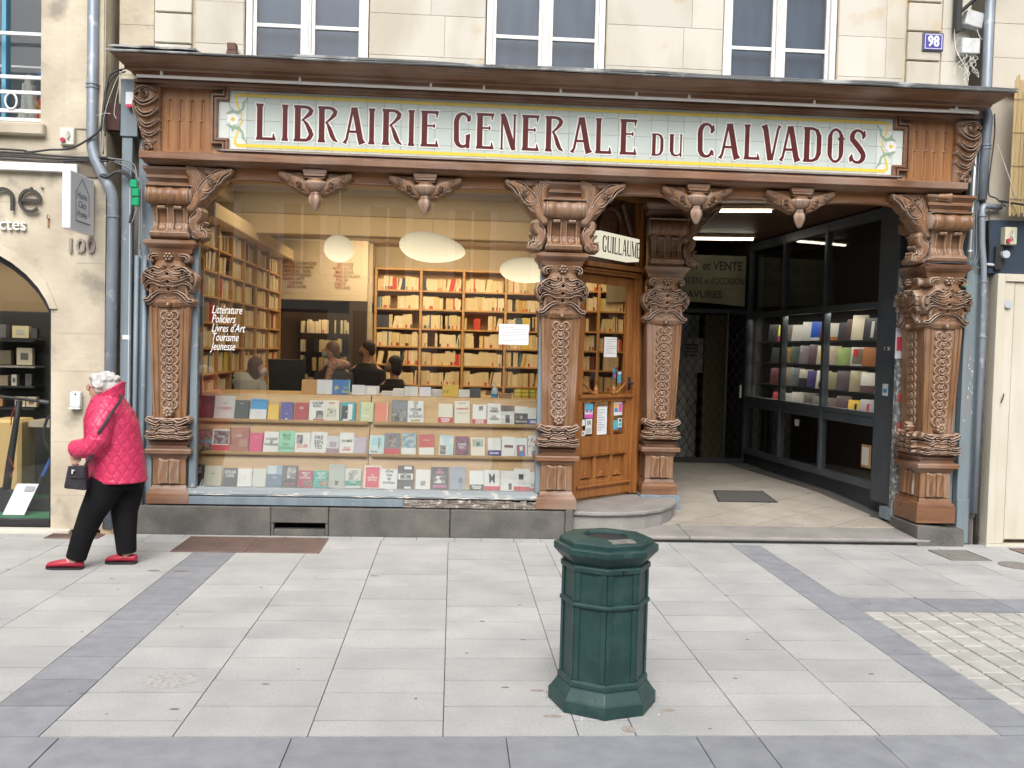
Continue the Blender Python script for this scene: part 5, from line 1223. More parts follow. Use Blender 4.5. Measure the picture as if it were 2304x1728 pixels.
m.build('rack_wires', IRON, t)
t = thing('gel_bottle', 'clear pump bottle of blue hand gel standing on the display stand', 'bottle', (.415, .78, 1.228))
m = MB(); m.lathe([(.030, 0), (.034, .01), (.034, .075), (.028, .09), (.012, .105), (.012, .115)], (.415, .78, 1.228), 16); m.build('bottle_body', pmat('clear_plastic', (.42, .50, .52), rough=.15), t, smooth=True)
m = MB(); m.lathe([(.0345, 0), (.0345, .03)], (.415, .78, 1.24), 16); m.build('bottle_label', flat((.03, .22, .55)), t)
m = MB(); m.tube([(.415, .78, 1.343), (.415, .78, 1.372)], .006, 8); m.box(.395, .425, .772, .788, 1.372, 1.382); m.build('pump', flat((.55, .6, .62)), t)
# posters on the left edge inside the window
t = thing('hanging_poster', 'narrow strip of colourful posters at the left edge of the shop window', 'poster', (-2.36, .22, 1.4))
M = Matrix.Translation((-2.385, .30, 0)) @ Matrix.Rotation(math.radians(35), 4, 'Z')
for nm, x0, x1, z0, z1, c in (('poster_sheet', -.1, .1, 1.42, 1.80, (.55, .52, .47)), ('poster_sheet', -.1, .1, 1.10, 1.40, (.05, .05, .05)), ('poster_sheet', -.1, .1, 1.85, 2.28, (.03, .22, .36))):
    m = MB(); m.box(x0, x1, 0, .002, z0, z1); m.v = [tuple(M @ Vector(v)) for v in m.v]; m.build(nm, flat(c), t)
for x0, x1, z0, z1, c in ((-.06, .08, 1.12, 1.2, (.5, .04, .04)), (-.06, .08, 1.22, 1.34, (.5, .5, .48)), (-.05, .1, 2.15, 2.26, (.5, .12, .05)), (-.1, .0, 2.0, 2.14, (.25, .05, .2)), (-.03, .08, 1.52, 1.76, (.12, .12, .13)), (-.1, -.03, 1.88, 1.98, (.6, .5, .05))):
    m = MB(); m.box(x0, x1, -.002, -.001, z0, z1); m.v = [tuple(M @ Vector(v)) for v in m.v]; m.build('poster_print', flat(c), t)

# ================================================================== shop door
DA = math.atan2(.55, .62)
D = Matrix.Translation((1.21, .54, 0)) @ Matrix.Rotation(DA, 4, 'Z')
def dm(m): m.v = [tuple(D @ Vector(v)) for v in m.v]; return m
door = thing('shop_door', 'varnished oak shop door with stickered small panes and wooden lower panels', 'door', tuple(D @ Vector((.4, 0, .28))))
DL = .83
m = MB()
m.box(0, .07, 0, .05, .28, 2.46); m.box(.755, DL, 0, .05, .28, 2.46)
m.box(.07, .755, 0, .05, .28, .43); m.box(.07, .755, 0, .05, .69, .875); m.box(.07, .755, 0, .05, 1.215, 1.29); m.box(.07, .755, 0, .05, 2.38, 2.46)
m.box(.265, .30, 0, .05, .43, .69); m.box(.52, .56, 0, .05, .43, .69); m.box(.265, .30, 0, .05, .875, 1.215); m.box(.52, .56, 0, .05, .875, 1.215)
leaf = dm(m).build('door_leaf', WOODD, door, bevel=.003)
for a, b in ((.07, .265), (.30, .52), (.56, .755)):
    m = MB(); m.box(a, b, .034, .048, .43, .69); dm(m).build('door_panel', WOODD, door); m = MB(); m.box(a+.03, b-.03, .022, .0339, .46, .655); dm(m).build('raised_field', WOODD, door, bevel=.01)
    m = MB(); m.prism([(a+.04, .47), (b-.04, .47), ((a+b)/2, .525)], .004, .0219); dm(m).build('carved_gable', WOODD, door)
    m = MB(); m.box(a-.012, b+.012, -.014, 0, .684, .700); m.box(a-.008, b+.008, -.018, 0, .700, .708); m.box(a, b, .008, .024, .43, .452); dm(m).build('panel_moulding', WOODD, door)
    m = MB(); m.box(a, b, .022, .027, .875, 1.215); dm(m).build('door_pane', GLASS, door)
m = MB(); m.box(.07, .755, .022, .027, 1.29, 2.38); dm(m).build('door_pane', GLASS, door)
m = MB(); m.prism([(0, .40), (-.02, .40), (-.026, .385), (-.012, .37), (0, .355)], .0, DL, 'x'); m.prism([(0, 1.285), (-.03, 1.285), (-.03, 1.262), (-.012, 1.245), (0, 1.24)], .0, DL, 'x'); dm(m).build('weather_bar', WOODD, door)
m = MB(); m.box(0, DL, -.006, 0, .28, .345); dm(m).build('kick_board', WOODD, door)
for u in (.25, .53):   # turned knobs and slanted struts of the guard
    m = MB(); m.lathe([(.02, 0), (.028, .015), (.018, .03), (.026, .05), (.02, .07), (.010, .082), (.014, .09), (0, .105)], (u, -.012, 1.286), 12); dm(m).build('turned_knob', WOODD, door, smooth=True)
for a, b in ((.21, .06), (.57, .73)):
    m = MB(); m.tube([(a, -.012, 1.30), (b, -.012, 1.40)], .012, 8); dm(m).build('guard_bar', WOODD, door)
m = MB(); m.tube([(.79, -.005, 1.395), (.79, -.05, 1.395), (.70, -.055, 1.395)], .012, 8); m.box(.77, .81, -.008, 0, 1.33, 1.46); dm(m).build('door_handle', IRON, door)
def dnotice(nm, lab, cat, u0, u1, z0, z1, col, prints=(), tx=None):
    t = thing(nm, lab, cat, tuple(D @ Vector(((u0+u1)/2, 0, z0))))
    m = MB(); m.box(u0, u1, .0195, .021, z0, z1); dm(m).build('sheet', flat(col), t)
    for k, (a, b, c, d, cc) in enumerate(prints):
        m = MB(); m.box(u0+(u1-u0)*a, u0+(u1-u0)*b, .0185-.0003*k, .0190-.0003*k, z0+(z1-z0)*c, z0+(z1-z0)*d); dm(m).build('print', flat(cc), t)
    if tx: text(tx[0], tx[1], flat(tx[2]), D @ Matrix.Translation(((u0+u1)/2, .0175, z0+(z1-z0)*tx[3])) @ Matrix.Rotation(PI/2, 4, 'X'), 'words', t, xs=.85, ext=.0002, bold=.001, ls=.85)
GL = (.32, .33, .36)
lines = lambda n, a=.1, b=.88: [(a, b-(i % 3 == 2)*.3, 1-.1-.8*i/n-.02, 1-.1-.8*i/n, GL) for i in range(n)]
dnotice('paper_notice', 'white notice taped inside the upper glass of the shop door', 'notice', .40, .60, 1.66, 1.86, (.78,.78,.76), lines(7))
dnotice('paper_notice', 'tall white opening notice in the middle small pane of the shop door', 'notice', .315, .475, .885, 1.165, (.76,.80,.82), lines(9, .12, .75))
dnotice('sticker', 'colourful pink and blue sticker in the left small pane of the door', 'sticker', .13, .25, 1.06, 1.20, (.75,.72,.76), ((0, 1, .5, 1, (.10,.45,.62)), (0, 1, 0, .25, (.72,.10,.50)), (.15, .85, .38, .58, (.15,.10,.40))), ('Lire', .028, (.9,.9,.9), .48))
dnotice('sticker', 'white sticker with the letters LIR in the left small pane of the door', 'sticker', .145, .245, .90, 1.05, (.70,.72,.72), ((.1, .9, .05, .4, (.45,.48,.48)),), ('LIR', .05, (.05,.05,.05), .74))
dnotice('sticker', 'small white CB card sticker in the lower left corner of the left door pane', 'sticker', .075, .14, .885, .935, (.8,.8,.8), (), ('CB', .03, (.1,.1,.1), .5))
dnotice('sticker', 'small blank white sticker beside the LIR sticker on the door', 'sticker', .075, .135, .985, 1.045, (.75,.75,.75))
dnotice('sticker', 'poster with yellow, blue and pink squares in the right small pane of the door', 'poster', .58, .72, 1.07, 1.21, (.72,.74,.70), ((.08, .48, .5, .85, (.72,.50,.10)), (.08, .48, .25, .52, (.05,.28,.60)), (.55, .95, .25, .85, (.70,.12,.42))))
dnotice('sticker', 'round light blue sticker in the right small pane of the door', 'sticker', .575, .64, .93, 1.02, (.08,.45,.60))
dnotice('sticker', 'white and teal sticker with dark foot in the right small pane of the door', 'sticker', .655, .72, .92, 1.04, (.70,.75,.75), ((0, 1, 0, .22, (.08,.08,.22)), (.1, .9, .35, .6, (.05,.5,.55)), (.3, .8, .7, .92, (.05,.05,.05))))
dnotice('sticker', 'blue phone shaped sticker low in the upper door glass', 'sticker', .625, .69, 1.40, 1.52, (.12,.25,.40), ((.1, .9, .3, .6, (.05,.35,.35)), (.1, .9, .75, .9, (.6,.65,.7))))
dnotice('sticker', 'cluster of small round badges stuck low in the upper door glass', 'sticker', .545, .60, 1.44, 1.56, (.05,.12,.18), ((.1, .5, .6, .9, (.1,.35,.5)), (.5, .95, .1, .4, (.6,.08,.15))))
# frame, jamb, door head
jm = MB()
jm.box(DL+.004, DL+.05, -.02, .09, .26, 3.24); jm.box(DL+.052, DL+.09, -.045, .09, .26, 3.24); jm.box(DL+.092, DL+.12, -.02, .09, .26, 3.24); jm.box(DL+.122, DL+.19, .0, .09, .26, 3.24)
jm.box(-.06, -.004, -.01, .08, .26, 3.24)
jb = dm(jm).build('door_frame', WOODD, shop, bevel=.003)
m = MB(); m.box(-.004, DL+.004, .02, .08, 2.465, 3.24); dm(m).build('door_head', DARKWOOD, shop)
m = MB()
for y, z0, z1 in ((-.05, 2.47, 2.50), (-.07, 2.50, 2.515), (-.09, 2.53, 2.575), (-.03, 2.515, 2.53)): m.box(-.02, DL+.06, y, .019, z0, z1)
dm(m).build('door_cornice', WOODD, shop)
m = MB(); m.tube([(.42+.16*math.cos(a), -.0, 2.98+.16*math.sin(a)) for a in [2*PI*i/24 for i in range(25)]], .022, 6); m.tube([(.60, 0, 3.2), (.75, -.01, 2.9)], .03, 6); dm(m).build('head_roundel', DARKWOOD, shop)
# illuminated name box above the door
LB = Matrix.Translation((1.315, .17, 0)) @ Matrix.Rotation(math.atan2(.62, .53), 4, 'Z')
t = thing('name_lightbox', 'small lit white box reading GUILLAUME above the shop door', 'sign', (1.5, .5, 2.6))
m = MB(); m.box(0, .745, -.004, .14, 2.605, 2.825); m.v = [tuple(LB @ Vector(v)) for v in m.v]; m.build('box_body', emat('lightbox_glow', (1.0, .93, .72), .62), t, bevel=.004)
cx_ = .04; GB = flat((.015, .015, .015), .5)
wd = {'G': .085, 'U': .085, 'I': .035, 'L': .07, 'A': .085, 'M': .10, 'E': .07}
for ch in 'GUILLAUME':
    letter(ch, cx_, 2.635, .155, wd[ch]*.92, GB, t, y=-.005, M=LB, name='letter'); cx_ += wd[ch]*.92+.0105

# ================================================================== passage: ceiling, walls, gate, sign, display case
pas = thing('passage_shell', 'dark timber ceiling and side walls of the covered passage', 'passage', (3, 2, .2))
m = MB()
for i in range(22):
    y = .12+i*.2; m.box(1.05, 4.9, y, y+.194, 3.30, 3.36)
o = m.build('ceiling_boards', DARKWOOD, pas); o['kind'] = 'stuff'
m = MB(); m.box(1.0, 4.95, .11, 7.5, 3.37, 3.5); m.build('ceiling_slab', DARKWOOD, pas)
m = MB(); m.hexa([(2.20, 1.3, .1), (2.27, 1.3, .1), (3.17, 6.0, .1), (3.08, 6.0, .1)], [(2.20, 1.3, 3.3), (2.27, 1.3, 3.3), (3.17, 6.0, 3.3), (3.08, 6.0, 3.3)]); m.build('shop_side_wall', DARKWOOD, pas)
m = MB(); m.box(3.06, 3.17, 6.0, 7.3, .1, 3.37); m.box(2.2, 3.06, 6.0, 6.1, .1, 3.37); m.build('near_side_wall', flat((.10, .095, .085), .9), pas); m = MB(); m.box(4.20, 4.35, 4.5, 7.3, .1, 3.37); m.build('far_side_wall', flat((.10, .095, .085), .9), pas); m = MB(); m.box(2.3, 4.9, 7.3, 7.5, .1, 3.4); m.build('end_wall', flat((.12, .11, .10), .9), pas)
m = MB(); m.box(3.12, 3.42, 5.0, 5.1, .1, 2.3); m.box(3.45, 3.66, 5.3, 5.4, .1, 2.3); m.build('grey_partition', pmat('passage_grey', (.46, .46, .44), (.30, .30, .28), rough=.9, scale=3), pas)
m = MB(); m.box(3.70, 4.02, 5.1, 5.2, .1, 2.3); m.build('tan_partition', flat((.16, .13, .07), .9), pas)
t = thing('slatted_board', 'grey notice board with dark horizontal slots behind the passage gate', 'board', (3.45, 4.9, 1.6))
m = MB(); m.box(3.28, 3.62, 4.88, 4.9, 1.45, 1.95); m.build('board_panel', flat((.22, .22, .21)), t)
for k in range(4): m = MB(); m.box(3.34, 3.54, 4.87, 4.879, 1.84-.05*k, 1.86-.05*k); m.build('slot', BLACK, t)
E14 = emat('tube_glow', (1, .90, .72), 7)
for lab, p0, p1 in (('front fluorescent tube on the passage ceiling', (2.78, 1.45), (3.34, 1.33)), ('rear fluorescent tube on the passage ceiling', (3.08, 3.80), (3.92, 3.66))):
    t = thing('ceiling_tube_light', lab, 'ceiling light', (p0[0], p0[1], 3.27))
    m = MB(); m.hexa([(p0[0], p0[1]-.07, 3.262), (p1[0], p1[1]-.07, 3.262), (p1[0], p1[1]+.07, 3.262), (p0[0], p0[1]+.07, 3.262)], [(p0[0], p0[1]-.07, 3.298), (p1[0], p1[1]-.07, 3.298), (p1[0], p1[1]+.07, 3.298), (p0[0], p0[1]+.07, 3.298)]); m.build('housing', flat((.5, .35, .2)), t)
    m = MB(); m.tube([(p0[0]+.02, p0[1], 3.252), (p1[0]-.02, p1[1], 3.252)], .02, 8); m.build('lamp_tube', E14, t)
# gate
gate = thing('lattice_gate', 'tall black iron lattice gate closing the back of the passage', 'gate', (3.5, 4.45, .18))
m = MB()
for x in (2.98, 3.08, 3.82, 4.1): m.box(x, x+.035, 4.44, 4.47, .19, 2.36)
m.box(2.98, 4.13, 4.445, 4.465, .19, .26); m.box(2.98, 4.13, 4.445, 4.465, 2.30, 2.36)
m.build('gate_frame', IRON, gate)
m = MB(); pt = .115
i = 0
for x in np.arange(1.2, 4.1, pt):
    for sgn in (1, -1):
        pts = []
        for k in range(0, 41):
            z = .26+k*.051; xx = x+sgn*(z-.26)*.62 if sgn > 0 else x+1.9-(z-.26)*.62
            if 3.1 < xx < 4.1: pts.append((xx+.010*math.sin(k*1.6), 4.455+.003*sgn, z))
        if len(pts) > 1: m.tube(pts, .0045, 4, cap=False)
o = m.build('lattice', IRON, gate); o['kind'] = 'stuff'
m = MB(); m.box(4.035, 4.06, 4.42, 4.439, 1.12, 1.30); m.build('gate_handle', flat((.55, .55, .52)), gate)
t = thing('painted_sign', 'faded cream painted sign over the passage gate about buying and selling old books and engravings', 'sign', (3.1, 4.4, 2.4))
m = MB(); n = 16
pts = [(2.1+1.95*i/n, 2.40+.05*math.sin(PI*i/n)) for i in range(n+1)]+[(4.05, 3.10), (2.1, 3.10)]
m.prism(pts, 4.38, 4.42); m.build('sign_board', pmat('faded_cream_board', (.24, .23, .15), (.16, .15, .09), rough=.8, scale=3), t)
INK = flat((.04, .035, .03))
text('ACHAT et VENTE', .17, INK, front(4.0, 4.376, 2.95), 'words', t, xs=.82, align='RIGHT', bold=.004)
text("LIVRES ANCIENS et d'OCCASION", .13, INK, front(4.03, 4.376, 2.74), 'words', t, xs=.62, align='RIGHT', bold=.002)
text('GRAVURES', .14, INK, front(3.72, 4.376, 2.55), 'words', t, xs=1.0, align='RIGHT', bold=.003)

# display case along the right side of the passage
K = Matrix.Translation((4.144, 4.45, 0)) @ Matrix.Rotation(math.atan2(-.997, .0797), 4, 'Z')
def km(m): m.v = [tuple(K @ Vector(v)) for v in m.v]; return m
case = thing('display_case', 'long dark grey glazed display case along the right wall of the passage', 'display case', (4.4, 2.5, .3))
m = MB()
SV = [0, 1.12, 2.24, 3.44]
for s in SV[:-1]: m.box(s-.03, s+.03, -.03, .05, .40, 3.25)
m.box(3.41, 3.78, -.03, .05, .24, 3.30)
m.box(-.03, 3.41, -.024, .044, .34, .42); m.box(-.03, 3.41, -.024, .044, 1.0, 1.045); m.box(-.03, 3.41, -.028, .044, 1.10, 1.15); m.box(-.03, 3.41, -.02, .044, 1.046, 1.099)
m.box(-.03, 3.41, -.024, .044, 2.24, 2.31); m.box(-.03, 3.41, -.024, .044, 3.17, 3.28)
km(m).build('case_frame', GREYD, case, bevel=.003)
m = MB(); m.box(-.05, 3.78, .06, .40, .12, .33); km(m).build('case_base', GREYD, case)
m = MB(); m.box(-.1, 3.8, .45, .47, .1, 3.3); m.box(-.1, 3.8, .05, .45, 3.28, 3.30); m.box(-.1, -.04, .05, .4499, .33, 3.279); km(m).build('case_back', pmat('case_back_black', (.03, .03, .03), rough=.7), case)
for a, b in zip(SV, SV[1:]):
    for z0, z1 in ((.42, 1.0), (1.15, 2.24), (2.31, 3.17)):
        m = MB(); m.box(a+.03, b-.03, .0, .006, z0, z1); km(m).build('case_pane', GLASS, case)
m = MB(); m.box(0, 3.41, .05, .449, 1.0, 1.02); km(m).build('case_shelf', GREYD, case)
SHZ = [1.915, 1.625, 1.335, 1.03]
for z in SHZ[:3]:
    m = MB(); m.box(0, 3.41, .13, .30, z-.016, z); km(m).build('case_shelf', GREYD, case)
area('case_light', tuple(K @ Vector((1.7, .035, 2.23))), .05, 3.2, 6.0, (1, .93, .82), (0, math.radians(-7), math.radians(4.6)))
for z_ in (1.895, 1.605, 1.315): area('case_fill_light', tuple(K @ Vector((1.7, .11, z_))), .02, 3.2, 2.6, (1, .93, .82), (0, math.radians(-4), math.radians(4.6)))  # unseen strips added to lift the lower rows of books
CB = {
 0: [(.50,(.03,.03,.03),'dark cover'),(.80,(.66,.62,.08),'bright yellow over pink cover',(.32,(.45,.06,.2))),(1.02,(.16,.14,.12),'mottled dark cover'),(1.22,(.58,.57,.54),'white map cover'),(1.50,(.50,.50,.48),'pale grey cover'),(1.74,(.02,.08,.40),'vivid blue cover with white foot',(.16,(.7,.7,.68))),(1.98,(.14,.04,.03),'dark brown cover with red letters'),(2.18,(.60,.57,.52),'white cover with orange flowers',(.2,(.6,.25,.08))),(2.42,(.05,.05,.06),'black cover, cut by the mullion'),(2.72,(.56,.50,.38),'large cream cover'),(2.60,(.08,.05,.05),'dark oval cover'),(2.98,(.04,.04,.045),'black cover with a white strip'),(3.26,(.40,.30,.12),'tall ochre cover')],
 1: [(.62,(.04,.04,.04),'black cover'),(.92,(.34,.22,.06),'brown gold cover'),(1.20,(.08,.10,.09),'dark green cover'),(1.45,(.20,.18,.20),'grey cover'),(1.70,(.12,.08,.09),'dark engraved cover'),(1.92,(.62,.50,.16),'white cover with a yellow oval'),(2.14,(.50,.42,.32),'beige cover'),(2.42,(.28,.36,.14),'green leafy cover'),(2.72,(.42,.42,.42),'grey framed cover with a red picture'),(2.98,(.30,.12,.05),'rust brown cover'),(3.26,(.60,.56,.46),'white cover with slanting red letters',(.2,(.12,.1,.08)))],
 2: [(.60,(.12,.04,.05),'dark red cover'),(.90,(.30,.24,.16),'sepia cover'),(1.20,(.14,.16,.16),'slate cover'),(1.46,(.42,.40,.34),'small cream and black cover',(.5,(.05,.05,.05))),(1.68,(.07,.06,.16),'dark violet cover'),(1.92,(.52,.50,.42),'cream cover with a black flower'),(2.14,(.32,.29,.18),'olive cover'),(2.42,(.10,.08,.09),'dark portrait cover'),(2.72,(.30,.26,.17),'khaki photograph cover'),(2.96,(.52,.50,.46),'white cover with a dark band',(.35,(.14,.08,.08))),(3.26,(.34,.26,.10),'ochre painting cover with white foot',(.3,(.6,.58,.54)))],
 3: [(.70,(.42,.06,.06),'red cover'),(.96,(.40,.40,.38),'grey landscape cover'),(1.26,(.42,.40,.36),'white cover with a red foot',(.2,(.5,.08,.05))),(1.60,(.12,.11,.10),'very dark cover'),(1.84,(.16,.17,.14),'dark green cover'),(2.08,(.18,.15,.12),'brown painting cover'),(2.42,(.10,.07,.08),'dark cover, half hidden'),(2.70,(.62,.40,.07),'golden cover with a black figure'),(2.96,(.34,.33,.35),'grey cover with a red figure'),(3.24,(.56,.56,.54),'white cover with a bright red foot',(.30,(.62,.04,.04)))]}
sn = ['top', 'second', 'third', 'bottom']
for si, rows in CB.items():
    for e in rows:
        s, c, lab = e[:3]; z = SHZ[si]+.002
        h = .205+random.uniform(-.02, .02)+(.05 if lab.startswith(('large', 'tall')) else 0)
        M = K @ Matrix.Translation((s-.02, .165, z)) @ Matrix.Rotation(math.radians(38), 4, 'Z') @ Matrix.Rotation(-.2, 4, 'X')
        kw = {}
        if len(e) > 3: kw['band'] = e[3]
        if 'red letters' in lab: kw.update(title='LE\nROUGE', tcol=(.6,.05,.05), ts=.04, tz=.6)
        if 'yellow oval' in lab: kw.update(pic=[(-.5,.5,0,1,(.55,.52,.42)),(-.3,.3,.25,.75,(.66,.48,.05))])
        if 'black figure' in lab or 'red figure' in lab or 'black flower' in lab:
            q = (.03,.02,.02) if 'black' in lab else (.5,.05,.08); kw.update(pic=[(-.08,.08,.3,.8,q),(-.3,-.1,.05,.4,q),(.1,.3,.05,.4,q)])
        if 'red picture' in lab: kw.update(pic=[(-.36,.36,.1,.9,(.2,.17,.12)),(-.36,.0,.5,.9,(.45,.04,.04))])
        if 'white strip' in lab: kw.update(pic=[(-.04,.14,.1,.85,(.6,.6,.58))])
        book(0, 0, .172, h+.02, tuple(min(.8, q*1.25) for q in c), lab+' on the '+sn[si]+' shelf of the passage display case', M=M, grp='old books in the passage display case', th=.022, **kw)
t = thing('framed_notice', 'small wood framed paper standing in the bottom pane of the passage case', 'frame', tuple(K @ Vector((3.25, .02, .5))))
m = MB(); m.box(3.20, 3.37, -.03, -.015, .56, .80); km(m).build('frame', flat((.34, .19, .08)), t)
m = MB(); m.box(3.222, 3.348, -.034, -.0305, .585, .775); km(m).build('sheet', flat((.5, .5, .46)), t)
t = thing('sticker', 'white blue sticker on the dark end post of the passage case', 'sticker', tuple(K @ Vector((3.62, -.035, 1.35))))
m = MB(); m.box(3.57, 3.67, -.034, -.031, 1.34, 1.46); km(m).build('sheet', flat((.55, .60, .62)), t)
m = MB(); m.box(3.585, 3.655, -.036, -.0345, 1.37, 1.41); km(m).build('print', flat((.08, .25, .45)), t)
t = thing('door_latch', 'small metal latch on the dark end post of the passage case', 'latch', tuple(K @ Vector((3.62, -.035, 1.8))))
m = MB(); m.box(3.58, 3.67, -.04, -.031, 1.80, 1.835); km(m).build('latch_plate', flat((.5, .5, .5), .3), t)
m = MB(); m.box(3.61, 3.65, -.05, -.041, 1.805, 1.83); km(m).build('bolt', BLACK, t)
t = thing('small_label', 'little white label inside the lower middle pane of the passage case', 'label', tuple(K @ Vector((1.9, -.01, .8))))
m = MB(); m.box(1.55, 1.66, -.006, -.002, .86, .94); km(m).build('sheet', flat((.5, .5, .48)), t)
# flaking post and flyers behind the right column
t = thing('flaking_post', 'narrow post with flaking white paint and flyers behind the right column', 'post', (4.33, .5, 0))
m = MB(); m.box(4.33, 4.40, .46, .52, .1, 2.6); m.build('post_body', pmat('flaked_white', (.40, .41, .40), (.15, .16, .16), rough=.9, scale=26, lo=.42, hi=.5), t)
m = MB(); m.box(4.30, 4.46, .43, .66, .13, .24); m.build('post_foot', GREYP, t)
for z0, z1, c in ((1.72, 2.02, (.55,.54,.58)), (1.30, 1.38, (.40,.06,.06)), (1.0, 1.1, (.38,.07,.06)), (.82, .9, (.45,.42,.4))):
    m = MB(); m.box(4.29 if z0 > 1.5 else 4.34, 4.40, .44, .444, z0, z1); m.build('flyer', flat(c), t)
m = MB(); m.box(4.30, 4.38, .434, .438, 1.80, 1.93); m.build('flyer_print', flat((.5, .04, .07)), t)

# ================================================================== left edge: grey boards, pipes, wires
ls = thing('grey_side_boards', 'blue grey painted boards on the left edge of the shopfront', 'boarding', (-2.8, .05, 0))
for b in ((-2.925, -2.835, .03, .10, .0, 3.47), (-2.80, -2.66, .09, .14, .25, 3.47), (-2.66, -2.35, .13, .16, .25, 3.24), (-2.935, -2.79, .015, .12, 3.475, 3.97)):
    m = MB(); m.box(*b); m.build('board', GREYP, ls, bevel=.004)
for x in (-2.805, -2.735):
    m = MB(); m.tube([(x, .055, .02), (x+.01, .055, 2.45)], .020, 10); m.build('conduit', GREYP, ls, smooth=True)
m = MB(); m.box(-2.85, -2.845, .02, .03, .3, 3.2); m.box(-2.905, -2.84, .024, .029, 1.71, 1.75); m.build('white_label', flat((.7, .7, .7)), ls)
rs2 = thing('grey_side_boards', 'blue grey painted boards with peeling streaks on the right edge of the shopfront', 'boarding', (4.8, .05, 0))
GREYS = pmat('peeling_grey_paint', (.20, .25, .275), (.17, .215, .24), rough=.5, scale=3, stretch=(4, 4, .6), col3=(.40, .22, .15), scale3=4, amt3=.0)
for b in ((4.735, 4.85, .02, .10, .0, 3.95), (4.853, 4.905, .035, .10, .27, 2.52), (4.65, 4.733, .10, .16, .2, 3.24), (4.735, 4.852, .008, .0195, .0, .42)):
    m = MB(); m.box(*b); m.build('board', GREYS, rs2, bevel=.004)
m = MB()
for x, z0, z1, w in ((4.785, 1.05, 1.50, .006), (4.787, 1.55, 2.0, .004), (4.783, .80, .95, .004)): m.ribbon([(x+.003*math.sin(j*2.1), z0+(z1-z0)*j/8) for j in range(9)], [.002]+[w*(1+.6*math.sin(j*3)) for j in range(7)]+[.001], .0185)
m.build('rust_streak', flat((.38, .16, .09), .8), rs2)
m = MB(); rr = random.Random(2)
for i in range(16):
    x, z = rr.uniform(4.76, 4.84), rr.uniform(1.15, 1.75); m.ribbon([(x, z), (x+.004, z-rr.uniform(.01, .04))], [.008*rr.random()+.004, .002], .0182-.0001*i)
m.build('paint_scars', flat((.62, .62, .60), .8), rs2)
m = MB(); m.box(4.865, 4.90, .03, .08, .0, .25); m.box(4.85, 4.915, .02, .09, .25, .29); m.build('board_foot', flat((.10, .09, .09)), rs2)
def pipe(label, path, r, mat=PIPE, clips=(), name='drainpipe', cat='drainpipe'):
    t = thing(name, label, cat, path[0])
    m = MB(); m.tube(path, r, 14); m.build('pipe_body', mat, t, smooth=True)
    for x, y, z in clips:
        m = MB(); m.lathe([(r+.001, 0), (r+.008, .003), (r+.008, .014), (r+.001, .017)], (x, y, z), 16); m.build('pipe_collar', mat, t)
    return t
pipe('thick blue grey drainpipe with a kink, left of the shopfront', [(-3.155, -.03, 6.2), (-3.155, -.03, 3.45), (-3.15, -.035, 3.36), (-3.12, -.05, 3.26), (-3.08, -.05, 3.18), (-3.03, -.05, 3.08), (-2.985, -.04, 2.98), (-2.975, -.03, 2.90), (-2.975, -.03, 2.6), (-2.99, -.03, .05)], .047,
     clips=((-3.155, -.03, 3.86), (-3.155, -.03, 3.89), (-2.975, -.03, 2.76), (-3.155, -.03, 4.9)))
pipe('blue grey drainpipe running down the right edge above the shop cornice', [(4.83, .0, 6.2), (4.83, .0, 4.05), (4.85, -.02, 3.95), (4.84, -.02, 3.8), (4.825, -.02, 3.2)], .042, clips=((4.84, -.02, 3.66), (4.84, -.02, 3.69)))
pipe('grey elbowed pipe on the right edge below the cornice', [(5.03, .02, 3.145), (4.86, -.03, 3.145), (4.835, -.04, 3.14), (4.82, -.045, 3.115), (4.82, -.045, 3.0), (4.83, -.045, 2.8), (4.855, -.045, 2.6), (4.86, -.045, 2.5), (4.872, -.045, 1.85), (4.875, -.03, .3)], .027, clips=((4.82, -.045, 3.04), (4.862, -.045, 2.44), (4.872, -.045, 1.93)))
pipe('thin horizontal grey pipe stub beside the elbowed pipe', [(4.87, -.04, 2.61), (5.02, -.02, 2.60)], .014, mat=flat((.45, .44, .45)), name='pipe_stub')
pipe('black downpipe between the grey boards and the cream neighbour', [(4.945, .04, 2.5), (4.945, .04, .0)], .024, mat=pmat('black_pipe', (.06, .06, .06), (.12, .10, .10), rough=.5, scale=12), name='downpipe', cat='pipe')
pipe('slim white conduit beside the right column capital', [(4.745, -.02, 3.62), (4.74, -.02, 3.3), (4.735, -.02, 2.66)], .010, mat=PLAST, clips=((4.735, -.02, 2.72),), name='conduit', cat='conduit')
def wires(label, paths, r, mat, name='cable', cat='cable', grp=None):
    t = thing(name, label, cat, paths[0][0], grp)
    for p in paths:
        m = MB(); m.tube([tuple(q) for q in smooth3(p)], r, 6); m.build('strand', mat, t, smooth=True)
    return t
def smooth3(p, k=6):
    p = [np.array(q, float) for q in p]; out = []
    for i in range(len(p)-1):
        a, b, c, d = p[max(i-1, 0)], p[i], p[i+1], p[min(i+2, len(p)-1)]
        for j in range(k):
            t = j/k; out.append(.5*((2*b)+(-a+c)*t+(2*a-5*b+4*c-d)*t*t+(-a+3*b-3*c+d)*t**3))
    return out+[p[-1]]
Yc = -.03
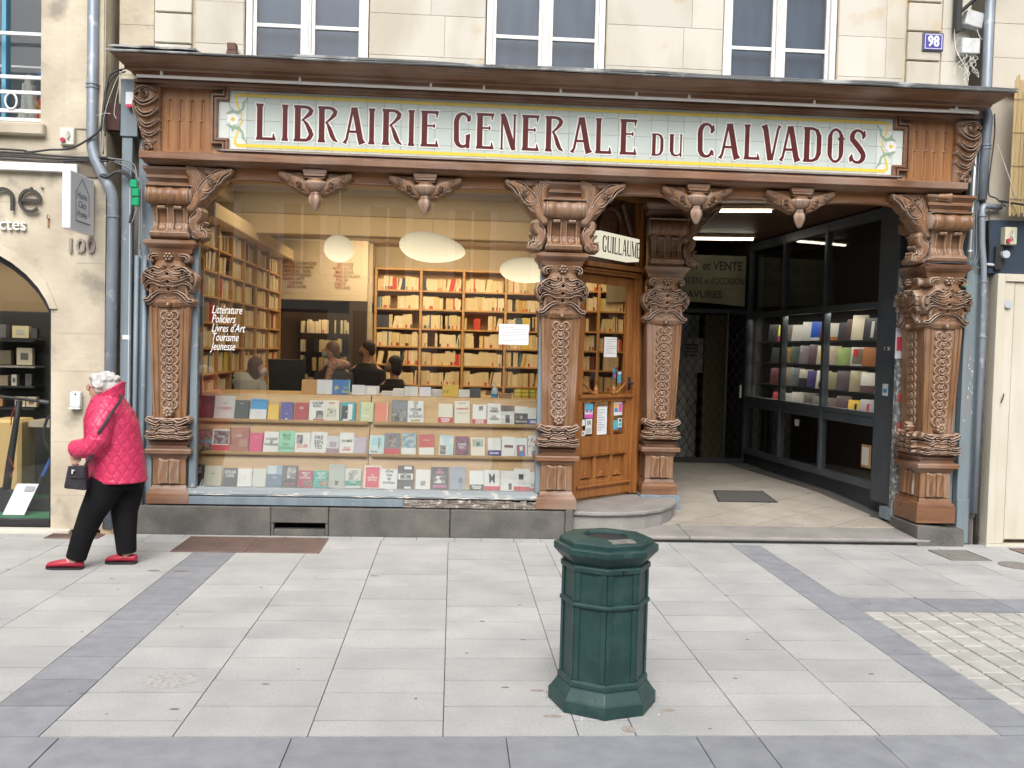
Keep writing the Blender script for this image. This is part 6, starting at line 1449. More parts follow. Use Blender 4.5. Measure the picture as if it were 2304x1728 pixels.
wires('bundle of black cables running along the left building above the white band', [
    [(-6, Yc, 3.29), (-3.94, Yc, 3.29), (-3.5, Yc, 3.275), (-3.22, Yc, 3.27), (-3.0, -.10, 3.265)],
    [(-6, Yc, 3.255), (-3.94, Yc, 3.255), (-3.5, Yc, 3.25), (-3.2, Yc, 3.255), (-2.95, -.09, 3.25)],
    [(-6, Yc-.01, 3.225), (-3.94, Yc, 3.232), (-3.55, Yc, 3.215), (-3.3, Yc, 3.24), (-3.0, -.09, 3.235)],
    [(-6, Yc-.02, 3.31), (-3.94, Yc, 3.315), (-3.7, Yc, 3.298), (-3.5, Yc-.02, 3.32), (-3.34, Yc-.02, 3.335), (-3.19, -.09, 3.395), (-3.07, -.09, 3.50), (-3.05, -.08, 3.62), (-3.03, -.06, 3.85), (-3.0, -.04, 3.99), (-2.9, -.04, 4.03)]], .009, CABLE)
wires('looser black cables hanging beside the upper left drainpipe', [
    [(-3.05, -.06, 3.30), (-3.06, -.06, 3.6), (-3.03, -.05, 3.9), (-2.98, -.04, 4.0), (-2.86, -.06, 4.04)],
    [(-3.03, -.07, 3.45), (-3.045, -.05, 3.75), (-2.99, -.04, 3.95), (-2.87, -.06, 4.01)]], .007, CABLE)
wires('thin pale wires dangling by the upper left end of the cornice', [
    [(-2.88, -.08, 4.02), (-2.95, -.08, 3.9), (-3.04, -.08, 3.6), (-3.045, -.08, 3.3)], [(-2.89, -.09, 3.98), (-2.93, -.09, 3.8), (-2.95, -.09, 3.65), (-2.93, -.09, 3.6)], [(-3.1, -.08, 3.62), (-3.02, -.09, 3.64), (-2.98, -.09, 3.638)]], .003, flat((.55, .55, .53)), name='wire', cat='wire')
wires('grey cables curving down from the wall cables to the green tape', [
    [(-3.0, -.10, 3.26), (-2.88, -.05, 3.255), (-2.80, -.02, 3.22), (-2.775, -.02, 3.10), (-2.762, -.02, 2.98), (-2.765, -.02, 2.88), (-2.825, -.02, 2.70)],
    [(-2.97, -.08, 3.24), (-2.86, -.03, 3.20), (-2.785, -.01, 3.14), (-2.755, -.01, 3.0), (-2.75, -.01, 2.5)],
    [(-2.98, -.08, 3.25), (-2.84, -.03, 3.22), (-2.77, 0, 3.12), (-2.742, 0, 3.0), (-2.74, 0, 2.45)]], .006, CABLEG)
wires('thick black cable looping off the drainpipe to the green tape', [[(-3.06, -.10, 3.11), (-3.0, -.10, 3.10), (-2.93, -.06, 3.15), (-2.86, -.04, 3.13), (-2.81, -.03, 3.05), (-2.80, -.03, 2.95), (-2.81, -.03, 2.85), (-2.83, -.03, 2.72)], [(-3.05, -.09, 3.12), (-2.98, -.09, 3.12), (-2.92, -.05, 3.165), (-2.85, -.03, 3.14), (-2.80, -.02, 3.05)]], .011, CABLE)
GT = flat((.0, .30, .13), .4)
for lab, x, z in (('upper of the three green tape wraps on the left cables', -2.80, 3.06), ('middle of the three green tape wraps on the left cables', -2.785, 2.985), ('lowest of the three green tape wraps on the left cables', -2.785, 2.905)):
    t = thing('green_tape', lab, 'tape', (x, -.04, z), 'green tape wraps')
    m = MB(); m.box(x-.032, x+.034, -.046, -.012, z-.036, z+.036); m.f = m.f; m.build('tape_wrap', GT, t, bevel=.008)
wires('twisted grey wires down the boards right of the right column', [
    [(4.70, -.06, 3.62), (4.765, -.01, 3.4), (4.765, -.01, 3.0), (4.77, -.01, 2.7), (4.76, -.01, 2.64), (4.68, -.12, 2.60)],
    [(4.79, -.01, 3.8), (4.785, -.01, 3.3), (4.79, -.01, 2.9), (4.80, -.01, 2.72), (4.77, -.02, 2.61)],
    [(4.80, -.01, 3.8), (4.80, -.01, 3.2), (4.815, -.01, 2.9), (4.82, -.02, 2.7), (4.79, -.02, 2.60), (4.85, -.03, 2.57)]], .005, flat((.17, .20, .22)))
wires('black cable snaking down past the right drainpipe to the balcony', [[(4.89, -.05, 3.98), (4.90, -.05, 3.8), (4.885, -.05, 3.6), (4.865, -.05, 3.35), (4.875, -.05, 3.24), (4.94, -.05, 3.215), (5.03, -.06, 3.14)]], .007, CABLE)
wires('thin pale wire slanting across the bamboo screen', [[(4.90, -.10, 3.70), (4.97, -.12, 3.5), (5.08, -.14, 3.2)]], .003, flat((.6, .58, .52)), name='wire', cat='wire')
wires('dark cable lying across the neck of the right column', [[(4.28, -.09, 2.585), (4.4, -.12, 2.60), (4.55, -.12, 2.602), (4.69, -.11, 2.60)]], .006, CABLE)
wires('short black cable drooping down beside the dark blue fascia', [[(4.86, -.08, 3.13), (4.87, -.08, 2.95), (4.885, -.08, 2.75), (4.895, -.08, 2.68)]], .006, CABLE)
t = thing('green_clip', 'small green plastic clip on the boards beside the neck of the right column', 'clip', (4.70, .0, 2.42))
m = MB(); m.box(4.685, 4.72, -.01, .02, 2.39, 2.46); m.build('clip_body', flat((.01, .30, .16)), t, bevel=.004)
def swbox(label, x0, x1, z0, z1, y0, col, knob=None, lever=False, rot=0):
    t = thing('switch_box', label, 'electrical box', ((x0+x1)/2, y0, z0))
    m = MB(); m.box(x0, x1, y0, y0+.09, z0, z1)
    if rot:
        c = Vector(((x0+x1)/2, 0, (z0+z1)/2)); R_ = Matrix.Rotation(rot, 3, 'Y'); m.v = [tuple(R_ @ (Vector(v)-c)+c) for v in m.v]
    m.build('box_body', pmat('box_paint_%d' % int(x0*100+z0*10), col, tuple(q*.75 for q in col), rough=.5, scale=14), t, bevel=.006)
    if knob:
        m = MB(); m.tube([(knob[0], y0+.001, knob[1]), (knob[0], y0-.02, knob[1])], .020, 12); m.build('red_button', flat((.42, .02, .05)), t)
    if lever:
        m = MB(); m.box(x1-.055, x1-.040, y0-.02, y0-.001, z0+.05, z1-.03); m.box(x1-.065, x1-.03, y0-.012, y0-.001, z0+.07, z0+.10); m.build('lever', flat((.5, .5, .45)), t)
    return t
swbox('cream switch box with a red button on the left building', -3.42, -3.30, 3.37, 3.515, -.05, (.70, .70, .62), (-3.388, 3.407), True)
swbox('cream switch box with a red button on the dark blue fascia at right', 5.02, 5.135, 2.79, 2.95, -.09, (.60, .58, .42), (5.047, 2.825), True)
swbox('tilted grey junction box, upper of the two by the right drainpipe', 4.63, 4.80, 4.79, 4.93, .03, (.58, .60, .60), rot=math.radians(12))
swbox('pale grey junction box, lower of the two by the right drainpipe', 4.60, 4.775, 4.545, 4.685, .03, (.66, .68, .68))
t = thing('alarm_unit', 'white plastic box with a red light under the left end of the cornice', 'alarm box', (-2.84, -.02, 3.73))
m = MB(); m.box(-2.875, -2.805, -.04, .014, 3.735, 3.845); m.build('unit_body', PLAST, t, bevel=.005)
m = MB(); m.box(-2.865, -2.82, -.045, -.005, 3.715, 3.734); m.build('red_light', flat((.7, .03, .10), .3), t)
m = MB(); rr = random.Random(5); t = thing('wire_tangle', 'tangle of thin white wires hanging under the junction boxes', 'wires', (4.7, .05, 4.5))
for k in range(9):
    x = 4.63+.015*k; p = [(x, .06, 4.545)]
    for q in range(5): p.append((p[-1][0]+rr.uniform(-.05, .05), .05+rr.uniform(-.02, .02), p[-1][2]-rr.uniform(.02, .07)))
    m = MB(); m.tube([tuple(q) for q in smooth3(p)], .0028, 5); m.build('strand', flat((.68, .67, .62)), t)
for p in ([(4.57, .08, 5.3), (4.575, .08, 4.9), (4.55, .08, 4.75), (4.57, .08, 4.6), (4.60, .05, 4.5), (4.66, .04, 4.4), (4.68, .04, 4.30)], [(4.74, .05, 4.79), (4.78, .05, 4.70), (4.83, .04, 4.66), (4.845, .03, 4.6), (4.81, .03, 4.54)], [(4.90, .06, 4.75), (4.93, .06, 4.70), (4.91, .06, 4.62), (4.87, .06, 4.60)]):
    m = MB(); m.tube([tuple(q) for q in smooth3(p)], .004, 5); m.build('strand', flat((.68, .67, .62)), t)
t = thing('metal_strut', 'dark angled metal strut at the top right corner of the facade', 'strut', (4.6, .0, 4.9))
m = MB(); m.tube([(4.57, .08, 4.905), (5.0, -.25, 5.35)], .018, 6); m.box(4.55, 4.60, .05, .12, 4.75, 6.0); m.build('strut_bar', IRON, t)
t = thing('rusty_beam_end', 'rusty brown board end between the left drainpipe and the grey boards', 'board', (-3.0, .05, 3.5))
m = MB(); m.box(-3.06, -2.945, .03, .12, 3.53, 3.76); m.build('beam_end', pmat('rust_board', (.10, .045, .04), (.07, .035, .03), rough=.9, scale=9), t)

# ================================================================== left neighbour (number 100)
lb = thing('corner_building', 'weathered cream limestone building with an arched shop window at the left edge', 'building', (-5, 0, 0))
arch = [(-3.49, -.05), (-3.50, 1.96), (-3.53, 2.03), (-3.60, 2.14), (-3.70, 2.25), (-3.82, 2.345), (-3.95, 2.42), (-4.15, 2.50), (-4.4, 2.56), (-4.7, 2.58), (-5.0, 2.56), (-5.25, 2.50), (-5.5, 2.40), (-5.7, 2.25), (-5.86, 2.03), (-5.9, 1.96), (-5.9, -.05)]
m = MB(); m.prism(arch+[(-7, -.05), (-7, 3.50), (-3.045, 3.50), (-3.045, -.05)], .0, .45); lw = m.build('wall', STONEL, lb)
m = MB()   # raised arch moulding
inner = arch[1:-1]; 
P2 = [(x+(.055 if i < 8 else -.055)*(1 if i not in (7, 8, 9) else 0), z+.06*(1 if i > 1 else 0)) for i, (x, z) in enumerate(inner)]
for i in range(len(inner)-1): m.hexa([(inner[i][0], -.03, inner[i][1]), (inner[i+1][0], -.03, inner[i+1][1]), (inner[i+1][0], .0, inner[i+1][1]), (inner[i][0], .0, inner[i][1])], [(P2[i][0], -.012, P2[i][1]), (P2[i+1][0], -.012, P2[i+1][1]), (P2[i+1][0], .0, P2[i+1][1]), (P2[i][0], .0, P2[i][1])])
m.build('arch_moulding', STONEL, lb)
m = MB()   # joints cut in the pier face are dark thin recess lines: thin mortar lips
for x0, x1, z in ((-3.48, -3.05, .48), (-3.48, -3.05, .80), (-3.48, -3.05, 1.42), (-3.48, -3.05, 1.75), (-3.30, -3.05, 2.36), (-3.96, -3.6, 2.87), (-3.48, -3.05, .33)):
    m.box(x0, x1, -.0012, .0005, z, z+.003)
tag(m.build('mortar_joint', flat((.36, .31, .25), .9), lw), kind='stuff')
# upper part, with window opening
for x0, x1, z0, z1 in ((-7, -5.0, 3.50, 6.4), (-3.60, -3.06, 3.50, 6.4)):
    m = MB(); m.box(x0, x1, .0, .45, z0, z1); m.build('wall', STONEL, lb)
m = MB(); m.box(-3.385, -3.07, -.012, -.0005, 3.52, 6.4); m.build('wall_strip', STONEL, lb)
m = MB(); m.box(-5.1, -3.55, -.07, .1, 3.44, 3.545); m.build('window_sill', STONEL, lb, bevel=.012)
m = MB(); m.box(-7, -3.27, -.06, -.001, 3.135, 3.205); m.build('white_band', flat((.74, .74, .71)), lb, bevel=.004)
m = MB(); m.box(-3.40, -3.06, -.02, -.0005, 3.10, 3.24); m.build('damp_ledge', flat((.16, .13, .10), .95), lb, bevel=.008)
m = MB(); m.box(-7.0, -3.31, -.06, .05, -.03, .035); m.build('door_sill', STONEP, lb, bevel=.006)
m = MB(); m.box(-3.31, -3.06, .0, .05, -.03, .03); m.build('pier_foot', STONEL, lb)
# upper window of neighbour: blue frame, glass, white railing, dressed interior
w = MB(); w.box(-3.64, -3.601, .15, .25, 3.56, 6.2); w.box(-4.99, -4.94, .15, .25, 3.56, 6.2); w.box(-4.0, -3.965, .15, .25, 3.56, 6.2); w = w.build('window', flat((.10, .32, .48)), lb)
m = MB(); m.box(-4.94, -3.64, .19, .198, 3.56, 6.2); m.build('pane', GLASS, w)
m = MB(); m.box(-5.0, -3.6, 1.2, 1.3, 3.3, 6.2); m.box(-5.0, -3.6, .3, 1.3, 3.50, 3.545); m.build('dark_room', flat((.06, .07, .085), .9), w)
rail = thing('window_railing', 'white horizontal window railing with a round ring at the upper left', 'railing', (-3.9, .05, 3.58))
for z in (3.585, 3.66, 3.82, 3.95, 4.32):
    m = MB(); m.box(-4.99, -3.605, .03, .055, z-.015, z+.015); m.build('rail_bar', flat((.8, .8, .8), .3), rail, bevel=.003)
m = MB(); m.tube([(-3.86+.048*math.cos(a), .025, 3.74+.068*math.sin(a)*1.0) for a in [2*PI*i/20 for i in range(21)]], .009, 6); m.build('rail_ring', flat((.8, .8, .8), .3), rail)
def garment(lab, x, z, w, h, col, seed):
    t = thing('hanging_garment', lab, 'garment', (x, .6, z), 'clothes hanging behind the upper left window')
    U, V = field(-w, w, 0, h, .012); hw = w*(1-.72*(V/h)**1.2); H = np.where(np.abs(U) < hw, .03+.02*np.sin(U*90+seed+V*9), -1)
    put('cloth', relief_mesh('cloth', U, V, H, flat(col, .8), .01), t, matrix=Matrix.Translation((x, .6, z)))
garment('red garment hanging behind the upper left window', -3.80, 3.66, .10, .46, (.55, .02, .05), 0)
garment('grey white garment hanging behind the upper left window', -3.97, 3.62, .10, .50, (.45, .47, .45), 2)
garment('ochre garment low behind the upper left window', -3.88, 3.58, .07, .30, (.40, .30, .08), 4)
t = thing('garment_shelf', 'blue shelf and white rod high inside the upper left window', 'shelf', (-3.8, .6, 4.1))
m = MB(); m.box(-3.85, -3.62, .5, .7, 4.08, 4.14); m.build('shelf_board', flat((.03, .12, .30)), t); m = MB(); m.tube([(-4.3, .5, 4.17), (-3.65, .5, 4.165)], .012, 6); m.build('rod', flat((.6, .6, .62)), t)
# wall lettering
LBK = flat((.045, .042, .04), .5)
t = thing('wall_lettering', 'large dark raised letters ending in ne on the left building', 'lettering', (-3.75, -.05, 2.78))
m = MB(); m.ribbon([(-3.97, 2.79), (-3.97, 2.89)]+arc(-3.893, 2.895, .077, .082, 180, 0, 12)+[(-3.816, 2.79)], .026, -.045); nn = len(m.v); m.v += [(x, -.02, z) for x, y, z in m.v]
k = nn//2
m.f += [(i, i+1, nn+i+1, nn+i) for i in list(range(k-1))+list(range(k, nn-1))]; m.m = [0]*len(m.f); m.build('letter', LBK, t)
m = MB(); m.ribbon([(-3.75, 2.885), (-3.585, 2.885)]+arc(-3.668, 2.882, .085, .092, 0, 318, 26)[1:], .024, -.045); nn = len(m.v); m.v += [(x, -.02, z) for x, y, z in m.v]; k = nn//2
m.f += [(i, i+1, nn+i+1, nn+i) for i in list(range(k-1))+list(range(k, nn-1))]; m.m = [0]*len(m.f); m.build('letter', LBK, t)
m = MB()
for x in (-3.665, -3.575): m.tube([(x, .0, 2.995), (x, -.03, 2.995)], .007, 8)
m.build('fixing_peg', LBK, t)
t = thing('wall_lettering', 'small white raised letters ctes below the dark letters', 'lettering', (-3.8, -.03, 2.65))
text('ctes', .155, flat((.82, .82, .80)), front(-3.70, -.02, 2.675), 'words', t, xs=.92, align='RIGHT', ext=.012)
t = thing('number_lettering', 'grey metal house number 100 on the left pier', 'house number', (-3.25, -.03, 2.5))
text('100', .175, flat((.33, .29, .26), .6), front(-3.248, -.016, 2.505), 'words', t, xs=.98, ext=.010, bold=.003)
# blade sign
t = thing('hanging_blade_sign', 'white projecting box sign with a house outline reading Home Click Home', 'sign', (-3.165, -.25, 2.6))
m = MB(); m.box(-3.20, -3.132, -.52, -.03, 2.60, 3.075); m.build('sign_box', flat((.74, .76, .80), .35), t, bevel=.006)
m = MB(); m.box(-3.21, -3.15, -.03, .0, 2.9, 2.96); m.box(-3.21, -3.15, -.03, 0, 2.7, 2.76); m.build('sign_bracket', IRON, t)
Mb = Matrix.Translation((-3.1305, -.275, 2.84)) @ Matrix.Rotation(PI/2, 4, 'Z') @ Matrix.Rotation(PI/2, 4, 'X')
INK2 = flat((.13, .13, .17))
for i, s_ in enumerate(('Home', 'Click', 'Home')): text(s_, .085, INK2, Mb @ Matrix.Translation((-.01, .055-.075*i, .0005)), 'words', t, xs=.95, ext=.0003)
m = MB()
def bl(a, b, w=.003):
    ya, za, yb_, zb = -.275+a[0], 2.84+a[1], -.275+b[0], 2.84+b[1]
    m.tube([(-3.1305, ya, za), (-3.1305, yb_, zb)], w, 4)
bl((-.14, -.16), (-.14, .08)); bl((-.14, .08), (-.01, .20)); bl((-.01, .20), (.13, .08)); bl((.13, .08), (.13, -.10)); bl((-.14, -.16), (.15, -.16), .005)
m.build('house_outline', INK2, t)
t = thing('wall_dispenser', 'small white dispenser box mounted on the left stone pier', 'dispenser', (-3.27, -.05, 1.1))
m = MB(); m.box(-3.315, -3.225, -.06, -.001, 1.11, 1.245); m.build('box_body', PLAST, t, bevel=.012, seg=2); m = MB(); m.box(-3.32, -3.225, -.066, -.002, 1.095, 1.108); m.build('box_foot', PLAST, t); m = MB(); m.tube([(-3.265, -.059, 1.225), (-3.265, -.064, 1.225)], .008, 8); m.build('lock', BLACK, t)
t = thing('rusty_hook', 'small rusty iron hook on the left building wall', 'hook', (-3.5, -.02, 2.7))
m = MB(); m.tube([(-3.53, 0, 2.74), (-3.53, -.03, 2.745), (-3.52, -.03, 2.77), (-3.505, -.03, 2.75)], .005, 5); m.box(-3.533, -3.516, -.005, -.0006, 2.66, 2.74); m.build('hook_iron', flat((.28, .12, .07)), t)
t = thing('wooden_stub', 'short pale wooden post stub at the foot of the left drainpipe', 'post', (-2.99, -.03, 0))
m = MB(); m.lathe([(.062, 0), (.06, .27), (.055, .285), (0, .285)], (-3.0, .0, 0), 14); m.build('stub_body', flat((.45, .34, .22), .8), t)

# neighbour shop interior
ns = thing('neighbour_shop_interior', 'dark shop interior with wall shelves behind the arched window', 'room', (-4.7, 1, 0))
for nm, mt, b in (('floor', flat((.035, .17, .085), .9), (-6, -3.4, .14, 1.9, .0, .095)), ('back_wall', flat((.03, .03, .032), .6), (-6, -3.3, 1.45, 1.5, .1, 1.96)), ('upper_wall', flat((.24, .18, .11), .8), (-6, -3.3, 1.45, 1.5, 1.97, 3.0)),
                  ('ceiling', flat((.18, .18, .17), .8), (-6, -3.3, .2, 1.9, 2.6, 2.7)), ('side_wall', flat((.04, .04, .04), .7), (-3.42, -3.36, .2, 1.5, .1, 2.6)), ('left_wall', flat((.1, .1, .1), .7), (-6.1, -6, .2, 1.5, .1, 2.6))):
    m = MB(); m.box(*b); m.build(nm, mt, ns)
m = MB(); m.prism([(x+(.04 if x > -4.7 else -.04), z) for x, z in arch], .10, .13); m.v = m.v
fr = MB(); A_ = [(x, max(z, .02)) for x, z in arch]
for i in range(len(A_)-1):
    (x0, z0), (x1, z1) = A_[i], A_[i+1]; cx0 = -4.7; cz = 1.2
    k = lambda x, z: (x+(.045 if x < cx0 else -.045)*(1 if abs(x-cx0) > .5 else abs(x-cx0)*2), z-(.05 if z > 1.9 else 0))
    a, b = k(x0, z0), k(x1, z1)
    fr.hexa([(x0, .08, z0), (x1, .08, z1), (x1, .15, z1), (x0, .15, z0)], [(a[0], .08, a[1]), (b[0], .08, b[1]), (b[0], .15, b[1]), (a[0], .15, a[1])])
fr.box(-5.9, -3.49, .08, .15, .035, .095)
fr.build('shop_window_frame', BLACK, lb)
m = MB(); m.prism([(x, max(z, .04)) for x, z in arch], .11, .118); m.build('shop_pane', GLASS, lb)
area('shop_light', (-4.5, .9, 2.55), 1.6, .6, 15, (1, .86, .66))
def nbox(lab, x, z, w, h, col, y=1.25, extra=None):
    t = thing('packaged_gadget', lab, 'box', (x, y, z), 'boxed gadgets on the black shop wall')
    m = MB(); m.box(x-w/2, x+w/2, y, y+.06, z, z+h); m.build('carton', flat(col), t)
    if extra: m = MB(); m.box(x-w*.25, x+w*.25, y-.003, y-.001, z+h*.3, z+h*.7); m.build('print', flat(extra), t)
for z in (1.68, 1.42, 1.22, 1.0):
    m = MB(); m.box(-5.9, -4.17, 1.20, 1.44, z-.018, z); m.build('wall_shelf', flat((.30, .28, .25)) if z == 1.42 else BLACK, ns)
nbox('cream tablet box on the top shelf of the neighbouring shop', -4.33, 1.70, .16, .12, (.70, .62, .40), extra=(.5, .5, .45))
nbox('black packaged item at the end of the top neighbour shelf', -4.20, 1.70, .06, .10, (.08, .08, .08)); nbox('dark item at the left of the top neighbour shelf', -4.53, 1.70, .12, .13, (.15, .15, .16))
nbox('beige headphone box on the second neighbour shelf', -4.29, 1.43, .15, .17, (.60, .52, .38), extra=(.12, .12, .12)); nbox('wide dark box on the second neighbour shelf', -4.50, 1.43, .16, .14, (.16, .13, .09))
nbox('small white blister pack on the third neighbour shelf', -4.39, 1.22, .05, .11, (.62, .58, .50), extra=(.1, .1, .1)); nbox('brown square box on the third neighbour shelf', -4.49, 1.22, .08, .10, (.32, .24, .16)); nbox('dark glass item on the third neighbour shelf', -4.25, 1.22, .06, .12, (.10, .10, .10))
nbox('left cream carton on the lowest neighbour shelf', -4.33, 1.01, .10, .10, (.62, .54, .40), extra=(.2, .12, .08)); nbox('right cream carton on the lowest neighbour shelf', -4.22, 1.01, .10, .10, (.60, .52, .38), extra=(.2, .12, .08)); nbox('orange carton at the left of the lowest neighbour shelf', -4.54, 1.01, .08, .11, (.45, .24, .10))
t = thing('curved_counter', 'curved pale plywood counter in the neighbouring shop window', 'counter', (-4.3, .8, .1))
pts = [(-4.62, .12), (-4.62, .86)]+[(-4.50+.16*math.cos(a)-.0, .82+.16*math.sin(a)*.9) for a in [PI-PI*i/10 for i in range(11)]][1:]+[(-4.34, .12)]
m = MB(); m.ribbon(pts[1:], .05, .74); m.build('counter_edge', flat((.70, .66, .58)), t)
m = MB(); m.box(-4.40, -4.10, .76, 1.1, .12, .92); m.build('counter_side', flat((.62, .42, .18)), t, bevel=.03)
m = MB(); m.box(-4.09, -3.80, .9, 1.2, .84, .90); m.build('counter_top', flat((.45, .38, .28)), t)
t = thing('electric_scooter', 'black electric scooter parked in the neighbouring shop window', 'scooter', (-4.05, .4, .1))
m = MB(); m.tube([(-3.97, .45, 1.12), (-4.0, .45, .9), (-4.05, .45, .55), (-4.08, .45, .3)], [.028, .026, .034, .036], 10); m.build('steering_column', BLACK, t, smooth=True)
m = MB(); m.tube([(-4.2, .40, 1.16), (-4.05, .43, 1.15), (-3.95, .45, 1.14), (-3.83, .47, 1.125), (-3.75, .5, 1.11)], .014, 8); m.build('handlebar', BLACK, t); m = MB(); m.tube([(-3.80, .48, 1.12), (-3.73, .5, 1.107)], .018, 8); m.build('grip', flat((.12, .12, .13)), t)
m = MB(); m.tube([(-3.98, .44, 1.10), (-4.02, .42, 1.0), (-4.03, .42, .9)], .006, 5); m.tube([(-4.04, .42, .6), (-4.0, .42, .5), (-4.03, .42, .42)], .006, 5); m.build('brake_cable', flat((.30, .04, .03)), t)
m = MB(); m.tube([(-4.10, .45, .28), (-4.16, .47, .2)], .03, 8); m.box(-4.9, -4.12, .38, .52, .17, .21); m.build('deck', BLACK, t)
m = MB(); m.lathe([(.10, -.03), (.115, -.015), (.115, .015), (.10, .03)], (0, 0, 0), 20); m.v = [(-4.10+x, .45+z, .21+y) for x, y, z in m.v]; m.build('wheel', BLACK, t)
t = thing('folded_scooter', 'dark bicycle wheel and blue tube standing behind the price card', 'scooter', (-3.75, .6, .1))
m = MB(); m.tube([(-3.69, .55, .66), (-3.80, .55, .42)], .018, 8); m.build('blue_tube', flat((.02, .10, .38)), t); m = MB(); m.tube([(-3.80, .55, .42), (-3.90, .55, .22)], .02, 8); m.box(-3.92, -3.72, .5, .62, .1, .2); m.build('black_tube', BLACK, t)
m = MB(); m.tube([(-3.77+.0*math.cos(a)+.13*math.cos(a), .8, .80+.2*math.sin(a)) for a in [2*PI*i/20 for i in range(21)]], .014, 6); m.build('tyre', flat((.05, .05, .05)), t)
t = thing('price_card', 'white price card leaning on the green carpet of the neighbouring window', 'card', (-3.95, .3, .1))
m = MB(); m.hexa([(-4.03, .27, .10), (-3.84, .27, .10), (-3.84, .275, .10), (-4.03, .275, .10)], [(-3.96, .40, .365), (-3.77, .40, .365), (-3.77, .405, .365), (-3.96, .405, .365)]); m.build('card_sheet', flat((.72, .76, .80)), t)
m = MB(); m.hexa([(-3.885, .358, .305), (-3.80, .358, .305), (-3.80, .36, .305), (-3.885, .36, .305)], [(-3.872, .382, .345), (-3.79, .382, .345), (-3.79, .384, .345), (-3.872, .384, .345)]); m.build('print', flat((.35, .38, .42)), t)

# ================================================================== right neighbour
rb_ = thing('right_building', 'cream neighbour building with shutter panel and stone upper wall at the right edge', 'building', (5.6, 0, 0))
m = MB(); m.box(4.91, 8, .06, .5, -.05, 6.4); m.build('wall', flat((.42, .38, .31), .9), rb_)
courses(4.885, 5.9, 4.20, 6.1, .31, 0, STONEP, rb_, yf=-.0, wr=(.35, .5), seed=12)
CRP = pmat('cream_panel_paint', (.60, .565, .48), (.53, .49, .39), rough=.55, scale=2, stretch=(3, 1, .5))
for b in ((4.985, 5.06, -.07, .05, .02, 2.525), (5.061, 6.6, -.07, .05, 2.455, 2.525), (5.061, 5.16, -.05, .05, .02, 2.454), (5.165, 6.6, -.045, .05, .06, 2.454)):
    m = MB(); m.box(*b); m.build('cream_panel', CRP, rb_, bevel=.004)
m = MB(); m.box(5.161, 5.166, -.052, .05, .05, .5); m.build('advert_strip', pmat('yellow_advert', (.66, .50, .18), (.60, .58, .50), rough=.6, scale=22), rb_)
m = MB(); m.box(4.98, 6.6, -.08, .05, -.02, .018); m.build('panel_sill', STONEP, rb_)
m = MB(); m.box(4.915, 6.8, -.02, .058, 2.53, 3.02); m.build('dark_blue_fascia', flat((.03, .045, .07), .4), rb_)
m = MB(); m.box(4.96, 5.03, -.06, -.021, 2.56, 2.78); m.build('black_case', flat((.03, .03, .03), .35), rb_, bevel=.008)
m = MB(); m.tube([(5.035, -.06, 2.70), (5.035, -.10, 2.70)], .035, 16); m.build('metal_disc', flat((.45, .48, .52), .3), rb_)
m = MB(); m.tube([(5.09, -.0715, 2.245), (5.09, -.075, 2.245)], .036, 20); m.build('plaster_patch', flat((.42, .45, .50), .7), rb_)
m = MB(); m.tube([(5.085, -.075, 1.42), (5.07, -.09, 1.38), (5.055, -.085, 1.335)], .006, 5); m.build('small_hook', IRON, rb_)
BAM = pmat('bamboo_screen', (.55, .42, .22), (.42, .30, .14), rough=.7, scale=4, stretch=(40, 40, 1), rnd=0)
t = thing('bamboo_screen', 'yellow bamboo cane screen on the right neighbour balcony', 'screen', (5.3, -.2, 3.0))
m = MB(); rr = random.Random(9)
x = 5.03
while x < 6.2:
    r_ = rr.uniform(.005, .008); m.tube([(x, -.12+rr.uniform(-.003, .003), 3.06+rr.uniform(-.02, .02)), (x+rr.uniform(-.004, .004), -.12, 4.30+rr.uniform(-.03, .03))], r_, 6); x += r_*2+.0015
tag(m.build('bamboo_cane', BAM, t), kind='stuff')
m = MB()
for z in (3.2, 3.5, 3.8, 4.1): m.tube([(5.02, -.132, z), (6.2, -.132, z)], .003, 5)
m.build('binding_wire', flat((.3, .24, .15)), t)
t = thing('iron_balcony', 'black wrought iron balcony rail at the right edge', 'balcony', (5.2, -.3, 3.0))
m = MB(); m.tube([(5.10, -.28, 3.86), (5.16, -.28, 3.905), (6.4, -.28, 3.905)], .013, 6); m.build('top_rail', IRON, t)
for x in (5.10, 5.22, 5.34, 5.46, 5.58): m = MB(); m.tube([(x, -.28, 3.12), (x, -.28, 3.89)], .011, 6); m.build('baluster', IRON, t)
m = MB(); m.tube([(5.08, -.28, 3.12), (6.4, -.28, 3.12)], .016, 6); m.build('bottom_rail', IRON, t)
m = MB(); m.tube(smooth3([(5.09, -.28, 3.10), (5.11, -.28, 3.22), (5.16, -.28, 3.28), (5.24, -.28, 3.30)]), .010, 6); m.build('scroll_bracket', IRON, t); m = MB(); m.tube(smooth3([(5.10, -.28, 3.86), (5.13, -.28, 3.76), (5.2, -.28, 3.72)]), .010, 6); m.build('scroll_bracket', IRON, t); m = MB(); m.tube([(5.09, -.28, 3.12), (5.0, .0, 3.2)], .010, 6); m.build('stay_bar', IRON, t)

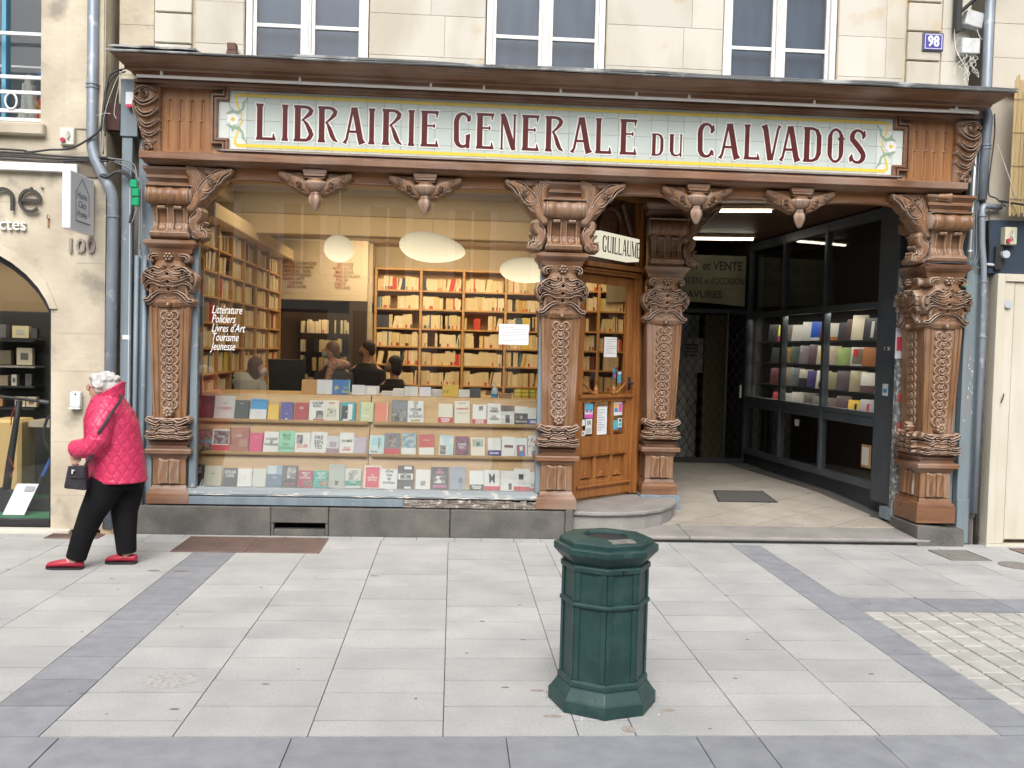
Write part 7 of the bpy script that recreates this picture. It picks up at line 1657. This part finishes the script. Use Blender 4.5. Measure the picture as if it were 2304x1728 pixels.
# ================================================================== across the street (seen mirrored in the glass)
ob = thing('opposite_building', 'pale stone terrace on the other side of the street, reflected in the shop glass', 'building', (0, -20, 0))
m = MB(); m.box(-22, 22, -22, -20, -.1, 9.5); m.build('wall', pmat('opposite_stone', (.60, .56, .47), (.52, .48, .40), rough=.9, scale=1), ob)
m = MB()
for z in (3.3, 6.3, 9.3): m.box(-22, 22, -20.001, -19.75, z, z+.28)
m.build('string_course', flat((.58, .55, .48), .9), ob)
for i in range(-5, 6):
    for z0, z1 in ((3.9, 6.0), (6.9, 9.0)):
        x = i*2.6+.5
        m = MB(); m.box(x-.75, x-.55, -20.0, -19.9, z0, z1); m.box(x+.55, x+.75, -20.0, -19.9, z0, z1); m.box(x-.04, x+.04, -19.98, -19.92, z0, z1); m.box(x-.55, x+.55, -19.98, -19.92, z0+1.0, z0+1.06)
        w = m.build('window', flat((.72, .72, .70)), ob)
        m = MB(); m.box(x-.549, x+.549, -19.995, -19.97, z0, z1); m.build('pane', flat((.05, .055, .06), .2), w)
    m = MB(); m.box(i*2.6-.5, i*2.6+1.3, -19.99, -19.9, .1, 2.8); m.build('shop_window', flat((.06, .06, .06), .2), ob)

# ================================================================== litter bin
BC = (.765, -3.815)
bin_ = thing('litter_bin', 'dark green octagonal cast litter bin standing on the pale pavement', 'litter bin', (*BC, 0))
PH8 = math.radians(-90-6.6)
def oct_(prof, name, hollow=False, mat=BIN, bev=.004):
    m = MB(); m.lathe(prof, (*BC, 0), 8, PH8)
    return m.build(name, mat, bin_, bevel=bev)
oct_([(.263, 0), (.263, .058), (.255, .064), (.222, .108), (.222, .112)], 'base_flange')
oct_([(.221, .1125), (.221, .138), (.214, .145), (.209, .147)], 'lower_collar')
body = oct_([(.206, .13), (.206, .70)], 'bin_body')
for k in range(8):
    a0 = PH8+k*PI/4
    c = Vector((BC[0]+.206*math.cos(a0), BC[1]+.206*math.sin(a0), 0)); d = Vector((BC[0]+.206*math.cos(a0+PI/4), BC[1]+.206*math.sin(a0+PI/4), 0)); e = (d-c).normalized(); nrm = Vector((e.y, -e.x, 0))
    for z0, z1 in ((.148, .492), (.522, .686)):
        m = MB()   # raised corner strips of each face
        for s0, s1 in ((.0, .026), ((d-c).length-.026, (d-c).length)):
            m.hexa([c+e*s0+nrm*.0, c+e*s1, c+e*s1+nrm*.007, c+e*s0+nrm*.007][::-1] and [tuple(v+Vector((0, 0, z0))) for v in (c+e*s0, c+e*s1, c+e*s1+nrm*.007, c+e*s0+nrm*.007)], [tuple(v+Vector((0, 0, z1))) for v in (c+e*s0, c+e*s1, c+e*s1+nrm*.007, c+e*s0+nrm*.007)])
            m.build('face_strip', BIN, body, bevel=.002); m = MB()
oct_([(.213, .494), (.221, .498), (.221, .514), (.213, .520)], 'middle_band')
oct_([(.214, .662), (.220, .667), (.220, .69), (.212, .694)], 'upper_band')
oct_([(.205, .695), (.250, .742), (.256, .748), (.256, .776), (.250, .781), (.205, .782)], 'rim')
m = MB(); prof = [(.228, .780), (.228, .800), (.222, .806), (.118, .818), (.112, .812), (.109, .803)]
m.lathe(prof, (*BC, 0), 8, PH8); m.f = [f for f in m.f if len(f) == 4]; m.m = [0]*len(m.f); m.build('top_plate', BIN, bin_)
m = MB(); m.lathe([(.1085, .802), (.1085, .50), (0, .50)], (*BC, 0), 8, PH8); m.build('hole_shade', BLACK, bin_)  # black insert standing in for the shade down the opening
a = PH8+PI/8+.02; Mp = Matrix.Translation((BC[0]+.168*math.cos(a), BC[1]+.168*math.sin(a), .8135)) @ Matrix.Rotation(a+PI/2, 4, 'Z') @ Matrix.Rotation(-.115*-1, 4, 'X')
m = MB(); m.box(-.062, .062, -.026, .026, -.002, .003); m.v = [tuple(Mp @ Vector(v)) for v in m.v]; m.build('metal_plate', pmat('scratched_plate', (.50, .49, .46), (.30, .29, .27), rough=.35, scale=40, stretch=(1, 4, 1), metal=.6), bin_)
m = MB(); m.box(-.02, .02, -.006, .002, .003, .0036)
for x in (-.052, .052): m.lathe([(.005, .003), (0, .005)], (x, 0, 0), 8)
m.v = [tuple(Mp @ Vector(v)) for v in m.v]; m.build('plate_rivet', flat((.12, .12, .11)), bin_)
aa = PH8+PI/8
m = MB(); p = Vector((BC[0]+.2035*math.cos(aa)*.985, BC[1]+.2035*math.sin(aa)*.985, .677)); m.tube([tuple(p), tuple(p+Vector((math.cos(aa), math.sin(aa), 0))*.012)], .008, 10); m.build('lock_hole', BLACK, bin_)
m = MB(); q = Vector((BC[0]+.2375*math.cos(aa), BC[1]+.2375*math.sin(aa), .762)); e = Vector((-math.sin(aa), math.cos(aa), 0))
for s in (-1, 1): m.tube([tuple(q+e*(s*.010+.008*math.cos(t_))+Vector((0, 0, .008*math.sin(t_)))) for t_ in [2*PI*i/10 for i in range(11)]], .0016, 5)
m.build('cast_emblem', flat((.05, .12, .11)), bin_)

# ================================================================== people
SKIN = pmat('skin', (.58, .36, .27), (.52, .30, .22), rough=.5, scale=12)
def ell(m, c, r, n=14, k=8, rot=None):
    vs = []; c = Vector(c)
    n0 = len(m.v)
    for i in range(k+1):
        a = PI*i/k
        for j in range(n):
            b = 2*PI*j/n; v = Vector((r[0]*math.sin(a)*math.cos(b), r[1]*math.sin(a)*math.sin(b), r[2]*math.cos(a)))
            if rot is not None: v = rot @ v
            vs.append(c+v)
    fs = [(i*n+j, (i+1)*n+j, (i+1)*n+(j+1) % n, i*n+(j+1) % n) for i in range(k) for j in range(n)]
    m.add([tuple(v) for v in vs], fs)
def sect(m, rows, n=20):   # closed loft of ellipses [(z, xc, yc, rx, ry)]
    vs = []
    for z, xc, yc, rx, ry in rows:
        for j in range(n):
            b = 2*PI*j/n; vs.append((xc+rx*math.cos(b), yc+ry*math.sin(b), z))
    k = len(rows)
    m.add(vs, [(i*n+j, i*n+(j+1) % n, (i+1)*n+(j+1) % n, (i+1)*n+j) for i in range(k-1) for j in range(n)]+[tuple(range(n))[::-1], tuple(range((k-1)*n, k*n))])
def organic(m, name, mat, parent, vox=.009, it=4):
    o = m.build(name, mat, parent, smooth=True)
    r = o.modifiers.new('remesh', 'REMESH'); r.mode = 'VOXEL'; r.voxel_size = vox; r.use_smooth_shade = True
    s = o.modifiers.new('smooth', 'SMOOTH'); s.iterations = it; s.factor = .5
    return o
# quilted jacket cloth: diamond stitching as fine relief
def quilt():
    m = bpy.data.materials.new('quilted_magenta'); m.use_nodes = True; nt = m.node_tree; L = nt.links.new; b = nt.nodes['Principled BSDF']
    b.inputs['Roughness'].default_value = .38
    g = _n(nt, 'ShaderNodeNewGeometry'); sp = _n(nt, 'ShaderNodeSeparateXYZ')
    nz = _n(nt, 'ShaderNodeTexNoise'); nz.inputs['Scale'].default_value = 9; L(g.outputs['Position'], nz.inputs['Vector'])
    va = _n(nt, 'ShaderNodeVectorMath', operation='SCALE'); va.inputs[3].default_value = .035; L(nz.outputs['Color'], va.inputs[0])
    vb = _n(nt, 'ShaderNodeVectorMath', operation='ADD'); L(g.outputs['Position'], vb.inputs[0]); L(va.outputs[0], vb.inputs[1]); L(vb.outputs[0], sp.inputs[0])
    def math_(op, a, b_=None):
        n = _n(nt, 'ShaderNodeMath', operation=op)
        for i, v in enumerate((a, b_)):
            if v is None: continue
            if isinstance(v, (int, float)): n.inputs[i].default_value = v
            else: L(v, n.inputs[i])
        return n.outputs[0]
    res = []
    for s in (1, -1):
        q = math_('ADD', math_('MULTIPLY', sp.outputs['X'], 1.0*s), math_('MULTIPLY', sp.outputs['Z'], .72))
        q = math_('ADD', q, math_('MULTIPLY', sp.outputs['Y'], .4*s))
        res.append(math_('ABSOLUTE', math_('SINE', math_('MULTIPLY', q, PI/.080))))
    h = math_('POWER', math_('MINIMUM', res[0], res[1]), .45)
    n2 = _n(nt, 'ShaderNodeTexNoise'); n2.inputs['Scale'].default_value = 34; n2.inputs['Detail'].default_value = 3
    mp = _n(nt, 'ShaderNodeMapping'); mp.inputs['Scale'].default_value = (.6, .6, 1.6); L(g.outputs['Position'], mp.inputs[0]); L(mp.outputs[0], n2.inputs['Vector'])
    h2 = math_('ADD', h, math_('MULTIPLY', n2.outputs[0], 1.7))
    bp = _n(nt, 'ShaderNodeBump'); bp.inputs['Strength'].default_value = .6; bp.inputs['Distance'].default_value = .007; L(h2, bp.inputs['Height']); L(bp.outputs[0], b.inputs['Normal'])
    r = _n(nt, 'ShaderNodeMapRange'); r.inputs[1].default_value = .25; r.inputs[2].default_value = .6; L(h, r.inputs[0])
    mx = _n(nt, 'ShaderNodeMix', data_type='RGBA'); L(r.outputs[0], mx.inputs[0]); mx.inputs[6].default_value = (.47, .022, .078, 1); mx.inputs[7].default_value = (.60, .036, .115, 1); L(mx.outputs[2], b.inputs['Base Color'])
    return m
QM = quilt()
lady = thing('person', 'elderly woman with short white hair in a magenta quilted jacket and red shoes walking left', 'person', (-2.6, -1.2, 0))
m = MB()   # body: head, neck, trunk, legs, arms, hands as one surface
ell(m, (-2.605, -1.2, 1.358), (.088, .074, .108)); ell(m, (-2.645, -1.2, 1.325), (.058, .055, .070))
ell(m, (-2.708, -1.2, 1.335), (.016, .012, .022)); ell(m, (-2.672, -1.2, 1.272), (.028, .03, .02)); ell(m, (-2.70, -1.2, 1.297), (.010, .022, .007)); ell(m, (-2.60, -1.272, 1.335), (.022, .012, .032))
m.tube([(-2.60, -1.2, 1.30), (-2.56, -1.2, 1.18)], .055, 12)
sect(m, [(.62, -2.49, -1.2, .13, .15), (.8, -2.50, -1.2, .15, .16), (1.0, -2.53, -1.2, .15, .16), (1.15, -2.55, -1.2, .13, .17), (1.22, -2.55, -1.2, .06, .08)])
for p in ([(-2.53, -1.28, .68), (-2.64, -1.29, .42), (-2.755, -1.30, .10), (-2.77, -1.30, .045)], [(-2.46, -1.12, .68), (-2.46, -1.12, .42), (-2.445, -1.12, .10), (-2.455, -1.12, .045)]): m.tube(p, [.085, .06, .038, .036], 12)
for p in ([(-2.54, -1.36, 1.16), (-2.58, -1.43, .95), (-2.71, -1.40, .885), (-2.725, -1.395, .87)], [(-2.53, -1.04, 1.16), (-2.60, -.98, .95), (-2.80, -1.06, .87), (-2.82, -1.08, .865)]): m.tube(p, [.05, .04, .028, .026], 10)
for hx, hy, hz, s in ((-2.735, -1.385, .842, -1), (-2.835, -1.10, .85, 1)):
    ell(m, (hx, hy, hz), (.036, .020, .034))
    for k in range(4):
        fx = hx-.022+.013*k; m.tube([(fx, hy-.004, hz-.018), (fx+.006, hy-.012, hz-.044-.004*(k in (1, 2))), (fx+.014, hy+.002, hz-.060-.004*(k in (1, 2)))], [.0085, .0085, .007], 6)
    m.tube([(hx+.03, hy, hz+.005), (hx+.045, hy-.008, hz-.015), (hx+.038, hy-.012, hz-.036)], [.010, .009, .0075], 6)
organic(m, 'body', SKIN, lady, .0065, 3)
HAIR = pmat('white_hair', (.56, .54, .52), (.38, .36, .35), rough=.8, scale=30, stretch=(1, 1, .4), lo=.4, hi=.6, bump=.8, bscale=70)
m = MB(); ell(m, (-2.592, -1.2, 1.375), (.104, .09, .092)); ell(m, (-2.545, -1.2, 1.345), (.075, .086, .085)); ell(m, (-2.655, -1.2, 1.418), (.052, .066, .036)); ell(m, (-2.61, -1.235, 1.34), (.045, .052, .055)); ell(m, (-2.61, -1.165, 1.34), (.045, .052, .055)); ell(m, (-2.53, -1.2, 1.31), (.052, .075, .05))
rr = random.Random(3)
for k in range(60):
    a = rr.uniform(0, 2*PI); b = rr.uniform(0, 1.9); x = -2.575+.10*math.sin(b)*math.cos(a); y = -1.2+.088*math.sin(b)*math.sin(a); z = 1.368+.088*math.cos(b)
    if x < -2.665 and z < 1.40: continue
    ell(m, (x, y, z), (.020, .017, .016), 8, 5)
organic(m, 'hair', HAIR, lady, .006, 2)
m = MB(); n = 14
for s in (-1, 1):
    m.tube([(-2.705+.006*abs(math.sin(t_)), -1.2+s*.034+.024*math.cos(t_), 1.345+.021*math.sin(t_)) for t_ in [2*PI*i/n for i in range(n+1)]], .0028, 5)
    m.tube([(-2.70, -1.2+s*.057, 1.35), (-2.64, -1.2+s*.082, 1.353), (-2.60, -1.2+s*.083, 1.345)], .0026, 5)
m.tube([(-2.708, -1.21, 1.348), (-2.708, -1.19, 1.348)], .0026, 5)
m.build('glasses', flat((.40, .03, .06), .3), lady)
m = MB()
for s in (-1, 1): ell(m, (-2.692, -1.2+s*.030, 1.342), (.006, .010, .006), 8, 5)
m.build('eye', flat((.05, .04, .04), .2), lady)
# jacket
m = MB()
sect(m, [(.645, -2.488, -1.2, .206, .20), (.66, -2.488, -1.2, .209, .203), (.675, -2.488, -1.2, .203, .198), (.80, -2.50, -1.2, .198, .198), (.95, -2.52, -1.2, .194, .20), (1.08, -2.54, -1.2, .190, .205), (1.17, -2.55, -1.2, .160, .195), (1.23, -2.555, -1.2, .125, .155), (1.28, -2.56, -1.2, .095, .11), (1.30, -2.55, -1.2, .085, .09)], 26)
m.tube([(-2.53, -1.35, 1.175), (-2.55, -1.405, 1.07), (-2.555, -1.425, .975), (-2.60, -1.43, .925), (-2.67, -1.42, .91), (-2.745, -1.405, .908)], [.086, .092, .090, .084, .074, .060], 14)
m.tube([(-2.53, -1.05, 1.17), (-2.57, -1.0, 1.06), (-2.60, -.985, .95), (-2.70, -1.02, .905), (-2.82, -1.07, .885)], [.080, .082, .078, .066, .054], 14)
organic(m, 'jacket', QM, lady, .009, 4)
m = MB()   # stand up collar, opening forwards
vs = []; n = 22
for ring, (dz, gr) in enumerate(((0, 1.0), (.055, 1.0), (.10, 1.05), (.104, .98), (.05, .90), (.0, .88))):
    for j in range(n):
        b = math.radians(-158+316*j/(n-1))
        tz = 1.245+.04*math.cos(b)+dz*(.75+.35*math.cos(b)); vs.append((-2.562+.018*math.cos(b)*0+gr*(.112*math.cos(b))-.035*dz/.1*0, -1.2+gr*.100*math.sin(b), tz))
m.add(vs, [(r_*n+j, r_*n+j+1, ((r_+1) % 6)*n+j+1, ((r_+1) % 6)*n+j) for r_ in range(6) for j in range(n-1)]+[tuple(r_*n for r_ in range(6)), tuple(r_*n+n-1 for r_ in range(5, -1, -1))])
m.tube([(-2.655, -1.25, 1.27), (-2.70, -1.23, 1.18), (-2.73, -1.21, 1.10), (-2.725, -1.2, .9), (-2.70, -1.2, .66)], .017, 8)
organic(m, 'collar', QM, lady, .006, 2)
TRO = pmat('black_trousers', (.010, .009, .011), (.006, .006, .007), rough=.9, spec=.2, scale=6, bump=.35, bscale=12)
m = MB()
sect(m, [(.60, -2.49, -1.2, .175, .16), (.72, -2.495, -1.2, .17, .155)])
m.tube([(-2.54, -1.275, .66), (-2.59, -1.285, .52), (-2.65, -1.29, .40), (-2.715, -1.295, .22), (-2.755, -1.30, .075)], [.126, .110, .092, .078, .072], 16)
m.tube([(-2.445, -1.125, .66), (-2.455, -1.12, .52), (-2.47, -1.12, .40), (-2.46, -1.12, .22), (-2.45, -1.12, .085)], [.126, .114, .098, .080, .072], 16)
organic(m, 'trousers', TRO, lady, .009, 4)
def shoe(x0, x1, y, z, tilt=0):
    L = x1-x0; m = MB(); rows = []
    n = 12
    prof = [(0, .018, .020), (.06, .033, .034), (.2, .043, .046), (.4, .043, .058), (.6, .039, .062), (.8, .036, .058), (.94, .033, .056), (1, .022, .05)]
    for t_, w, h in prof:
        for j in range(n):
            b = 2*PI*j/n; m.v.append((x0+L*t_, y+w*math.cos(b), z+.014+max(-.002, h*.5+h*.5*math.sin(b))))
    k = len(prof); m.f = [(i*n+j, i*n+(j+1) % n, (i+1)*n+(j+1) % n, (i+1)*n+j) for i in range(k-1) for j in range(n)]+[tuple(range(n))[::-1], tuple(range((k-1)*n, k*n))]; m.m = [0]*len(m.f)
    s = m.build('shoe', flat((.36, .016, .04), .4), lady, smooth=True)
    m = MB(); pts = [(x0+L*t_, y+w*1.04) for t_, w, h in prof]+[(x0+L*t_, y-w*1.04) for t_, w, h in prof[::-1]]; m.prism(pts, z, z+.016, 'z'); m.box(x1-.07, x1-.002, y-.032, y+.032, z-.0, z+.018); m.build('sole', BLACK, s)
    m = MB(); m.lathe([(.034, 0), (.031, .03), (.030, .055)], (x0+L*.66, y, z+.045), 12); m.build('ankle_sock', flat((.62, .50, .40), .8), s)
shoe(-2.965, -2.700, -1.30, .0); shoe(-2.605, -2.375, -1.12, .004)
bag = thing('handbag', 'small black leather shoulder bag hanging in front of the walking woman', 'handbag', (-2.69, -1.36, .7))
m = MB(); m.hexa([(-2.85, -1.42, .625), (-2.69, -1.42, .612), (-2.69, -1.33, .612), (-2.85, -1.33, .625)], [(-2.825, -1.405, .785), (-2.70, -1.405, .79), (-2.70, -1.345, .79), (-2.825, -1.345, .785)]); m.v = [(x+.072, y-.06, z) for x, y, z in m.v]; m.build('bag_body', pmat('black_leather', (.022, .020, .026), (.035, .032, .04), rough=.35, scale=20, bump=.4, bscale=30), bag, bevel=.016, seg=3)
m = MB(); m.hexa([(-2.80, -1.422, .70), (-2.70, -1.422, .70), (-2.70, -1.414, .70), (-2.80, -1.414, .70)], [(-2.82, -1.412, .788), (-2.70, -1.412, .792), (-2.70, -1.40, .792), (-2.82, -1.40, .788)]); m.v = [(x+.072, y-.06, z) for x, y, z in m.v]; m.build('front_flap', MATS['black_leather'], bag, bevel=.004)
m = MB(); m.box(-2.785, -2.777, -1.432, -1.424, .735, .765); m.box(-2.785, -2.765, -1.434, -1.428, .755, .765); m.v = [(x+.072, y-.06, z) for x, y, z in m.v]; m.build('zip_pull', flat((.7, .7, .7), .3), bag)
m = MB(); m.tube([tuple(q) for q in smooth3([(-2.635, -1.455, .78), (-2.60, -1.475, .84), (-2.565, -1.49, .875)])], .011, 8)
m.build('shoulder_strap', MATS['black_leather'], bag); m = MB(); m.tube([tuple(q) for q in smooth3([(-2.525, -1.505, 1.03), (-2.49, -1.475, 1.10), (-2.455, -1.43, 1.18), (-2.44, -1.345, 1.245), (-2.455, -1.26, 1.29)])], .011, 8)
m.build('shoulder_strap', MATS['black_leather'], bag)

def sitter(label, x, y, ztop, zlow, hair, top, face=1, rd=.1, bend=0, mask=None, wide=.2, extra=None, hairlen=.0, lean=0, rise=0):
    """a person behind the counter, seen from the chest up; face: +1 looks right, -1 left, 0 towards the window"""
    t = thing('person', label, 'person', (x, y, .2))
    hx = x+bend; hz = ztop-.12
    m = MB(); ell(m, (hx, y, hz), (.078, .09, .112)); ell(m, (hx+face*.03, y-.02*(face == 0), hz-.02), (.065, .07, .085)); ell(m, (hx+face*.088, y-(.095 if face == 0 else 0), hz-.015), (.018, .014, .02))
    m.tube([(hx-.01*face, y, hz-.06), (x+lean, y, hz-.2)], .055, 10)
    sect(m, [(.22, x, y, .12, .10), (.8, x, y, .14, .11), (hz-.42, x+lean*.6, y, wide*.85, .12), (hz-.25, x+lean, y, wide, .12), (hz-.19, x+lean, y, wide*.6, .09)])
    for s in (-1, 1): m.tube([(x+lean+s*wide*.9, y, hz-.28), (x+s*(wide+.02)*.95, y-.08, hz-.55), (x+s*.10+face*.12, y-.22, hz-.62)], [.055, .045, .032], 8); ell(m, (x+s*.10+face*.15, y-.25, hz-.63), (.04, .03, .02))
    organic(m, 'body', SKIN, t, .014, 2)
    m = MB(); ell(m, (hx-face*.02, y+(.02 if face == 0 else 0), hz+.03), (.092, .10, .098)); ell(m, (hx-face*.055, y+(.05 if face == 0 else 0), hz-.01-hairlen*.5), (.06, .088, .08+hairlen*.6))
    if hairlen: ell(m, (hx-face*.02, y-.06, hz-hairlen*.5+.01), (.055, .04, .09+hairlen*.4))
    organic(m, 'hair', flat(hair, .6), t, .012, 2)
    m = MB(); sect(m, [(.5, x, y, .17, .13), (hz-.45+rise, x+lean*.6, y, wide*.95, .15), (hz-.27+rise, x+lean, y, wide*1.05, .14), (hz-.18+rise, x+lean, y, wide*.55, .10)])
    for s in (-1, 1): m.tube([(x+lean+s*wide*.9, y, hz-.28+rise), (x+s*(wide+.03)*.95+rise, y-.08, hz-.55+rise), (x+s*.10+face*.09+rise, y-.20, hz-.61+rise)], [.075, .062, .045], 8)
    organic(m, 'top', flat(top, .8), t, .014, 3)
    if mask: m = MB(); ell(m, (hx+face*.07, y-(.075 if face == 0 else .02), hz-.045), (.045 if face else .06, .055, .05)); m.build('face_mask', flat(mask, .7), t, smooth=True)
    if extra: extra(t, x, y, hz)
    return t
def scarf(t, x, y, hz):
    m = MB(); ell(m, (x+.06, y-.05, hz-.17), (.15, .12, .07)); m.tube([(x+.0, y-.13, hz-.18), (x-.06, y-.15, hz-.35), (x-.09, y-.15, hz-.46)], [.05, .045, .03], 8)
    organic(m, 'scarf', pmat('patterned_scarf', (.62, .55, .50), (.40, .10, .10), rough=.8, scale=30), t, .012, 2)
def vest(t, x, y, hz):
    m = MB(); sect(m, [(.5, x-.12, y+.01, .13, .15), (hz-.32, x-.12, y+.01, .13, .165), (hz-.1, x-.08, y+.01, .10, .12)]); organic(m, 'waistcoat', flat((.02, .02, .03), .8), t, .014, 2)
sitter('shop assistant with brown hair and white mask bending over the counter at left', -2.33, 2.15, 1.555, 1.2, (.10, .055, .03), (.52, .54, .48), 1, bend=.15, mask=(.75, .75, .74), wide=.18, extra=vest, hairlen=.08, lean=.0, rise=.13)
sitter('customer with a patterned scarf and pale blue mask in the middle of the shop', -1.50, 3.45, 1.76, 1.2, (.15, .085, .04), (.05, .045, .045), -1, bend=-.04, mask=(.35, .55, .62), wide=.19, extra=scarf)
sitter('dark haired man in a black jacket behind the scarf customer', -1.12, 3.75, 1.79, 1.2, (.03, .02, .018), (.025, .025, .03), -1, bend=0, mask=(.12, .10, .10), wide=.20)
sitter('woman with curly dark hair and a black coat beside the white bookcase rows', -.74, 3.5, 1.60, 1.1, (.02, .015, .012), (.02, .02, .022), -1, bend=-.02, mask=(.16, .17, .14), wide=.18, hairlen=.05)
t = thing('computer_monitor', 'black computer monitor turned away on the shop counter', 'monitor', (-1.86, 2.1, 1.2))
m = MB(); m.hexa([(-2.03, 2.05, 1.19), (-1.66, 2.15, 1.19), (-1.66, 2.19, 1.19), (-2.03, 2.10, 1.19)], [(-2.04, 2.02, 1.54), (-1.65, 2.12, 1.54), (-1.65, 2.16, 1.54), (-2.04, 2.07, 1.54)]); m.build('screen_back', pmat('monitor_plastic', (.02, .022, .022), rough=.4), t, bevel=.006)
m = MB(); m.box(-1.87, -1.81, 2.12, 2.15, 1.06, 1.2); m.box(-1.95, -1.73, 2.05, 2.25, 1.04, 1.06); m.build('monitor_stand', BLACK, t)
t = thing('shop_counter', 'wooden shop counter behind the window display', 'counter', (-1.9, 2.2, .2))
m = MB(); m.box(-2.38, -1.2, 1.9, 2.6, 1.0, 1.04); m.build('counter_top', PINE, t); m = MB(); m.box(-2.36, -1.22, 2.0, 2.58, .2, .999); m.build('counter_front', PINE2, t)

flush_texts()
